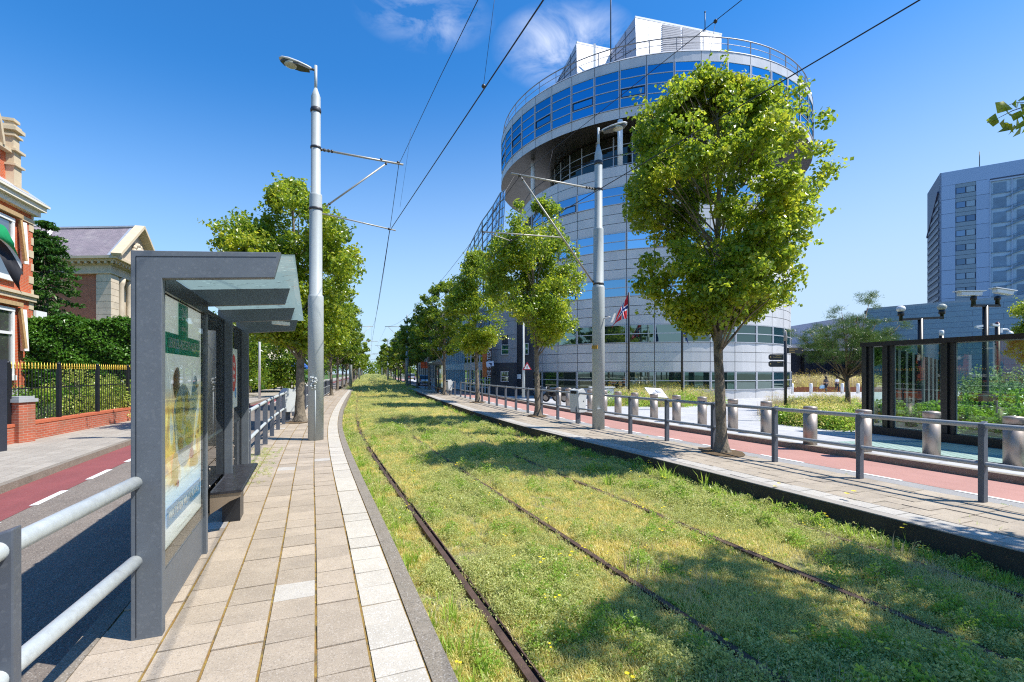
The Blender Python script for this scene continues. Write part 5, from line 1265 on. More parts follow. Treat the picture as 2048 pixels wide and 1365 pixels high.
# museum with slate roof ----------------------------------------------
mu = thing('stone_and_brick_villa', (-32.0, 38.0, 0), 'stone and brick villa with purple slate roof and pediment behind the hedge', 'building')
mb_ = M('pink_brown_brick', (.95,.9,.85), .85, var=.1, vs=2); brick(mb_, 1, .23, .075, .005, (.45,.32,.25), (.42,.15,.085), (.35,.115,.065))
slate = M('slate_tiles', (.95,.95,.95), .7, var=.16, vs=1.4); brick(slate, 1, .34, .20, .012, (.14,.12,.14), (.33,.27,.29), (.26,.22,.24)); stain(slate, .9, (.40,.36,.34), .52, .72, .6)
K = at(222, 38, 0)                                     # near corner pillar
sd = Vector((-.985, .05, 0)).normalized(); fd = Vector((-.30, .954, 0)).normalized()     # side wall to the left, front going away
def m_(s, f, z): return K+sd*s+fd*f+Vector((0, 0, z))-mu.location
def mbox(b, s0, s1, f0, f1, z0, z1, mi=0):
    P = [m_(s, f, z) for z in (z0, z1) for s, f in ((s0, f0), (s1, f0), (s1, f1), (s0, f1))]
    w = abs(s1-s0); d = abs(f1-f0); h = z1-z0
    b.add(P, [(0, 3, 2, 1), (4, 5, 6, 7), (0, 1, 5, 4), (1, 2, 6, 5), (2, 3, 7, 6), (3, 0, 4, 7)], mi, [[(0, 0)]*4, [(0, 0), (w, 0), (w, d), (0, d)], [(0, z0), (w, z0), (w, z1), (0, z1)], [(0, z0), (d, z0), (d, z1), (0, z1)], [(0, z0), (w, z0), (w, z1), (0, z1)], [(0, z0), (d, z0), (d, z1), (0, z1)]])
b = MB(); mbox(b, .9, 12, .25, 12, 0, 9.8); b.build('wall', mb_, mu)
b = MB()
for k in range(17): mbox(b, -.02*(k % 1), 1.25, 0, 1.3, .5+k*.53, .5+k*.53+.50)
mbox(b, .03, 1.22, .03, 1.27, 0, 9.7); b.build('corner_quoins', stone_p, mu)
b = MB(); mbox(b, -.05, 12.1, -.05, 12, 9.72, 10.3); mbox(b, -.10, 12.1, -.10, 12, 9.6, 9.73); b.build('entablature', stone_p, mu)
b = MB(); mbox(b, -.9, 12.5, -.9, 12.5, 10.65, 10.85); mbox(b, -.65, 12.5, -.65, 12.5, 10.5, 10.652); mbox(b, -.25, 12.2, -.25, 12.2, 10.302, 10.5); b.build('cornice', stone, mu)
b = MB()
for k in range(22): mbox(b, -.5+k*.55, -.3+k*.55, -.62, -.2, 10.33, 10.51); mbox(b, -.62, -.2, -.4+k*.55, -.2+k*.55, 10.33, 10.508)
b.build('modillions', stone_p, mu)
b = MB(); ez = 10.85; rzz = 14.2
A_, B_, Cc, D_ = m_(-.9, -.9, ez), m_(5.6, -.9, ez), m_(-.6, 3.2, rzz), m_(7.0, 3.2, rzz)
b.quad(B_, A_, Cc, D_); E_ = m_(13, -6.5, ez+.1); b.quad(E_, B_, D_, m_(14, 0, rzz+.4)); b.quad(m_(-.9, 7.4, ez), m_(13, 7.4, ez), m_(13, 3.2, rzz), Cc); b.build('slate_roof', slate, mu)
b = MB(); b.beam(Cc+Vector((0, 0, .06)), D_+Vector((0, 0, .06)), .3, .14); b.beam(B_+Vector((0, 0, .08)), D_+Vector((0, 0, .08)), .28, .12); b.beam(D_+Vector((0, 0, .06)), m_(14, 0, rzz+.46), .3, .14); b.build('ridge', M('pale_ridge', (.66,.64,.62), .6), mu)
b = MB(); b.quad(A_+Vector((0, 0, .02)), A_*.88+B_*.12+Vector((0, 0, .03)), Cc*.93+D_*.07+Vector((0, 0, .03)), Cc+Vector((0, 0, .02))); b.quad(A_, m_(-1.2, -.9, ez), m_(-1.2, 3.2, rzz+.05), Cc); b.build('zinc_verge', M('zinc_grey', (.42,.45,.50), .5, metal=.2), mu)
# pediment and portico facing the street
b = MB(); b.add([m_(-.6, -.9, ez+.05), m_(-.6, 7.4, ez+.05), m_(-.6, 3.2, rzz-.2)], [(0, 1, 2)]); b.build('pediment', stone_p, mu)
b = MB(); b.beam(m_(-.95, -1.0, ez+.05), m_(-.95, 3.2, rzz+.05), .7, .22); b.beam(m_(-.95, 3.2, rzz+.05), m_(-.95, 7.5, ez+.05), .7, .22); b.build('raking_cornice', stone, mu)
b = MB(); 
for k in range(12):
    t = k/12*2*math.pi; b.sphere(m_(-.75, 3.2+.75*math.cos(t), 12.0+.6*math.sin(t)), .22, 6, 4)
b.sphere(m_(-.8, 3.2, 12.0), .5, 8, 6, sq=(.4, 1, 1)); b.build('carved_relief', stone_p, mu)
for f in (1.9, 3.4, 5.2):
    b = MB(); b.lathe(m_(.15, f, 0), [(.30, 3.2), (.30, 3.3), (.26, 3.4), (.23, 8.9), (.30, 9.1), (.34, 9.55)], 14); b.build('column', stone_p, mu)
b = MB(); mbox(b, .86, .9, 1.3, 9, 0, 9.6); b.build('loggia_wall', stone_p, mu)
def balustrade(nm, p0, p1, n):
    b = MB(); d = p1-p0
    b.beam(p0+Vector((0, 0, .95)), p1+Vector((0, 0, .95)), .32, .14); b.beam(p0+Vector((0, 0, .08)), p1+Vector((0, 0, .08)), .34, .16); b.build(nm+'_rail', stone_p, mu)
    b = MB()
    for k in range(n):
        p = p0+d*(k+.5)/n; w = .17 if k % 8 == 0 else 0
        if w: b.box(p+Vector((0, 0, .5)), (w, 0, 0), (0, w, 0), (0, 0, .48))
        else: b.lathe(p, [(.05, .15), (.09, .3), (.045, .6), (.07, .88)], 6)
    b.build(nm, stone_p, mu)
balustrade('balustrade', m_(.2, -2.5, 3.6), m_(7.0, -5.0, 4.1), 34); balustrade('balustrade', m_(-.3, .6, 3.0), m_(-.3, 6, 3.0), 22)
b = MB(); mbox(b, 0, 7, -3, .2, 0, 3.6); b.build('terrace_base', stone_p, mu)
# hedge, conifer, shrubs
hedge_m = leafmat('hedge_leaf', (.030,.095,.010), (.060,.165,.016), (.13,.27,.03), .25, .3)
def leafbox(o, nm, path, w, z0, z1, n, size, mt, seed, core=True):
    """clipped foliage along a path of plan points"""
    rg = np.random.default_rng(seed); V_ = []; D = []; P = [Vector(p) for p in path]; L_ = sum((b-a).length for a, b in zip(P[:-1], P[1:]))
    for a, c in zip(P[:-1], P[1:]):
        u = (c-a).normalized(); nn = Vector((u.y, -u.x, 0)); k = int(n*(c-a).length/L_); l = (c-a).length
        s = rg.random(k)*l; side_ = rg.choice(3, k, p=[.42, .32, .26]); h = z0+rg.random(k)*(z1-z0); e = np.where(side_ == 0, w/2, np.where(side_ == 1, -w/2, (rg.random(k)-.5)*w)); top = side_ == 2
        h = np.where(top, z1, h); wob = .10*np.sin(s*3+h*4+seed)+.07*rg.normal(size=k)
        pos = np.array(a)[None]+np.outer(s, u)+np.outer(e*(1+0*wob)+np.where(top, 0, np.sign(e+1e-9)*wob), nn); pos[:, 2] = h+np.where(top, wob+.03*rg.normal(size=k), 0)
        d = np.outer(np.where(top, 0, np.sign(e)), nn); d[:, 2] += np.where(top, 1, .25); V_.append(pos); D.append(d)
    C = np.concatenate(V_); D = np.concatenate(D); V, Fq = leaf_cloud(C-np.array(o.location if o is not None else (0, 0, 0)), D, size, rg, .6)
    ob = link(bpy.data.objects.new(nm, np_mesh(nm, V, Fq, mt)), o)
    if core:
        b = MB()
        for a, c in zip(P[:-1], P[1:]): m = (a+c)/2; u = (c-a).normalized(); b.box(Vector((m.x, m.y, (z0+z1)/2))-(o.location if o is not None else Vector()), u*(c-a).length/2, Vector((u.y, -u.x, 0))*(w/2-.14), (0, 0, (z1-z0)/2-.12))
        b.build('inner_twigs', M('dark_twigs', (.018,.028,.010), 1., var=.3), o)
    return ob
he = thing('tall_hedge', (-19, 23, .1), 'tall clipped dark green hedge between the brick house and the shelter', 'hedge')
leafbox(he, 'foliage', [(-23.3, 21.6, 0), (-16.9, 24.6, 0)], 1.1, .1, 4.15, 26000, .15, hedge_m, 3)
lh = thing('low_hedge', (-16, 15, 0), 'low box hedge behind the iron fence in the front garden', 'hedge')
leafbox(lh, 'foliage', [(-17.5, 15.2, 0), (-16.2, 17.6, 0), (-17.6, 22.0, 0)], .7, .1, .92, 6500, .09, leafmat('box_leaf', (.05,.13,.012), (.10,.22,.016), (.17,.30,.03), .3), 4)
yl = leafmat('yellow_shrub_leaf', (.13,.24,.03), (.32,.40,.06), (.55,.54,.18), .4)
def shrub(nm, label, c, r, n, size, mt, seed, cat='shrub', group=None, stems=True):
    o = thing(nm, tuple(c), label, cat, group); rg = np.random.default_rng(seed); rd = random.Random(seed); pts = []; nrm = []
    for k in range(max(6, n//60)):
        t = rd.uniform(0, 6.28); q = math.sqrt(rd.random()); h = rd.uniform(.15, 1)*math.sqrt(max(.1, 1-q*q*.75)); cc = np.array([math.cos(t)*q*r[0], math.sin(t)*q*r[1], h*r[2]])
        d = rg.normal(size=(60, 3)); d /= np.linalg.norm(d, axis=1)[:, None]; pts.append(cc+d*min(r)*.26*rg.random((60, 1))**.4); nrm.append(d+np.array([0, 0, .5])+cc*.3)
    V, Fq = leaf_cloud(np.concatenate(pts), np.concatenate(nrm), size, rg, .7); V[:, 2] = np.maximum(V[:, 2], -.05)
    link(bpy.data.objects.new('foliage', np_mesh('foliage', V, Fq, mt)), o)
    if stems:
        b = MB()
        for k in range(7): t = rd.uniform(0, 6.28); b.tube([(0, 0, 0), (math.cos(t)*r[0]*.3, math.sin(t)*r[1]*.3, r[2]*.5), (math.cos(t)*r[0]*.6, math.sin(t)*r[1]*.6, r[2]*.85)], [.02, .012, .004], 5)
        b.build('stems', bark, o)
    return o
shrub('golden_shrub', 'rounded golden variegated shrub behind the iron fence', (-15.7, 17.6, 0), (1.5, 1.2, 1.75), 5200, .085, yl, 4)
shrub('green_shrub', 'small bright green shrub left of the golden shrub', (-17.9, 17.2, 0), (1.0, .8, 1.2), 2600, .08, leafmat('fresh_leaf', (.07,.17,.015), (.14,.27,.02), (.24,.36,.04), .4), 5)
shrub('ground_shrub', 'grey-green low shrubs at the foot of the iron fence', (-14.3, 13.8, 0), (1.0, 1.6, .75), 2600, .06, leafmat('grey_leaf', (.05,.11,.03), (.11,.19,.06), (.22,.28,.10), .35), 6)
con = thing('conifer', (at(92, 28.5).x, 28.5, 0), 'dark green conifer with drooping tiers between brick house and villa', 'conifer')
rg = np.random.default_rng(8); rd = random.Random(8); P = []; Nn = []; bt = MB(); bt.tube([(0, 0, 0), (0, 0, 10.4)], [.22, .03], 8)
for k in range(270):
    z = rd.uniform(1.6, 10.6); r = 2.5*(1-(z-1.6)/9.6)**.75+.18; t = rd.uniform(0, 6.28); L_ = r*rd.uniform(.75, 1.25); e = Vector((math.cos(t)*L_, math.sin(t)*L_, z-.25*L_+.1)); bt.tube([(0, 0, z), (e.x*.5, e.y*.5, z+.02), e], [.03, .02, .005], 4, cap=False)
    for q in range(34):
        f = rd.uniform(.25, 1.05); s = (1.1-f)*.5+.12; P.append((e.x*f+rd.uniform(-s, s)*.7, e.y*f+rd.uniform(-s, s)*.7, z+(e.z-z)*f+rd.uniform(-.12, .08))); Nn.append((e.x*.2, e.y*.2, 1))
V, Fq = leaf_cloud(np.array(P), np.array(Nn), .26, rg, .42); link(bpy.data.objects.new('foliage', np_mesh('foliage', V, Fq, leafmat('conifer_leaf', (.022,.080,.016), (.045,.125,.018), (.10,.20,.03), .18, .2))), con); bt.build('trunk', bark, con)
# beyond the shelter: second fence, trees, hedge, flags, parasol
f2 = thing('garden_fence', tuple(tp(31, -12.6)), 'dark iron garden fence on a pale low wall seen past the shelter', 'fence')
fpts = [tp(y, -12.4)-f2.location for y in (26, 29, 32, 35, 38, 41, 44, 47)]
b = MB()
for a, c in zip(fpts[:-1], fpts[1:]):
    for k in range(20): p = a+(c-a)*k/20; b.tube([p+Vector((0, 0, .5)), p+Vector((0, 0, 1.95))], .012, 4, cap=False)
b.build('fence_bars', iron, f2); b = MB()
for a, c in zip(fpts[:-1], fpts[1:]): 
    b.beam(a+Vector((0, 0, 1.75)), c+Vector((0, 0, 1.75)), .04, .04); b.beam(a+Vector((0, 0, .6)), c+Vector((0, 0, .6)), .04, .04); b.box(a+Vector((0, 0, 1.1)), (.05, 0, 0), (0, .05, 0), (0, 0, .9))
b.build('fence_rails', iron, f2); b = MB()
for a, c in zip(fpts[:-1], fpts[1:]): b.beam(a+Vector((0, 0, .18)), c+Vector((0, 0, .18)), .3, .65)
b.build('low_wall', conc, f2)
gtree = [('leafy garden tree behind the dark garden fence, right of the street name post', 548, 44, 7.0, 2.6, leafB, 'large_shrub'), ('bushy green tree between the villa and the street name post', 452, 36, 6.2, 2.6, leafB, 'large_shrub')]
for k, (lb, px, d, h, r, mt, nm) in enumerate(gtree):
    p = at(px, d, 0); shrub(nm, lb, p, (r, r, h), 7000, .24, mt, 20+k, 'tree', stems=True)
shrub('yellow_green_shrub', 'yellow-green shrub at the end of the garden fence', at(562, 44, 0), (1.2, 1.2, 3.0), 2200, .16, yl, 31)
hg2 = thing('garden_hedge', (-21, 48, 0), 'green garden hedge below the white flagpoles', 'hedge'); leafbox(hg2, 'foliage', [tp(46, -13.2), tp(60, -13.4), tp(90, -14)], 1.6, 0, 2.0, 9000, .26, hedge_m, 9)
v2 = thing('distant_house', tuple(at(497, 60, 0)), 'distant grey-roofed villa glimpsed through the shelter', 'house')
MB().abox(-4, 2.2, 0, 8, 0, 5.0).build('wall', cream, v2); MB().prism([(-4.4, -.5, 5.0), (2.6, -.5, 5.0), (2.2, 3, 7.2), (-4, 3, 7.2)], (0, 5, 0)).build('roof', slate, v2)
fw = [M('flag_blue', (.03,.16,.50), .7), M('flag_white2', (.8,.8,.8), .7), M('flag_red', (.55,.05,.06), .7)]
for k, (px, lb) in enumerate(((576, 'left white flagpole of three with a blue flag'), (581.5, 'middle white flagpole of three, beside the garden hedge'), (587.5, 'right white flagpole of three with a blue and red flag'))):
    o = thing('flagpole', tuple(at(px, 46, 0)), lb, 'flagpole', 'three flagpoles beside the garden hedge'); MB().tube([(0, 0, 0), (0, 0, 6.4)], [.05, .035], 8).build('pole', white_m, o)
    for j, (z0, z1, mt) in enumerate(((4.7, 6.1, fw[(k) % 2]), (4.2, 4.7, fw[2] if k != 1 else fw[1]))):
        q = cloth('x', '', '', lambda u, v: Vector((-.9*u if k == 0 else .75*u, .12*math.sin(7*u+3*v+k), z1-(z1-z0)*v-.6*u)), 8, 4, mt, None); q.build('flag_cloth', mt, o)
pa = thing('parasol', tuple(at(586, 52, 0)), 'blue parasol behind the three white flagpoles', 'parasol'); MB().tube([(0, 0, 0), (0, 0, 3.2)], .04, 8).build('pole', white_m, pa)
MB().lathe((0, 0, 0), [(1.7, 2.3), (1.2, 2.75), (.6, 3.05), (.03, 3.25)], 8, smooth=False).build('canopy', M('parasol_blue', (.02,.10,.38), .6), pa)
MB().lathe((0, 0, 0), [(1.68, 2.05), (1.7, 2.3)], 8, smooth=False).build('valance', M('parasol_blue', (.02,.10,.38), .6), pa)
# ---------------------------------------------------------------- right side: plaza, pavilion, pine, towers
tk = MB(); P4 = [gp(1560, 872, -.10), gp(1700, 868, -.12), gp(2200, 930, -.06), gp(2200, 985, -.03), gp(1700, 905, -.05)]
dk_ = [tp(4, koR(4)+5.9), tp(8, koR(8)+5.9), tp(11.3, koR(11)+5.9), tp(12.9, koR(13)+6.4), (10.2, 14.3, 0), (11.9, 11.5, 0), (13.2, 6, 0)]
q = MB(); q.add([Vector((p[0], p[1], pz(0, p[1])+.012)) for p in dk_], [tuple(range(len(dk_)))], 0, [[(p[0]*.37+p[1]*.93, p[0]*.93-p[1]*.37) for p in dk_]]); tag(q.build('green_deck', teal), kind='structure')
# planting beds
bedsoil = M('bed_soil', (.07,.06,.03), 1., var=.3, vs=4, bump=1, bs=30, bd=.05)
def bed(nm, poly, z):
    q = MB(); q.add([Vector((x, y, pz(0, y)+z)) for x, y in poly], [tuple(range(len(poly)))]); return tag(q.build(nm, bedsoil), kind='structure')
bed1 = [(9.0, 16.3), (9.9, 14.2), (10.9, 14.6), (14, 20), (20, 27), (19, 30), (13, 24), (10.5, 20)]
bed('planting_bed', bed1, .02)
bed('planting_bed', [(5.0, 27), (9, 25.5), (13.6, 30), (12, 35), (7, 34.8)], .03)
bed('garden_bed', [(11.4, 12.0), (13.0, 8), (26, 8), (40, 34), (26, 30), (14.2, 17.2)], .02)
bed('dry_planting_bed', [(28, 52), (46, 52), (50, 66), (26, 66)], .05)
cs = thing('corten_edging', (30, 51.5, -.44), 'long rusty steel planter edge behind the two walking people', 'planter edge'); MB().prism([(-4, 0, 0), (14, -.6, 0), (14, -.5, 0), (-4, .1, 0)], (0, 0, .55)).build('steel_edge', M('corten', (.22,.075,.03), .8, var=.3, vs=5), cs)
# glass security wall ("pavilion")
bkf = M('black_frame_steel', (.010,.011,.012), .35, var=.1)
gpl = glass('pavilion_glass', (.80,.93,.88), .9, .90, ior=1.62, fk=.9)
gw2 = thing('glass_security_wall', (10.35, 13.64, -.15), 'tall black-framed glass wall with green garden behind it at the right', 'glass wall')
A1 = Vector((10.30, 13.75, 0)); dW = (Vector((11.30, 10.5, 0))-A1).normalized(); nW = Vector((-dW.y, dW.x, 0)) if dW.y > 0 else Vector((dW.y, -dW.x, 0))
def W_(s, e, z): return A1+dW*s+nW*e+Vector((0, 0, z))-gw2.location
fr_s = [0, .58, 1.95+.05, 4.35, 6.7, 9.0]
for i, s in enumerate(fr_s):
    for e_ in (-.07, .07):
        b = MB(); b.beam(W_(s+e_, 0, -.15), W_(s+e_, 0, 2.52), .09, .18); b.build('frame_post', bkf, gw2)
b = MB(); b.beam(W_(-.15, 0, 2.50), W_(9.1, 0, 2.50), .22, .12); b.build('top_beam', bkf, gw2)
b = MB(); b.beam(W_(-.15, 0, .02), W_(9.1, 0, .02), .26, .30); b.build('bottom_beam', bkf, gw2)
for s0, s1 in zip(fr_s[:-1], fr_s[1:]):
    b = MB(); b.beam(W_(s0+.13, 0, 1.30), W_(s1-.13, 0, 1.30), .02, 2.26); b.build('glass_pane', gpl, gw2)
    b = MB()
    for zq in (.185, 2.425): b.beam(W_(s0+.13, -.0, zq), W_(s1-.13, -.0, zq), .05, .02)
    for sq in (s0+.15, s1-.15): b.beam(W_(sq, 0, .19), W_(sq, 0, 2.42), .03, .05)
    b.build('glazing_bead', M('bead_grey', (.20,.24,.23), .5), gw2)
for s in (1.05, 2.9, 5.2):
    b = MB(); b.beam(W_(s, -.08, .75), W_(s, -.08, 1.05), .03, .03); b.beam(W_(s, -.08, .88), W_(s+.06, -.08, .88), .08, .05); b.build('door_handle', steel, gw2)
# row of black posts going back
rw = thing('louvred_glass_wall', (13.2, 16.2, -.18), 'receding row of black posts with glass fins behind the garden shrubs', 'glass wall')
for k in range(15):
    t = k/14; p = Vector((12.6+15.5*t, 15.6+14.6*t, -.2-.2*t))-rw.location; b = MB(); b.box(p+Vector((0, 0, 1.32)), (.20, .19, 0), (-.07, .075, 0), (0, 0, 1.32)); b.build('wall_post', bkf, rw)
    if k < 14: b = MB(); q0 = p+Vector((.25, .24, 0)); q1 = p+Vector((.95, .9, 0)); b.box((q0+q1)/2+Vector((0, 0, 1.28)), (q1-q0)/2, Vector((-.01, .01, 0)), (0, 0, 1.25)); b.build('glass_fin', gpl, rw)
# shrubs in the garden
gA = leafmat('garden_leaf', (.09,.20,.02), (.17,.31,.03), (.28,.42,.06), .42, .45); gB = leafmat('silver_leaf', (.12,.20,.09), (.20,.30,.14), (.33,.42,.22), .35)
for k, (x, y, r, h, mt, lb) in enumerate(((12.4, 13.6, 1.0, .85, gA, 'bright green bush at the left end behind the glass wall'), (13.4, 11.8, 1.2, 1.0, gA, 'bright green bush in the middle behind the glass wall'), (14.2, 9.8, 1.2, 1.0, gA, 'bright green bush at the right edge behind the glass wall'), (14.8, 14.2, 1.3, 1.15, gA, 'wide green bush of the second row behind the glass wall'), (16.4, 12.4, 1.4, 1.25, gA, 'wide green bush at the right of the second row'),
        (17.2, 16.2, 1.8, 1.9, gB, 'tall silvery shrub behind the green bushes, left of the camera pole'), (19.2, 14.2, 1.9, 1.95, gB, 'tall silvery shrub behind the green bushes at the right edge'), (11.9, 15.1, .9, .8, gA, 'small green bush beside the glass wall corner'))):
    shrub('garden_bush', lb, (x, y, pz(0, y)), (r, r, h), int(7000*r), .095, mt, 50+k, group='bushes behind the glass wall', stems=False)
# cctv masts
def mast(label, px, d, top, ty='dome', rz=0):
    o = thing('camera_mast', tuple(at(px, d, pz(0, d))), label, 'camera mast', 'security camera masts by the glass wall', rz)
    h = hz(top, d)-pz(0, d); MB().lathe((0, 0, 0), [(.13, 0), (.11, .3), (.085, .35), (.075, h)], 12).build('mast', bkf, o); return o, h
o, h = mast('black camera mast with two round dome cameras on a crossbar', 1841, 15.5, 638)
MB().beam((-.66, 0, h-.03), (.70, 0, h+.04), .09, .07).build('crossbar', bkf, o)
for x, dz in ((-.64, -.02), (.70, .04)):
    b = MB(); b.lathe((x, 0, h+dz), [(.05, -.05), (.05, .1), (.09, .12), (.09, .24), (.05, .26)], 12); c = b.build('camera_base', bkf, o)
    b = MB(); b.sphere((x, 0, h+dz+.34), .13, 14, 8, sq=(1, 1, .85)); b.build('camera_head', M('pale_camera_head', (.40,.42,.36), .25, var=.15, vs=6) if x > 0 else white_m, c)
o, h = mast('black camera mast with two long white camera housings', 1971, 14.2, 612)
MB().beam((-.40, 0, h), (.42, 0, h), .10, .07).build('crossbar', bkf, o)
for k, (x, u) in enumerate(((-.36, Vector((-1, .15, .02))), (.36, Vector((.97, .1, -.12))))):
    u = u.normalized(); b = MB(); b.lathe((x, 0, h), [(.055, 0), (.055, .16), (.08, .18), (.08, .27), (.03, .30)], 12); c = b.build('camera_base', bkf, o)
    m_0 = Vector((x+(-.12 if k == 0 else .16), 0, h+.36+(.05 if k else 0))); b = MB(); b.box(m_0, u*.28, Vector((0, .085, 0)), u.cross(Vector((0, 1, 0))).normalized()*.06); b.build('camera_housing', white_m, c, bevel=.015)
    b = MB(); b.box(m_0+Vector((0, 0, .075)), u*.36, Vector((0, .12, 0)), u.cross(Vector((0, 1, 0))).normalized()*.012); b.build('sun_shield', white, c)
for x, z_ in ((-.22, -.62), (.26, -.58)):
    b = MB(); b.beam((0, 0, h+z_-.06), (x, 0, h+z_-.06), .025, .02); b.box((x, -.02, h+z_), (.10, 0, -.02*x*4), (0, .035, 0), (0, 0, .03)); b.build('small_camera', white_m, o)
b = MB(); b.abox(-.22, .05, -.14, .0, .0, 1.15); b.abox(.10, .28, -.10, .10, .0, 1.12); b.build('control_box', M('teal_grey_box', (.08,.13,.13), .5), o)
o, h = mast('thin black mast with a white dome camera on a curved arm', 1995, 17.0, 648)
b = MB(); b.tube([(.03, 0, h-.25), (.12, 0, h-.2), (.34, 0, h-.2), (.44, 0, h-.28)], .03, 8); b.sphere((.44, 0, h-.36), .10, 12, 8); b.abox(-.02, .14, -.05, .05, h-.32, h-.16); b.build('dome_camera', white_m, o); MB().sphere((0, 0, h), .07).build('red_lamp', M('dark_red', (.12, .03, .04), .4), o)
o, h = mast('thin black lamp mast with a small white cap behind the glass', 1883, 17.0, 672); MB().lathe((0, 0, h), [(.07, 0), (.07, .18), (.05, .2)], 10).build('lamp_cap', white, o)
# Norwegian flag and pole, second flagpole
def flag_norway():
    m = bpy.data.materials.new('norway_cloth'); m.use_nodes = True; nt = m.node_tree; N = nt.nodes; L = nt.links; b = N['Principled BSDF']; b.inputs['Roughness'].default_value = .75
    tc = N.new('ShaderNodeTexCoord'); sp = N.new('ShaderNodeSeparateXYZ'); L.new(tc.outputs['UV'], sp.inputs[0])
    def band(ch, c, hw):
        a = N.new('ShaderNodeMath'); a.operation = 'SUBTRACT'; a.inputs[1].default_value = c; L.new(sp.outputs[ch], a.inputs[0]); a2 = N.new('ShaderNodeMath'); a2.operation = 'ABSOLUTE'; L.new(a.outputs[0], a2.inputs[0])
        l = N.new('ShaderNodeMath'); l.operation = 'LESS_THAN'; l.inputs[1].default_value = hw; L.new(a2.outputs[0], l.inputs[0]); return l.outputs[0]
    def mx(f1, f2, col, prev):
        a = N.new('ShaderNodeMath'); a.operation = 'MAXIMUM'; L.new(f1, a.inputs[0]); L.new(f2, a.inputs[1]); c = N.new('ShaderNodeMix'); c.data_type = 'RGBA'; L.new(a.outputs[0], c.inputs[0])
        if prev is None: c.inputs[6].default_value = (.62, .012, .02, 1)
        else: L.new(prev, c.inputs[6])
        c.inputs[7].default_value = (*col, 1); return c.outputs[2]
    a = mx(band('X', 8/22, 2/22), band('Y', .5, 2/16), (.8, .8, .8), None); a = mx(band('X', 8/22, 1/22), band('Y', .5, 1/16), (.005, .02, .18), a); L.new(a, b.inputs['Base Color']); return m
f1 = thing('flagpole_norway', tuple(at(1257.5, 29, pz(0, 29))), 'dark flagpole with a red, white and blue cross flag blowing left', 'flagpole')
hp = hz(586, 29)-f1.location.z; MB().lathe((0, 0, 0), [(.07, 0), (.06, hp), (.001, hp+.04)], 10).build('pole', blk, f1)
def nf(u, v):    # u along the fly, v down the hoist
    a = Vector((-.06, 0, hp-.10-1.5*v)); e = Vector((-.78-.20*v, .25, hp-1.72-.42*v)); p = a*(1-u)+e*u
    return p+Vector((-.16*math.sin(math.pi*u)*(1-v)*.0+.05*math.sin(7*u+5*v), .13*math.sin(8*u+2.5*v), .30*math.sin(math.pi*u)*(.3+.4*v)))
q = cloth('x', '', '', lambda u, v: nf(u, 1-v), 26, 14, None, None); q.build('flag', flag_norway(), f1)
f3 = thing('flagpole_blue', tuple(at(1364, 30, pz(0, 30))), 'dark flagpole with a limp dark blue flag left of the big tree trunk', 'flagpole')
MB().lathe((0, 0, 0), [(.07, 0), (.06, 6.4), (.001, 6.45)], 10).build('pole', blk, f3)
q = cloth('x', '', '', lambda u, v: Vector((.06+.28*u+.05*math.sin(9*v+5*u), .10*math.sin(8*u+3*v), 6.3-1.2*v-.9*u-.5*u*v)), 10, 14, None, None); q.build('flag', M('eu_flag_blue', (.012,.045,.30), .75), f3)
q = cloth('x', '', '', lambda u, v: Vector((-.06-.34*u+.05*math.sin(9*v), .10*math.sin(8*u+3*v), 6.2-.8*v-.5*u)), 8, 8, None, None); q.build('flag', M('eu_flag_blue', (.012,.045,.30), .75), f3)
b = MB()
for k in range(7): b.sphere((.22+.03*math.sin(k), -.12, 5.2-.16*k), .028, 6, 4)
b.build('flag_stars', M('flag_yellow', (.75,.6,.08), .6), f3)
# pine
pn = thing('pine_tree', tuple(at(1695, 21.5, pz(0, 21))), 'small multi-stemmed pine tree in the plaza planting bed', 'pine tree'); rd = random.Random(21); b = MB(); P = []; Dn = []
tp0 = [Vector((0, 0, -.1)), Vector((.02, 0, .9)), Vector((-.05, 0, 1.95))]
b.tube(tp0, [.13, .10, .085], 10)
for k in range(26):
    a = rd.uniform(0, 6.28); f = rd.random(); L_ = rd.uniform(1.7, 3.1)*(1-.12*f); el = rd.uniform(.30, 1.15)+f*.15
    if k == 0: a, L_, el = .1, 3.4, 1.22
    s = tp0[2]-Vector((0, 0, rd.uniform(0, .5))); e = s+Vector((math.cos(a)*math.cos(el)*L_, math.sin(a)*math.cos(el)*L_, math.sin(el)*L_*1.05)); m = s*.5+e*.5+Vector((0, 0, -.12))+Vector((rd.uniform(-.1, .1), 0, 0)); b.tube([s, m, e], [.045, .028, .010], 6)
    for j in range(12):
        t = rd.uniform(.58, 1.08); c = (s*(1-t)**2+m*2*t*(1-t)+e*t*t) if t < 1 else e; c = c+Vector((rd.uniform(-.38, .38), rd.uniform(-.38, .38), rd.uniform(-.12, .28)))
        b.tube([s*(1-t)+e*t, c], [.010, .004], 4, cap=False); P.append(c)
b.build('trunk', M('pine_bark', (.20,.14,.095), .9, var=.3, vs=9, bump=.8, bs=30), pn)
rg = np.random.default_rng(12); cen = np.repeat(np.array([tuple(p) for p in P]), 150, 0); d = rg.normal(size=cen.shape); d[:, 2] = np.abs(d[:, 2])*1.0+.15; d /= np.linalg.norm(d, axis=1)[:, None]
st = cen+rg.normal(size=cen.shape)*np.array([.12, .12, .06]); w_ = np.cross(d, rg.normal(size=d.shape)); w_ /= np.linalg.norm(w_, axis=1)[:, None]; Ln = .16
V = np.stack([st-w_*.006, st+w_*.006, st+d*Ln], 1).reshape(-1, 3); Fq = np.arange(len(V)).reshape(-1, 3)
link(bpy.data.objects.new('needles', np_mesh('needles', V, Fq, leafmat('pine_needle', (.035,.085,.022), (.075,.145,.03), (.16,.22,.04), .2, .3))), pn)
place_tree('leafy_tree', V2, tuple(at(2100, 21, -.2)), 'leafy tree at the right edge behind the camera masts', None, 1.3, .72)
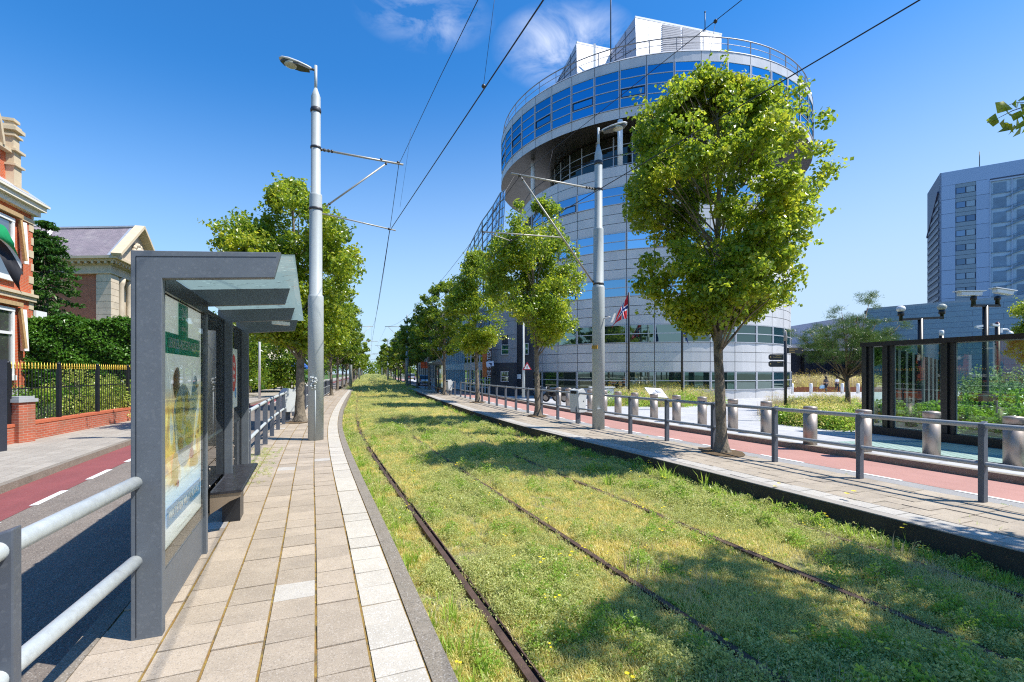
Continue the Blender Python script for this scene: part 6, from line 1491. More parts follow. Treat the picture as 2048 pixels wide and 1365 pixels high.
# far plaza backdrop
bs2 = thing('grey_theatre_building', (38, 72, -.44), 'long low grey building with dark ground floor behind the plaza planting', 'building')
def abx(o, nm, mt, x0, x1, y0, y1, z0, z1): return MB().abox(x0-o.location.x, x1-o.location.x, y0-o.location.y, y1-o.location.y, z0-o.location.z, z1-o.location.z).build(nm, mt, o)
abx(bs2, 'ground_floor', M('dark_glass_front', (.03,.032,.045), .3, var=.4, vs=.4), 30, 70, 72, 90, -.44, hz(703, 72)); abx(bs2, 'upper_wall', M('pale_lilac_panel', (.40,.41,.48), .6, var=.05, vs=.3), 29.5, 51, 71, 90, hz(703, 72)+.01, hz(690, 72)); abx(bs2, 'roof_box', M('pale_lilac_panel', (.40,.41,.48), .6), 48.2, 53.4, 70, 84, hz(703, 72)+.02, hz(637, 70))
for k in range(5): b = MB(); b.abox(-7+k*3.2, -6.3+k*3.2, -.9, -.2, 0, 5.0); b.build('column', dkm, bs2)
bb = thing('blue_grey_hall', (50, 58, -.44), 'large blue-grey windowless hall below the tower', 'building')
a_, c_ = at(1733, 62, 0), at(2200, 47, 0); n_ = Vector((a_.y-c_.y, c_.x-a_.x, 0)).normalized(); n_ = n_ if n_.y > 0 else -n_
pts = [a_, c_, c_+n_*14, a_+n_*14]; hh = hz(628, 62)
bm_ = M('blue_grey_cladding', (.115,.235,.34), .55, var=.10, vs=.25); brick(bm_, 1, 5, .6, .03, (.6,.6,.65), (1, 1, 1), (.93,.95,.97))
q = MB()
for i in range(4):
    p0, p1 = pts[i], pts[(i+1) % 4]; l = (p1-p0).length; q.add([p0-bb.location, p1-bb.location, p1+Vector((0, 0, hh+.44))-bb.location, p0+Vector((0, 0, hh+.44))-bb.location], [(0, 1, 2, 3)], 0, [[(0, 0), (l, 0), (l, hh), (0, hh)]])
q.build('hall_wall', bm_, bb); q = MB(); q.prism([p+Vector((0, 0, hh+.44))-bb.location for p in pts], (0, 0, .25)); q.build('roof_edge', M('roof_edge_blue', (.16,.26,.35), .5), bb)
q = MB(); 
for x, w in ((1.2, 1.6), (4, .6), (5.2, .5)): q.abox(x+a_.x-bb.location.x, x+w+a_.x-bb.location.x, a_.y+1-bb.location.y, a_.y+2-bb.location.y, hh+.6, hh+1.1)
q.build('roof_vents', dkm, bb)
# office tower ---------------------------------------------------------
tw_ = thing('office_tower', (108.0, 120, -.44), 'tall pale blue office tower with a zigzag glazed stair at the right', 'office tower')
tA = Vector((108.1, 120, 0)); tu = Vector((12.6, -8.1, 0)).normalized(); tn = Vector((-tu.y, tu.x, 0)); tn = tn if tn.y > 0 else -tn; TH = hz(347, 120)
TO = tw_.location
def T_(s, e, z): return tA+tu*s-tn*e+Vector((0, 0, z))-TO
pb_ = M('tower_panel', (.30,.43,.62), .45, var=.05, vs=.1, isl=.05); tj = M('tower_joint', (.10,.14,.22), .6)
q = MB(); q.prism([T_(0, -.3, -.44), T_(34, -.3, -.44), T_(34, -.3, TH-.05), T_(0, -.3, TH-.05)], tn*16); q.build('core', tj, tw_)
q = MB(); fh = 3.55
def pan(s0, s1, z0, z1, e=0., mi=0): q.prism([T_(s0, e, z0), T_(s1, e, z0), T_(s1, e, z1), T_(s0, e, z1)], tn*.35, mi)
zt_ = TH; pan(0, 34, TH-3.4, TH)
nf_ = 14
for k in range(nf_):
    z1_ = TH-3.45-k*fh; z0_ = z1_-fh+.08; pan(0, 2.9, z0_, z1_); pan(6.7, 9.1, z0_, z1_)
pan(21.4, 34, -.4, TH-3.45); q.build('facade_panels', pb_, tw_)
q = MB()
for k in range(nf_): z1_ = TH-3.45-k*fh; pan(2.95, 6.65, z1_-fh+1.0+.08, z1_-fh+.08, -.10)
for k in range(nf_): z1_ = TH-3.45-k*fh; pan(2.95, 6.65, z1_-.9, z1_, -.10)
q.build('window_strip', M('tower_strip', (.22,.31,.38), .5, var=.05), tw_)
gt = mirror_glass('tower_window', (.35,.5,.7), (.015,.03,.07), .35); gt2 = M('tower_blind', (.26,.38,.48), .4, var=.1)
for k in range(nf_):
    z1_ = TH-3.45-k*fh
    for s0, s1, mt in ((3.1, 4.7, gt), (4.95, 6.45, gt2 if k not in (2, 7) else gt)):
        q = MB(); pan(s0, s1, z1_-2.35, z1_-1.0, -.05); q.build('window', mt, tw_)
# glazed stair bay
q = MB(); pan(9.2, 21.3, -.4, TH-4.0, -.2); q.build('stair_backing', M('stair_back', (.36,.52,.66), .6, var=.08, vs=.1), tw_)
q = MB(); sl_ = MB()
for k in range(nf_):
    z1_ = TH-4.6-k*fh
    for s0, s1 in ((9.8, 12.0), (13.8, 18.2), (19.2, 21.2)):
        q_ = q; pan(s0, s1, z1_-2.4, z1_, -.10)
q.build('stair_openings', M('stair_dark', (.15,.25,.36), .5, var=.25, vs=.3), tw_)
q = MB()
for k in range(nf_):
    z1_ = TH-4.6-k*fh
    q.beam(T_(9.2, .0, z1_-2.55), T_(21.3, .0, z1_-2.55), .12, .18)
    q.beam(T_(12.0, .1, z1_-3.6), T_(20.5, .1, z1_-.1), .4, .22); q.beam(T_(12.0, .12, z1_-2.7), T_(20.5, .12, z1_+.8), .1, .1)
q.build('stair_flights', M('stair_steel', (.16,.27,.38), .5), tw_)
q = MB()
for s in (9.15, 12.9, 18.8, 21.35): q.beam(T_(s, .05, 0), T_(s, .05, TH-3.9), .18, .18)
q.beam(T_(9.1, .05, TH-4.0), T_(21.4, .05, TH-4.0), .3, .35); q.build('bay_frame', M('bay_frame_pale', (.36,.47,.62), .5), tw_)
# side face and slanted end
q = MB(); z_end = hz(474, 132)
def SD(f, z, e=0): return T_(0, 0, z)+tn*f-tu*e
q.prism([SD(0, -.44), SD(15.5, -.44), SD(15.5, z_end), SD(1.2, TH-4.5), SD(0, TH)], tu*.3); q.build('side_wall', M('side_wall_pale', (.34,.42,.56), .5), tw_)
q = MB()
for k in range(26):
    z0_ = 1+k*1.75
    if z0_ > 46: break
    fe_ = min(15.2, max(2, (TH-4.5-z0_)/(TH-4.5-z_end)*14.3+1.2)); q.prism([SD(1.0, z0_, .05), SD(fe_, z0_, .05), SD(fe_, z0_+.7, .05), SD(1.0, z0_+.7, .05)], -tu*.15)
q.build('side_louvres', M('side_louvre', (.11,.15,.22), .5), tw_)
q = MB(); q.beam(SD(1.2, TH-4.4, .1), SD(15.6, z_end+.1, .1), .5, .5); q.build('side_edge', M('side_dark', (.05,.06,.12), .5), tw_)
q = MB(); q.tube([T_(7.5, -1, TH), T_(7.5, -1, TH+4)], .09, 6); q.build('antenna', dkm, tw_)
q = MB(); q.tube([T_(18.6, -1, TH), T_(18.6, -1, TH+6.5)], .09, 6); q.build('antenna', dkm, tw_)
q = MB(); q.box(T_(23, -4, TH+2.2), tu*3.0, tn*2.5, (0, 0, 2.2)); q.build('roof_plant', white, tw_, bevel=.6); q = MB()
for s in (21, 24.5): q.beam(T_(s, -1.3, TH), T_(s, -1.3, TH+4.6), .35, .3)
q.beam(T_(21, -1.3, TH+4.6), T_(24.5, -1.3, TH+4.6), .3, .3); q.build('roof_frame', dkm, tw_)
q = MB(); q.box(T_(17.6, -1.5, TH+.8), tu*.8, tn*.5, (0, 0, .8)); q.build('roof_unit', dkm, tw_)
# people --------------------------------------------------------------
def skin_body(o, nm, verts, edges, radii, mt, sub=2):
    me = bpy.data.meshes.new(nm); me.from_pydata(verts, edges, []); ob = bpy.data.objects.new(nm, me); link(ob, o); me.materials.append(mt)
    sm = ob.modifiers.new('skin', 'SKIN'); sk_ = me.skin_vertices[0].data if me.skin_vertices else None
    if sk_ is None:
        bpy.context.view_layer.objects.active = ob; bpy.ops.mesh.customdata_skin_add(); sk_ = me.skin_vertices[0].data
    for i, r in enumerate(radii): sk_[i].radius = (r, r) if not isinstance(r, tuple) else r
    sk_[0].use_root = True
    ss_ = ob.modifiers.new('sub', 'SUBSURF'); ss_.levels = sub; ss_.render_levels = sub
    return ob
def person(label, p, top, skinc, hairc, bag=None, phase=1):
    o = thing('person', p, label, 'person', None, rad(8)); sk = M('skin_'+skinc[0], skinc[1], .6, var=.04); w = phase
    v = [(0, 0, .92), (0, .0, 1.10), (0, .0, 1.28), (0, 0, 1.40), (0, .01, 1.47), (0, .0, 1.60),
         (.09, 0, .88), (.10, .10*w, .50), (.10, .02*w, .09), (.10, .16*w+.02, .05), (-.09, 0, .88), (-.10, -.02*w, .50), (-.10, -.20*w, .12), (-.10, -.10*w, .05),
         (.17, 0, 1.36), (.22, -.05*w, 1.10), (.24, .06, .86), (.245, .09, .78), (-.17, 0, 1.36), (-.22, .05*w, 1.10), (-.24, .09, .86), (-.245, .11, .78)]
    e = [(0, 1), (1, 2), (2, 3), (3, 4), (4, 5), (0, 6), (6, 7), (7, 8), (8, 9), (0, 10), (10, 11), (11, 12), (12, 13), (3, 14), (14, 15), (15, 16), (16, 17), (3, 18), (18, 19), (19, 20), (20, 21)]
    r = [(.13, .10), (.115, .09), (.13, .10), (.09, .07), .05, (.085, .10), .085, .055, .035, .03, .085, .055, .035, .03, .055, .04, .03, .033, .055, .04, .03, .033]
    body = skin_body(o, 'body', v, e, r, sk)
    def over(nm, idx, grow, mt):
        mp = {i: k for k, i in enumerate(idx)}; vv = [v[i] for i in idx]; ee = [(mp[a], mp[c]) for a, c in e if a in mp and c in mp]
        rr = [tuple(q+grow for q in r[i]) if isinstance(r[i], tuple) else r[i]+grow for i in idx]; return skin_body(o, nm, vv, ee, rr, mt)
    over('trousers', [0, 6, 7, 8, 10, 11, 12], .018, M('dark_trousers', (.02,.025,.04), .8)); over('top', [2, 1, 3, 14, 15, 18, 19], .022, top)
    hb = MB(); hb.sphere((0, -.01 if False else .0, 1.62), .115, 12, 8, sq=(1, 1.05, 1.1)); 
    if hairc[1]: hb.sphere((0, -.05, 1.47), .10, 10, 6, sq=(1, .6, 1.3))
    hb.build('hair', M('hair_'+hairc[0], (.015,.012,.010), .6), o)
    for sx in (.10, -.10): b = MB(); b.sphere((sx, (.14*w+.05 if sx > 0 else -.12*w+.05), .045), .05, 8, 5, sq=(.8, 2., .8)); b.build('shoe', M('dark_shoe', (.02,.02,.02), .5), o)
    return o
pm = thing  # noqa
person('woman in dark top and trousers walking away with a blue shopping bag', tuple(at(1652, 49.5, -.44)), M('grey_top', (.06,.055,.06), .8), ('a', (.35,.2,.14)), ('black', 1), True, 1)
person('woman in white blouse and dark trousers walking away on the plaza', tuple(at(1674, 50.5, -.44)), M('white_blouse', (.72,.72,.74), .8), ('b', (.42,.26,.19)), ('dark', 0), None, -1)
bg_ = thing('shopping_bag', tuple(at(1645, 49.4, .0)), 'pale blue shopping bag carried by the woman in the dark top', 'bag'); MB().prism([(-.24, 0, 0), (.20, 0, .02), (.24, 0, .34), (-.22, 0, .30)], (0, .14, 0)).build('bag_body', M('bag_blue', (.30,.50,.66), .6, var=.3, vs=9), bg_, bevel=.02); MB().tube([(-.10, .07, .30), (0, .07, .50), (.12, .07, .31)], .012, 6).build('bag_handle', M('bag_blue', (.3,.5,.66)), bg_)
# small plaza bollards far away
for k, px in enumerate((1584, 1622, 1684.5, 1716)):
    o = thing('plaza_bollard', tuple(at(px, 47, -.44)), ['small steel bollard at the foot of the round building, far on the plaza', 'small steel bollard left of the two walking women', 'small steel bollard right of the two walking women', 'small steel bollard behind the pine trunk'][k], 'bollard', 'small bollards on the far plaza'); MB().lathe((0, 0, 0), [(.14, 0), (.14, 1.0), (.10, 1.05)], 10).build('bollard_body', white_m, o)
# scooter by the entrance -------------------------------------------------
def scooter(label, p, rz):
    o = thing('motor_scooter', tuple(p), label, 'motor scooter', 'scooters parked by the dark entrance', rz); bk = M('scooter_black', (.012,.012,.014), .25)
    for y in (-.62, .62):
        b = MB(); n = 18; pr = [(.17, .0), (.20, .045), (.26, .05), (.28, .0), (.26, -.05), (.20, -.045)]; vs = []
        for k in range(n):
            a = 2*math.pi*k/n; vs += [(q, y+r_*math.cos(a), .28+r_*math.sin(a)) for r_, q in pr]
        b.add(vs, [(k*6+j, k*6+(j+1) % 6, ((k+1) % n)*6+(j+1) % 6, ((k+1) % n)*6+j) for k in range(n) for j in range(6)], 0, None, True); w_ = b.build('wheel', M('tyre', (.015,.015,.015), .8), o)
        b = MB(); b.tube([(-.03, y, .28), (.03, y, .28)], .17, 14); b.build('rim', steel, w_)
    b = MB(); b.prism([(-.13, -.75, .42), (-.13, .05, .38), (-.13, .42, .30), (-.13, .46, .36), (-.13, .15, .48), (-.13, -.02, .70), (-.13, -.70, .72)], (.26, 0, 0)); b.build('body_shell', bk, o, bevel=.03)
    b = MB(); b.box((0, -.35, .77), (.13, 0, 0), (0, .36, 0), (0, 0, .05)); b.build('saddle', M('saddle_black', (.02,.02,.02), .6), o, bevel=.03)
    b = MB(); b.prism([(-.16, .42, .30), (-.16, .55, .42), (-.12, .50, .98), (-.12, .42, .98)], (.30, 0, 0)); b.build('leg_shield', bk, o, bevel=.02)
    b = MB(); b.tube([(-.30, .40, 1.05), (0, .47, 1.0), (.30, .40, 1.05)], .018, 8); b.tube([(0, .62, .28), (0, .45, 1.0)], .03, 8); b.build('handlebar', bk, o)
    b = MB(); b.sphere((0, .55, .90), .08, 10, 6); b.build('headlight', white, o); b = MB(); b.abox(-.1, .1, -.84, -.82, .45, .58); b.build('number_plate', M('plate_blue', (.10,.25,.6), .5), o)
scooter('black motor scooter parked left of the round building, near the tree trunk', gp(1094, 803, -.2), rad(70)); scooter('second black motor scooter parked closer to the litter bin', gp(1110, 805, -.2), rad(64))
# cars
def car(label, p, rz, col, nm='parked_car'):
    o = thing(nm, tuple(p), label, 'car', 'cars on the right road', rz); cm_ = M('car_paint_'+col[0], col[1], .25, metal=.4, var=.02, coat=.6)
    b = MB(); pr = [(-2.1, .35), (-2.15, .75), (-1.95, .95), (-1.0, 1.02), (.9, 1.0), (1.9, .85), (2.15, .6), (2.1, .3)]; b.prism([(-.85, y, z) for y, z in pr], (1.7, 0, 0)); b.build('body', cm_, o, bevel=.08)
    b = MB(); pr = [(-2.0, .98), (-1.55, 1.46), (.1, 1.5), (.95, 1.0)]; b.prism([(-.74, y, z) for y, z in pr], (1.48, 0, 0)); b.build('cabin', M('car_glass', (.02,.03,.035), .08), o, bevel=.06)
    b = MB(); b.prism([(-.72, -1.55, 1.47), (-.72, .1, 1.51), (-.72, .1, 1.54), (-.72, -1.5, 1.50)], (1.44, 0, 0)); b.build('roof', cm_, o)
    for x in (-.78, .78):
        for y in (-1.3, 1.35): b = MB(); b.tube([(x-.1, y, .32), (x+.1, y, .32)], .32, 16); w_ = b.build('wheel', M('tyre', (.015,.015,.015), .8), o); b = MB(); b.tube([(x-.105, y, .32), (x+.105, y, .32)], .18, 12); b.build('rim', steel, w_)
    for x in (-.7, .7): b = MB(); b.abox(x-.12, x+.12, -2.19, -2.10, .72, .92); b.build('tail_light', M('tail_red', (.5,.02,.02), .3), o)
    b = MB(); b.abox(-.26, .26, -2.19, -2.15, .5, .62); b.build('number_plate', M('plate_yellow', (.7,.5,.05), .5), o)
    b = MB(); b.abox(-.8, .8, -2.2, -2.05, .34, .5); b.build('bumper', dkm, o)
car('silver hatchback seen from behind on the far right road', at(822.5, 112, -.2), rad(16), ('silver', (.45,.50,.58))); car('white car parked behind the distant tram shelter', tp(66, 5.4, -.2), rad(16), ('white', (.7,.72,.74)))
# ---------------------------------------------------------------- grass and weeds: scattered tufts (stuff)
HID = bpy.data.collections.new('tufts')      # not linked to the scene: only the source of the tufts
gm1 = leafmat('grass_blade', (.27,.29,.06), (.52,.49,.14), (.72,.62,.30), .40, .3)
gm2 = leafmat('herb_leaf', (.22,.28,.085), (.45,.48,.17), (.70,.65,.34), .35, .2)
gm3 = leafmat('weed_leaf', (.14,.27,.035), (.26,.40,.055), (.40,.50,.11), .42, .4)
gm4 = leafmat('straw_blade', (.30,.23,.11), (.46,.38,.22), (.60,.52,.34), .3, .2)
pet = M('yellow_petal', (.80,.62,.01), .6); pet2 = M('pink_petal', (.55,.16,.30), .6)
def blades(seed, n, h, sp, w, lean, mt, curve=.5):
    rg = np.random.default_rng(seed); V = []; Fq = []; rd = random.Random(seed)
    for k in range(n):
        a = rd.uniform(0, 6.28); r = sp*math.sqrt(rd.random()); x, y = r*math.cos(a), r*math.sin(a); t = rd.uniform(0, 6.28) if rd.random() < .4 else a; l = lean*rd.uniform(.2, 1); hh = h*rd.uniform(.5, 1.1); dx, dy = math.cos(t)*l*hh, math.sin(t)*l*hh; wx, wy = -math.sin(t)*w/2, math.cos(t)*w/2
        i = len(V); V += [(x-wx, y-wy, -.01), (x+wx, y+wy, -.01), (x+dx*.4+wx*.8, y+dy*.4+wy*.8, hh*.6), (x+dx*.4-wx*.8, y+dy*.4-wy*.8, hh*.6), (x+dx, y+dy, hh*(1-curve*l*.5))]
        Fq += [(i, i+1, i+2), (i, i+2, i+3), (i+3, i+2, i+4)]
    return V, Fq
def herb(seed, n, h, sp, size, up=.3):
    rg = np.random.default_rng(seed); c = rg.normal(size=(n, 3))*np.array([sp*.5, sp*.5, 0]); c[:, 2] = rg.random(n)**.8*h*np.exp(-(c[:, 0]**2+c[:, 1]**2)/(sp*sp)); d = rg.normal(size=(n, 3))*.5+np.array([0, 0, 1.]); return leaf_cloud(c, d, size, rg, .6, -up)
def tuft(nm, V, Fq, mt, mi=None):
    o = bpy.data.objects.new(nm, np_mesh(nm, np.array(V), np.array(Fq), mt, mi)); HID.objects.link(o); return o
T = []
T.append(tuft('t0', *blades(1, 16, .055, .06, .006, .9, None), gm1)); T.append(tuft('t1', *blades(2, 18, .075, .07, .0065, .8, None), gm1))
T.append(tuft('t2', *herb(3, 60, .075, .075, .017), gm2)); T.append(tuft('t3', *herb(4, 70, .10, .08, .016), gm2)); T.append(tuft('t4', *herb(5, 30, .05, .07, .028), gm3))
T.append(tuft('t5', *blades(6, 14, .14, .06, .004, .5, None), gm4)); T.append(tuft('t6', *blades(7, 14, .17, .05, .010, .7, None), gm3))
def flower(seed, n, h, mtp):
    V, Fq = blades(seed, n*2, h*.5, .05, .006, .6, None); V = list(V); Fq = [tuple(f) for f in Fq]; mi = [0]*len(Fq); rd = random.Random(seed)
    for k in range(n):
        x, y = rd.uniform(-.05, .05), rd.uniform(-.05, .05); tx, ty, z = x+rd.uniform(-.04, .04), y+rd.uniform(-.04, .04), h*rd.uniform(.7, 1.1); i = len(V)
        V += [(x-.002, y, 0), (x+.002, y, 0), (tx, ty, z)]; Fq.append((i, i+1, i+2)); mi.append(0)
        for j in range(7): a = 2*math.pi*j/7; i = len(V); r = .013; V += [(tx, ty, z), (tx+math.cos(a)*r, ty+math.sin(a)*r, z+.004), (tx+math.cos(a+.8)*r, ty+math.sin(a+.8)*r, z+.004)]; Fq.append((i, i+1, i+2)); mi.append(1)
    return V, Fq, mi
V, Fq, mi = flower(11, 2, .16, pet); T.append(tuft('t7', V, Fq, [gm3, pet], mi))
T.append(tuft('t8', *blades(13, 30, .55, .16, .007, .45, None), gm4)); T.append(tuft('t9', *herb(14, 130, .40, .24, .055, .2), gm3))
V, Fq, mi = flower(15, 7, .55, pet2); T.append(tuft('ta', np.array(V), Fq, [gm3, pet2], mi)); T.append(tuft('tb', *herb(16, 120, .55, .26, .04, .3), gm1)); 
V, Fq, mi = flower(17, 9, .6, pet); V = np.array(V); T.append(tuft('tc', V, Fq, [gm1, pet], mi))
T.append(tuft('td', *herb(21, 170, .15, .13, .021, .1), gm2)); T.append(tuft('te', *herb(22, 150, .17, .12, .026, .2), gm3))
def scatter(name, label, pts, kind='stuff'):
    """pts: rows (x, y, z, scale, rot, index)"""
    A = np.array(pts, dtype=np.float32); me = bpy.data.meshes.new(name); me.vertices.add(len(A)); me.vertices.foreach_set('co', A[:, :3].ravel())
    for nm, ty, col in (('s', 'FLOAT', 3), ('r', 'FLOAT', 4)): a = me.attributes.new(nm, ty, 'POINT'); a.data.foreach_set('value', A[:, col].copy())
    a = me.attributes.new('k', 'INT', 'POINT'); a.data.foreach_set('value', A[:, 5].astype(np.int32).copy())
    o = bpy.data.objects.new(name, me); link(o); tag(o, label, name.replace('_', ' '), kind=kind)
    if label is None: pass
    g = bpy.data.node_groups.new(name, 'GeometryNodeTree'); g.interface.new_socket('Geometry', in_out='INPUT', socket_type='NodeSocketGeometry'); g.interface.new_socket('Geometry', in_out='OUTPUT', socket_type='NodeSocketGeometry')
    N = g.nodes; L = g.links; gi = N.new('NodeGroupInput'); go = N.new('NodeGroupOutput'); mp = N.new('GeometryNodeMeshToPoints'); io = N.new('GeometryNodeInstanceOnPoints'); ci = N.new('GeometryNodeCollectionInfo')
    ci.inputs['Collection'].default_value = HID; ci.inputs['Separate Children'].default_value = True; ci.inputs['Reset Children'].default_value = True
    def at_(nm, ty): q = N.new('GeometryNodeInputNamedAttribute'); q.data_type = ty; q.inputs['Name'].default_value = nm; return q.outputs['Attribute']
    L.new(gi.outputs[0], mp.inputs['Mesh']); L.new(mp.outputs[0], io.inputs['Points']); L.new(ci.outputs[0], io.inputs['Instance']); io.inputs['Pick Instance'].default_value = True
    L.new(at_('k', 'INT'), io.inputs['Instance Index']); cx = N.new('ShaderNodeCombineXYZ'); L.new(at_('r', 'FLOAT'), cx.inputs[2]); er = N.new('FunctionNodeEulerToRotation'); L.new(cx.outputs[0], er.inputs[0]); L.new(er.outputs[0], io.inputs['Rotation'])
    L.new(at_('s', 'FLOAT'), io.inputs['Scale']); L.new(io.outputs[0], go.inputs[0]); m = o.modifiers.new('scatter', 'NODES'); m.node_group = g
    return o
rd = random.Random(42); pts = []
def nz(x, y, s, o=0): return noise.noise(Vector((x*s, y*s, o)))
rails = (-3.06, -1.60, .03, 1.39)
y = .6
while y < 300:
    dy = .25 if y < 12 else .5 if y < 40 else 2.
    dens = 1500 if y < 5 else 1050 if y < 8 else 620 if y < 12 else 330 if y < 20 else 170 if y < 40 else 16 if y < 100 else 3
    sc = 1.0 if y < 8 else 1.15 if y < 12 else 1.4 if y < 20 else 1.9 if y < 40 else 4.5 if y < 100 else 9
    wide = 1.0 if y < 52 else 2.0
    o0, o1 = KL+.03, koR(y)-.02
    if y > 52: o0 -= .8; o1 += 1.2
    for k in range(int(dens*dy*(o1-o0)*.9)):
        yy = y+rd.random()*dy; oo = rd.uniform(o0, o1)
        p = tp(yy, oo); 
        if yy < 12 and (abs(p.x) > yy*1.25+.7): continue
        dr = min(abs(oo-r) for r in rails); near_first = abs(oo-rails[0]) < .5
        if near_first and -.05 < (oo-rails[0]) < .10: continue
        if dr < .065 and rd.random() < (.93 if nz(p.x, p.y, .4, 5) < .22 else .4): continue
        h1 = nz(p.x, p.y, .55, 1); h2 = nz(p.x, p.y, 1.6, 2); h3 = nz(p.x, p.y, .9, 7)
        bare = nz(p.x, p.y, 1.1, 11)
        if bare > .34 and rd.random() < .75: continue
        r = rd.random()
        if h1 > .10: k_ = 2 if r < .45 else 3 if r < .74 else 0 if r < .96 else 4
        elif h2 > .12: k_ = 1 if r < .5 else 0 if r < .88 else 4
        else: k_ = 0 if r < .42 else 2 if r < .66 else 1 if r < .93 else 4
        if h3 > .40 and rd.random() < .13: k_ = 5
        if rd.random() < .006 and h2 > -.1: k_ = 7
        if y < 20 and dr > .17 and nz(p.x, p.y, 1.3, 15) > .02 and rd.random() < (.10 if y < 12 else .16): k_ = 13 if rd.random() < .72 else 14
        edge = min(oo-o0, o1-oo)
        if edge < .3 and rd.random() < (.07 if oo < 0 else .14): k_ = 6
        if edge < .16 and rd.random() < .05: k_ = 5
        s = sc*rd.uniform(.55, 1.15)*(1+.55*max(0, h1)*1.4)*(.78 if k_ in (5, 7) and y > 12 else 1)
        if y >= 12 and k_ in (5, 6): s *= .8
        z_ = ZB+.035*noise.noise(Vector((oo*1.2, yy*.7, 3)))-.005+(.12*min(1, (yy-52)/30) if yy > 52 else 0)
        pts.append((p.x, p.y, z_, s, rd.uniform(0, 6.28), k_))
    y += dy
# tall weeds against the right platform wall
for k in range(150):
    yy = rd.uniform(2.5, 30)**1.0; p = tp(yy, koR(yy)-rd.uniform(.03, .3)); pts.append((p.x, p.y, ZB, rd.uniform(.8, 1.9), rd.uniform(0, 6.28), rd.choice([6, 3, 5, 7, 1, 3])))
for px, py, s, k_ in ((1335, 945, 2.6, 6), (1215, 955, 2.2, 6), (1955, 1080, 2.6, 6), (1495, 985, 2.0, 5), (1640, 1020, 2.4, 5), (1700, 1030, 2.6, 7), (1560, 1000, 2.2, 7), (1410, 960, 2.4, 6), (1950, 1110, 2.4, 3), (1800, 1095, 2.2, 5), (900, 1230, 1.5, 6), (940, 1290, 1.6, 6), (1260, 1120, 2.4, 5), (1290, 1140, 2.2, 5), (960, 930, 2.0, 5)):
    p = gp(px, py+18, ZB); pts.append((p.x, p.y, ZB, s, rd.uniform(0, 6), k_))
for px, py, n_ in ((1290, 1085, 46), (1330, 1150, 34), (985, 940, 40), (1010, 920, 26), (960, 955, 20), (1180, 1010, 16), (1420, 1180, 18)):
    c = gp(px, py+12, ZB)
    for k in range(n_): pts.append((c.x+rd.gauss(0, .22), c.y+rd.gauss(0, .28), ZB, rd.uniform(.6, 1.15), rd.uniform(0, 6), rd.choice([5, 5, 0])))
scatter('track_vegetation', 'patchy sedum, grass and weeds covering the tram track bed', pts)
# orange-brown litter in the long joints and weeds at the left railing
pts = []
for k in range(260):
    yy = rd.uniform(9.2, 12.6); p = tp(yy, -5.35+rd.uniform(-.25, .35)*(1 if rd.random() < .6 else .4)); pts.append((p.x, p.y, -.01, rd.uniform(.3, .8), rd.uniform(0, 6.28), rd.choice([2, 3, 4, 3])))
for k in range(120):
    yy = rd.uniform(13, 48); p = tp(yy, -5.55+rd.uniform(-.1, .1)); pts.append((p.x, p.y, -.03, rd.uniform(.3, .7), rd.uniform(0, 6.28), rd.choice([2, 0, 4, 0])))
for k in range(90):
    yy = rd.uniform(4, 40); p = tp(yy, koR(yy)+rd.choice([1.98, 2.05])); pts.append((p.x, p.y, -.03, rd.uniform(.25, .6), rd.uniform(0, 6.28), rd.choice([2, 0, 4])))
scatter('kerb_weeds', 'small weeds growing at the railing feet and kerbs', pts)
# plaza beds
def inside(poly, x, y):
    c = False; j = len(poly)-1
    for i in range(len(poly)):
        if (poly[i][1] > y) != (poly[j][1] > y) and x < (poly[j][0]-poly[i][0])*(y-poly[i][1])/(poly[j][1]-poly[i][1])+poly[i][0]: c = not c
        j = i
    return c
def fill(poly, n, ks, s0, s1, z=.02):
    xs = [p[0] for p in poly]; ys = [p[1] for p in poly]; out = []
    while len(out) < n:
        x, y = rd.uniform(min(xs), max(xs)), rd.uniform(min(ys), max(ys))
        if inside(poly, x, y):
            g_ = nz(x, y, .5, 4); kk = ks[min(len(ks)-1, max(0, int((g_+.5)*len(ks)+rd.uniform(-1.2, 1.2))))]; out.append((x, y, pz(0, y)+z, rd.uniform(s0, s1), rd.uniform(0, 6.28), kk))
    return out
scatter('plaza_planting', 'mixed green perennials, pink flowers and grasses in the plaza bed by the fingerpost', fill(bed1, 1100, [9, 11, 9, 12, 8, 10], .9, 1.65)+fill([(9.1, 16.2), (9.9, 14.3), (10.8, 14.7), (11, 16.5), (9.8, 17.5)], 160, [9, 9, 11], 1.0, 1.7))
scatter('building_planting', 'yellow-green grasses and flowers in front of the round building', fill([(5.0, 27), (9, 25.5), (13.6, 30), (12, 35), (7, 34.8)], 620, [9, 11, 8, 9, 12], 1.3, 2.3))
scatter('dry_meadow_planting', 'tall yellow dry grasses behind the rusty planter edge', fill([(28, 52), (46, 52), (50, 66), (26, 66)], 900, [8, 12, 11, 8], 2.4, 4.0))
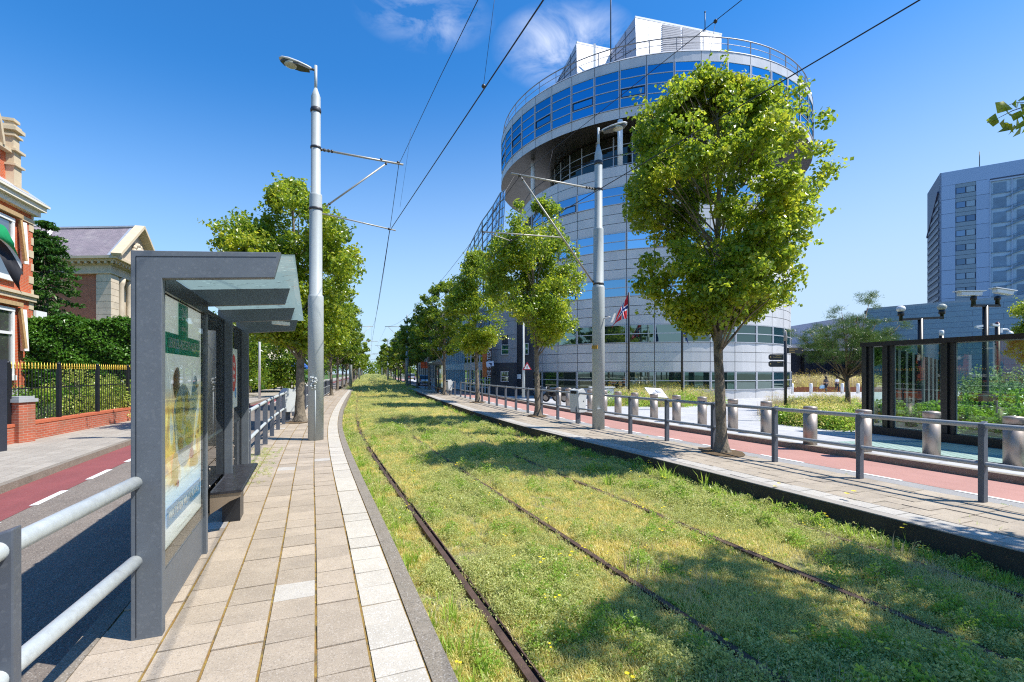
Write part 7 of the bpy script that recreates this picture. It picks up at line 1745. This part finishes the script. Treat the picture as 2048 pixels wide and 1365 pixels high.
# ---------------------------------------------------------------- camera, sky and sun
cam = bpy.data.cameras.new('camera'); co = bpy.data.objects.new('camera', cam); scene.collection.objects.link(co)
cam.sensor_width = 36; cam.lens = 36*F/2048; cam.shift_y = 62.5/2048; cam.clip_end = 3000; cam.clip_start = .05
co.location = (0, 0, EYE); co.rotation_euler = (rad(90), 0, 0); scene.camera = co
SUN_EL = 56.; sv = Vector((.982*math.cos(rad(SUN_EL)), -.19*math.cos(rad(SUN_EL)), math.sin(rad(SUN_EL)))).normalized()
sl = bpy.data.lights.new('sun', 'SUN'); sl.energy = 4.7; sl.angle = rad(.53); sl.color = (1., .955, .88)
so = bpy.data.objects.new('sun', sl); scene.collection.objects.link(so); so.rotation_euler = sv.to_track_quat('Z', 'Y').to_euler(); so.location = (0, 0, 60)
w = bpy.data.worlds.new('World'); scene.world = w; w.use_nodes = True; nt = w.node_tree; N = nt.nodes; L = nt.links
bg = N['Background']; sk = N.new('ShaderNodeTexSky'); sk.sky_type = 'NISHITA'; sk.sun_disc = False
sk.sun_elevation = rad(SUN_EL); sk.sun_rotation = math.atan2(sv.x, sv.y); sk.altitude = 0; sk.air_density = 1.0; sk.dust_density = .15; sk.ozone_density = 2.0
bg.inputs['Strength'].default_value = .105
tc = N.new('ShaderNodeTexCoord')
# two wisps of cirrus, placed by direction in the sky
def wisp(src, d, size, seed, amt, col=(7.4, 7.7, 8.4)):
    d = Vector(d).normalized()
    sb = N.new('ShaderNodeVectorMath'); sb.operation = 'SUBTRACT'; sb.inputs[1].default_value = d; 
    nm = N.new('ShaderNodeVectorMath'); nm.operation = 'NORMALIZE'; L.new(tc.outputs['Generated'], nm.inputs[0]); L.new(nm.outputs[0], sb.inputs[0])
    mp = N.new('ShaderNodeMapping'); mp.inputs['Scale'].default_value = (1/size[0], 1/size[0], 1/size[1]); mp.inputs['Rotation'].default_value = (0, size[2], 0)
    L.new(sb.outputs[0], mp.inputs[0])
    ln = N.new('ShaderNodeVectorMath'); ln.operation = 'LENGTH'; L.new(mp.outputs[0], ln.inputs[0])
    fa = N.new('ShaderNodeMapRange'); fa.inputs['From Min'].default_value = 1; fa.inputs['From Max'].default_value = .15; L.new(ln.outputs['Value'], fa.inputs['Value'])
    n = N.new('ShaderNodeTexNoise'); n.inputs['Scale'].default_value = 9; n.inputs['Detail'].default_value = 9; n.inputs['Roughness'].default_value = .62; n.inputs['Distortion'].default_value = .5
    m2 = N.new('ShaderNodeMapping'); m2.inputs['Location'].default_value = (seed, seed*2, 0); m2.inputs['Scale'].default_value = (1, 1, 1.7); L.new(nm.outputs[0], m2.inputs[0]); L.new(m2.outputs[0], n.inputs['Vector'])
    nr = N.new('ShaderNodeMapRange'); nr.inputs['From Min'].default_value = .40; nr.inputs['From Max'].default_value = .78; L.new(n.outputs['Fac'], nr.inputs['Value'])
    mu = N.new('ShaderNodeMath'); mu.operation = 'MULTIPLY'; L.new(fa.outputs[0], mu.inputs[0]); L.new(nr.outputs[0], mu.inputs[1])
    m3 = N.new('ShaderNodeMath'); m3.operation = 'MULTIPLY'; m3.inputs[1].default_value = amt; m3.use_clamp = True; L.new(mu.outputs[0], m3.inputs[0])
    mx = N.new('ShaderNodeMix'); mx.data_type = 'RGBA'; L.new(m3.outputs[0], mx.inputs[0]); L.new(src, mx.inputs[6]); mx.inputs[7].default_value = (*col, 1)
    return mx.outputs[2]
hs = N.new('ShaderNodeHueSaturation'); hs.inputs['Saturation'].default_value = 1.32; hs.inputs['Value'].default_value = 1.26
L.new(sk.outputs[0], hs.inputs['Color'])
s_ = hs.outputs[0]
cm = N.new('ShaderNodeMix'); cm.data_type = 'RGBA'; cm.blend_type = 'MULTIPLY'; cm.inputs[0].default_value = 1; L.new(s_, cm.inputs[6]); cm.inputs[7].default_value = (.62, .97, 1.13, 1); s_ = cm.outputs[2]
sz = N.new('ShaderNodeSeparateXYZ'); nn = N.new('ShaderNodeVectorMath'); nn.operation = 'NORMALIZE'; L.new(tc.outputs['Generated'], nn.inputs[0]); L.new(nn.outputs[0], sz.inputs[0])
hr = N.new('ShaderNodeMapRange'); hr.interpolation_type = 'SMOOTHSTEP'; hr.inputs['From Min'].default_value = .56; hr.inputs['From Max'].default_value = -.02; hr.inputs['To Max'].default_value = .95; xa = N.new('ShaderNodeMath'); xa.operation = 'MULTIPLY_ADD'; xa.inputs[1].default_value = -.11; L.new(sz.outputs['X'], xa.inputs[0]); L.new(sz.outputs['Z'], xa.inputs[2]); L.new(xa.outputs[0], hr.inputs['Value'])
hm = N.new('ShaderNodeMix'); hm.data_type = 'RGBA'; L.new(hr.outputs[0], hm.inputs[0]); L.new(s_, hm.inputs[6]); hm.inputs[7].default_value = (3.8, 4.95, 6.4, 1); s_ = hm.outputs[2]
s_ = wisp(s_, ((1130-1024)/F, 1, (745-95)/F), (.13, .062, -.35), 2.3, 1.15)
s_ = wisp(s_, ((850-1024)/F, 1, (745-35)/F), (.12, .045, .3), 7.1, .62)
L.new(s_, bg.inputs['Color'])
scene.view_settings.view_transform = 'Standard'; scene.view_settings.look = 'None'; scene.view_settings.exposure = 0.60; scene.view_settings.gamma = 1
scene.cycles.use_denoising = False; scene.cycles.filter_width = 1.15; scene.cycles.sample_clamp_indirect = 2.5; scene.cycles.blur_glossy = .6
scene.cycles.max_bounces = 8; scene.cycles.transparent_max_bounces = 24; scene.cycles.diffuse_bounces = 3; scene.cycles.glossy_bounces = 3; scene.cycles.transmission_bounces = 3
scene.cycles.caustics_reflective = False; scene.cycles.caustics_refractive = False
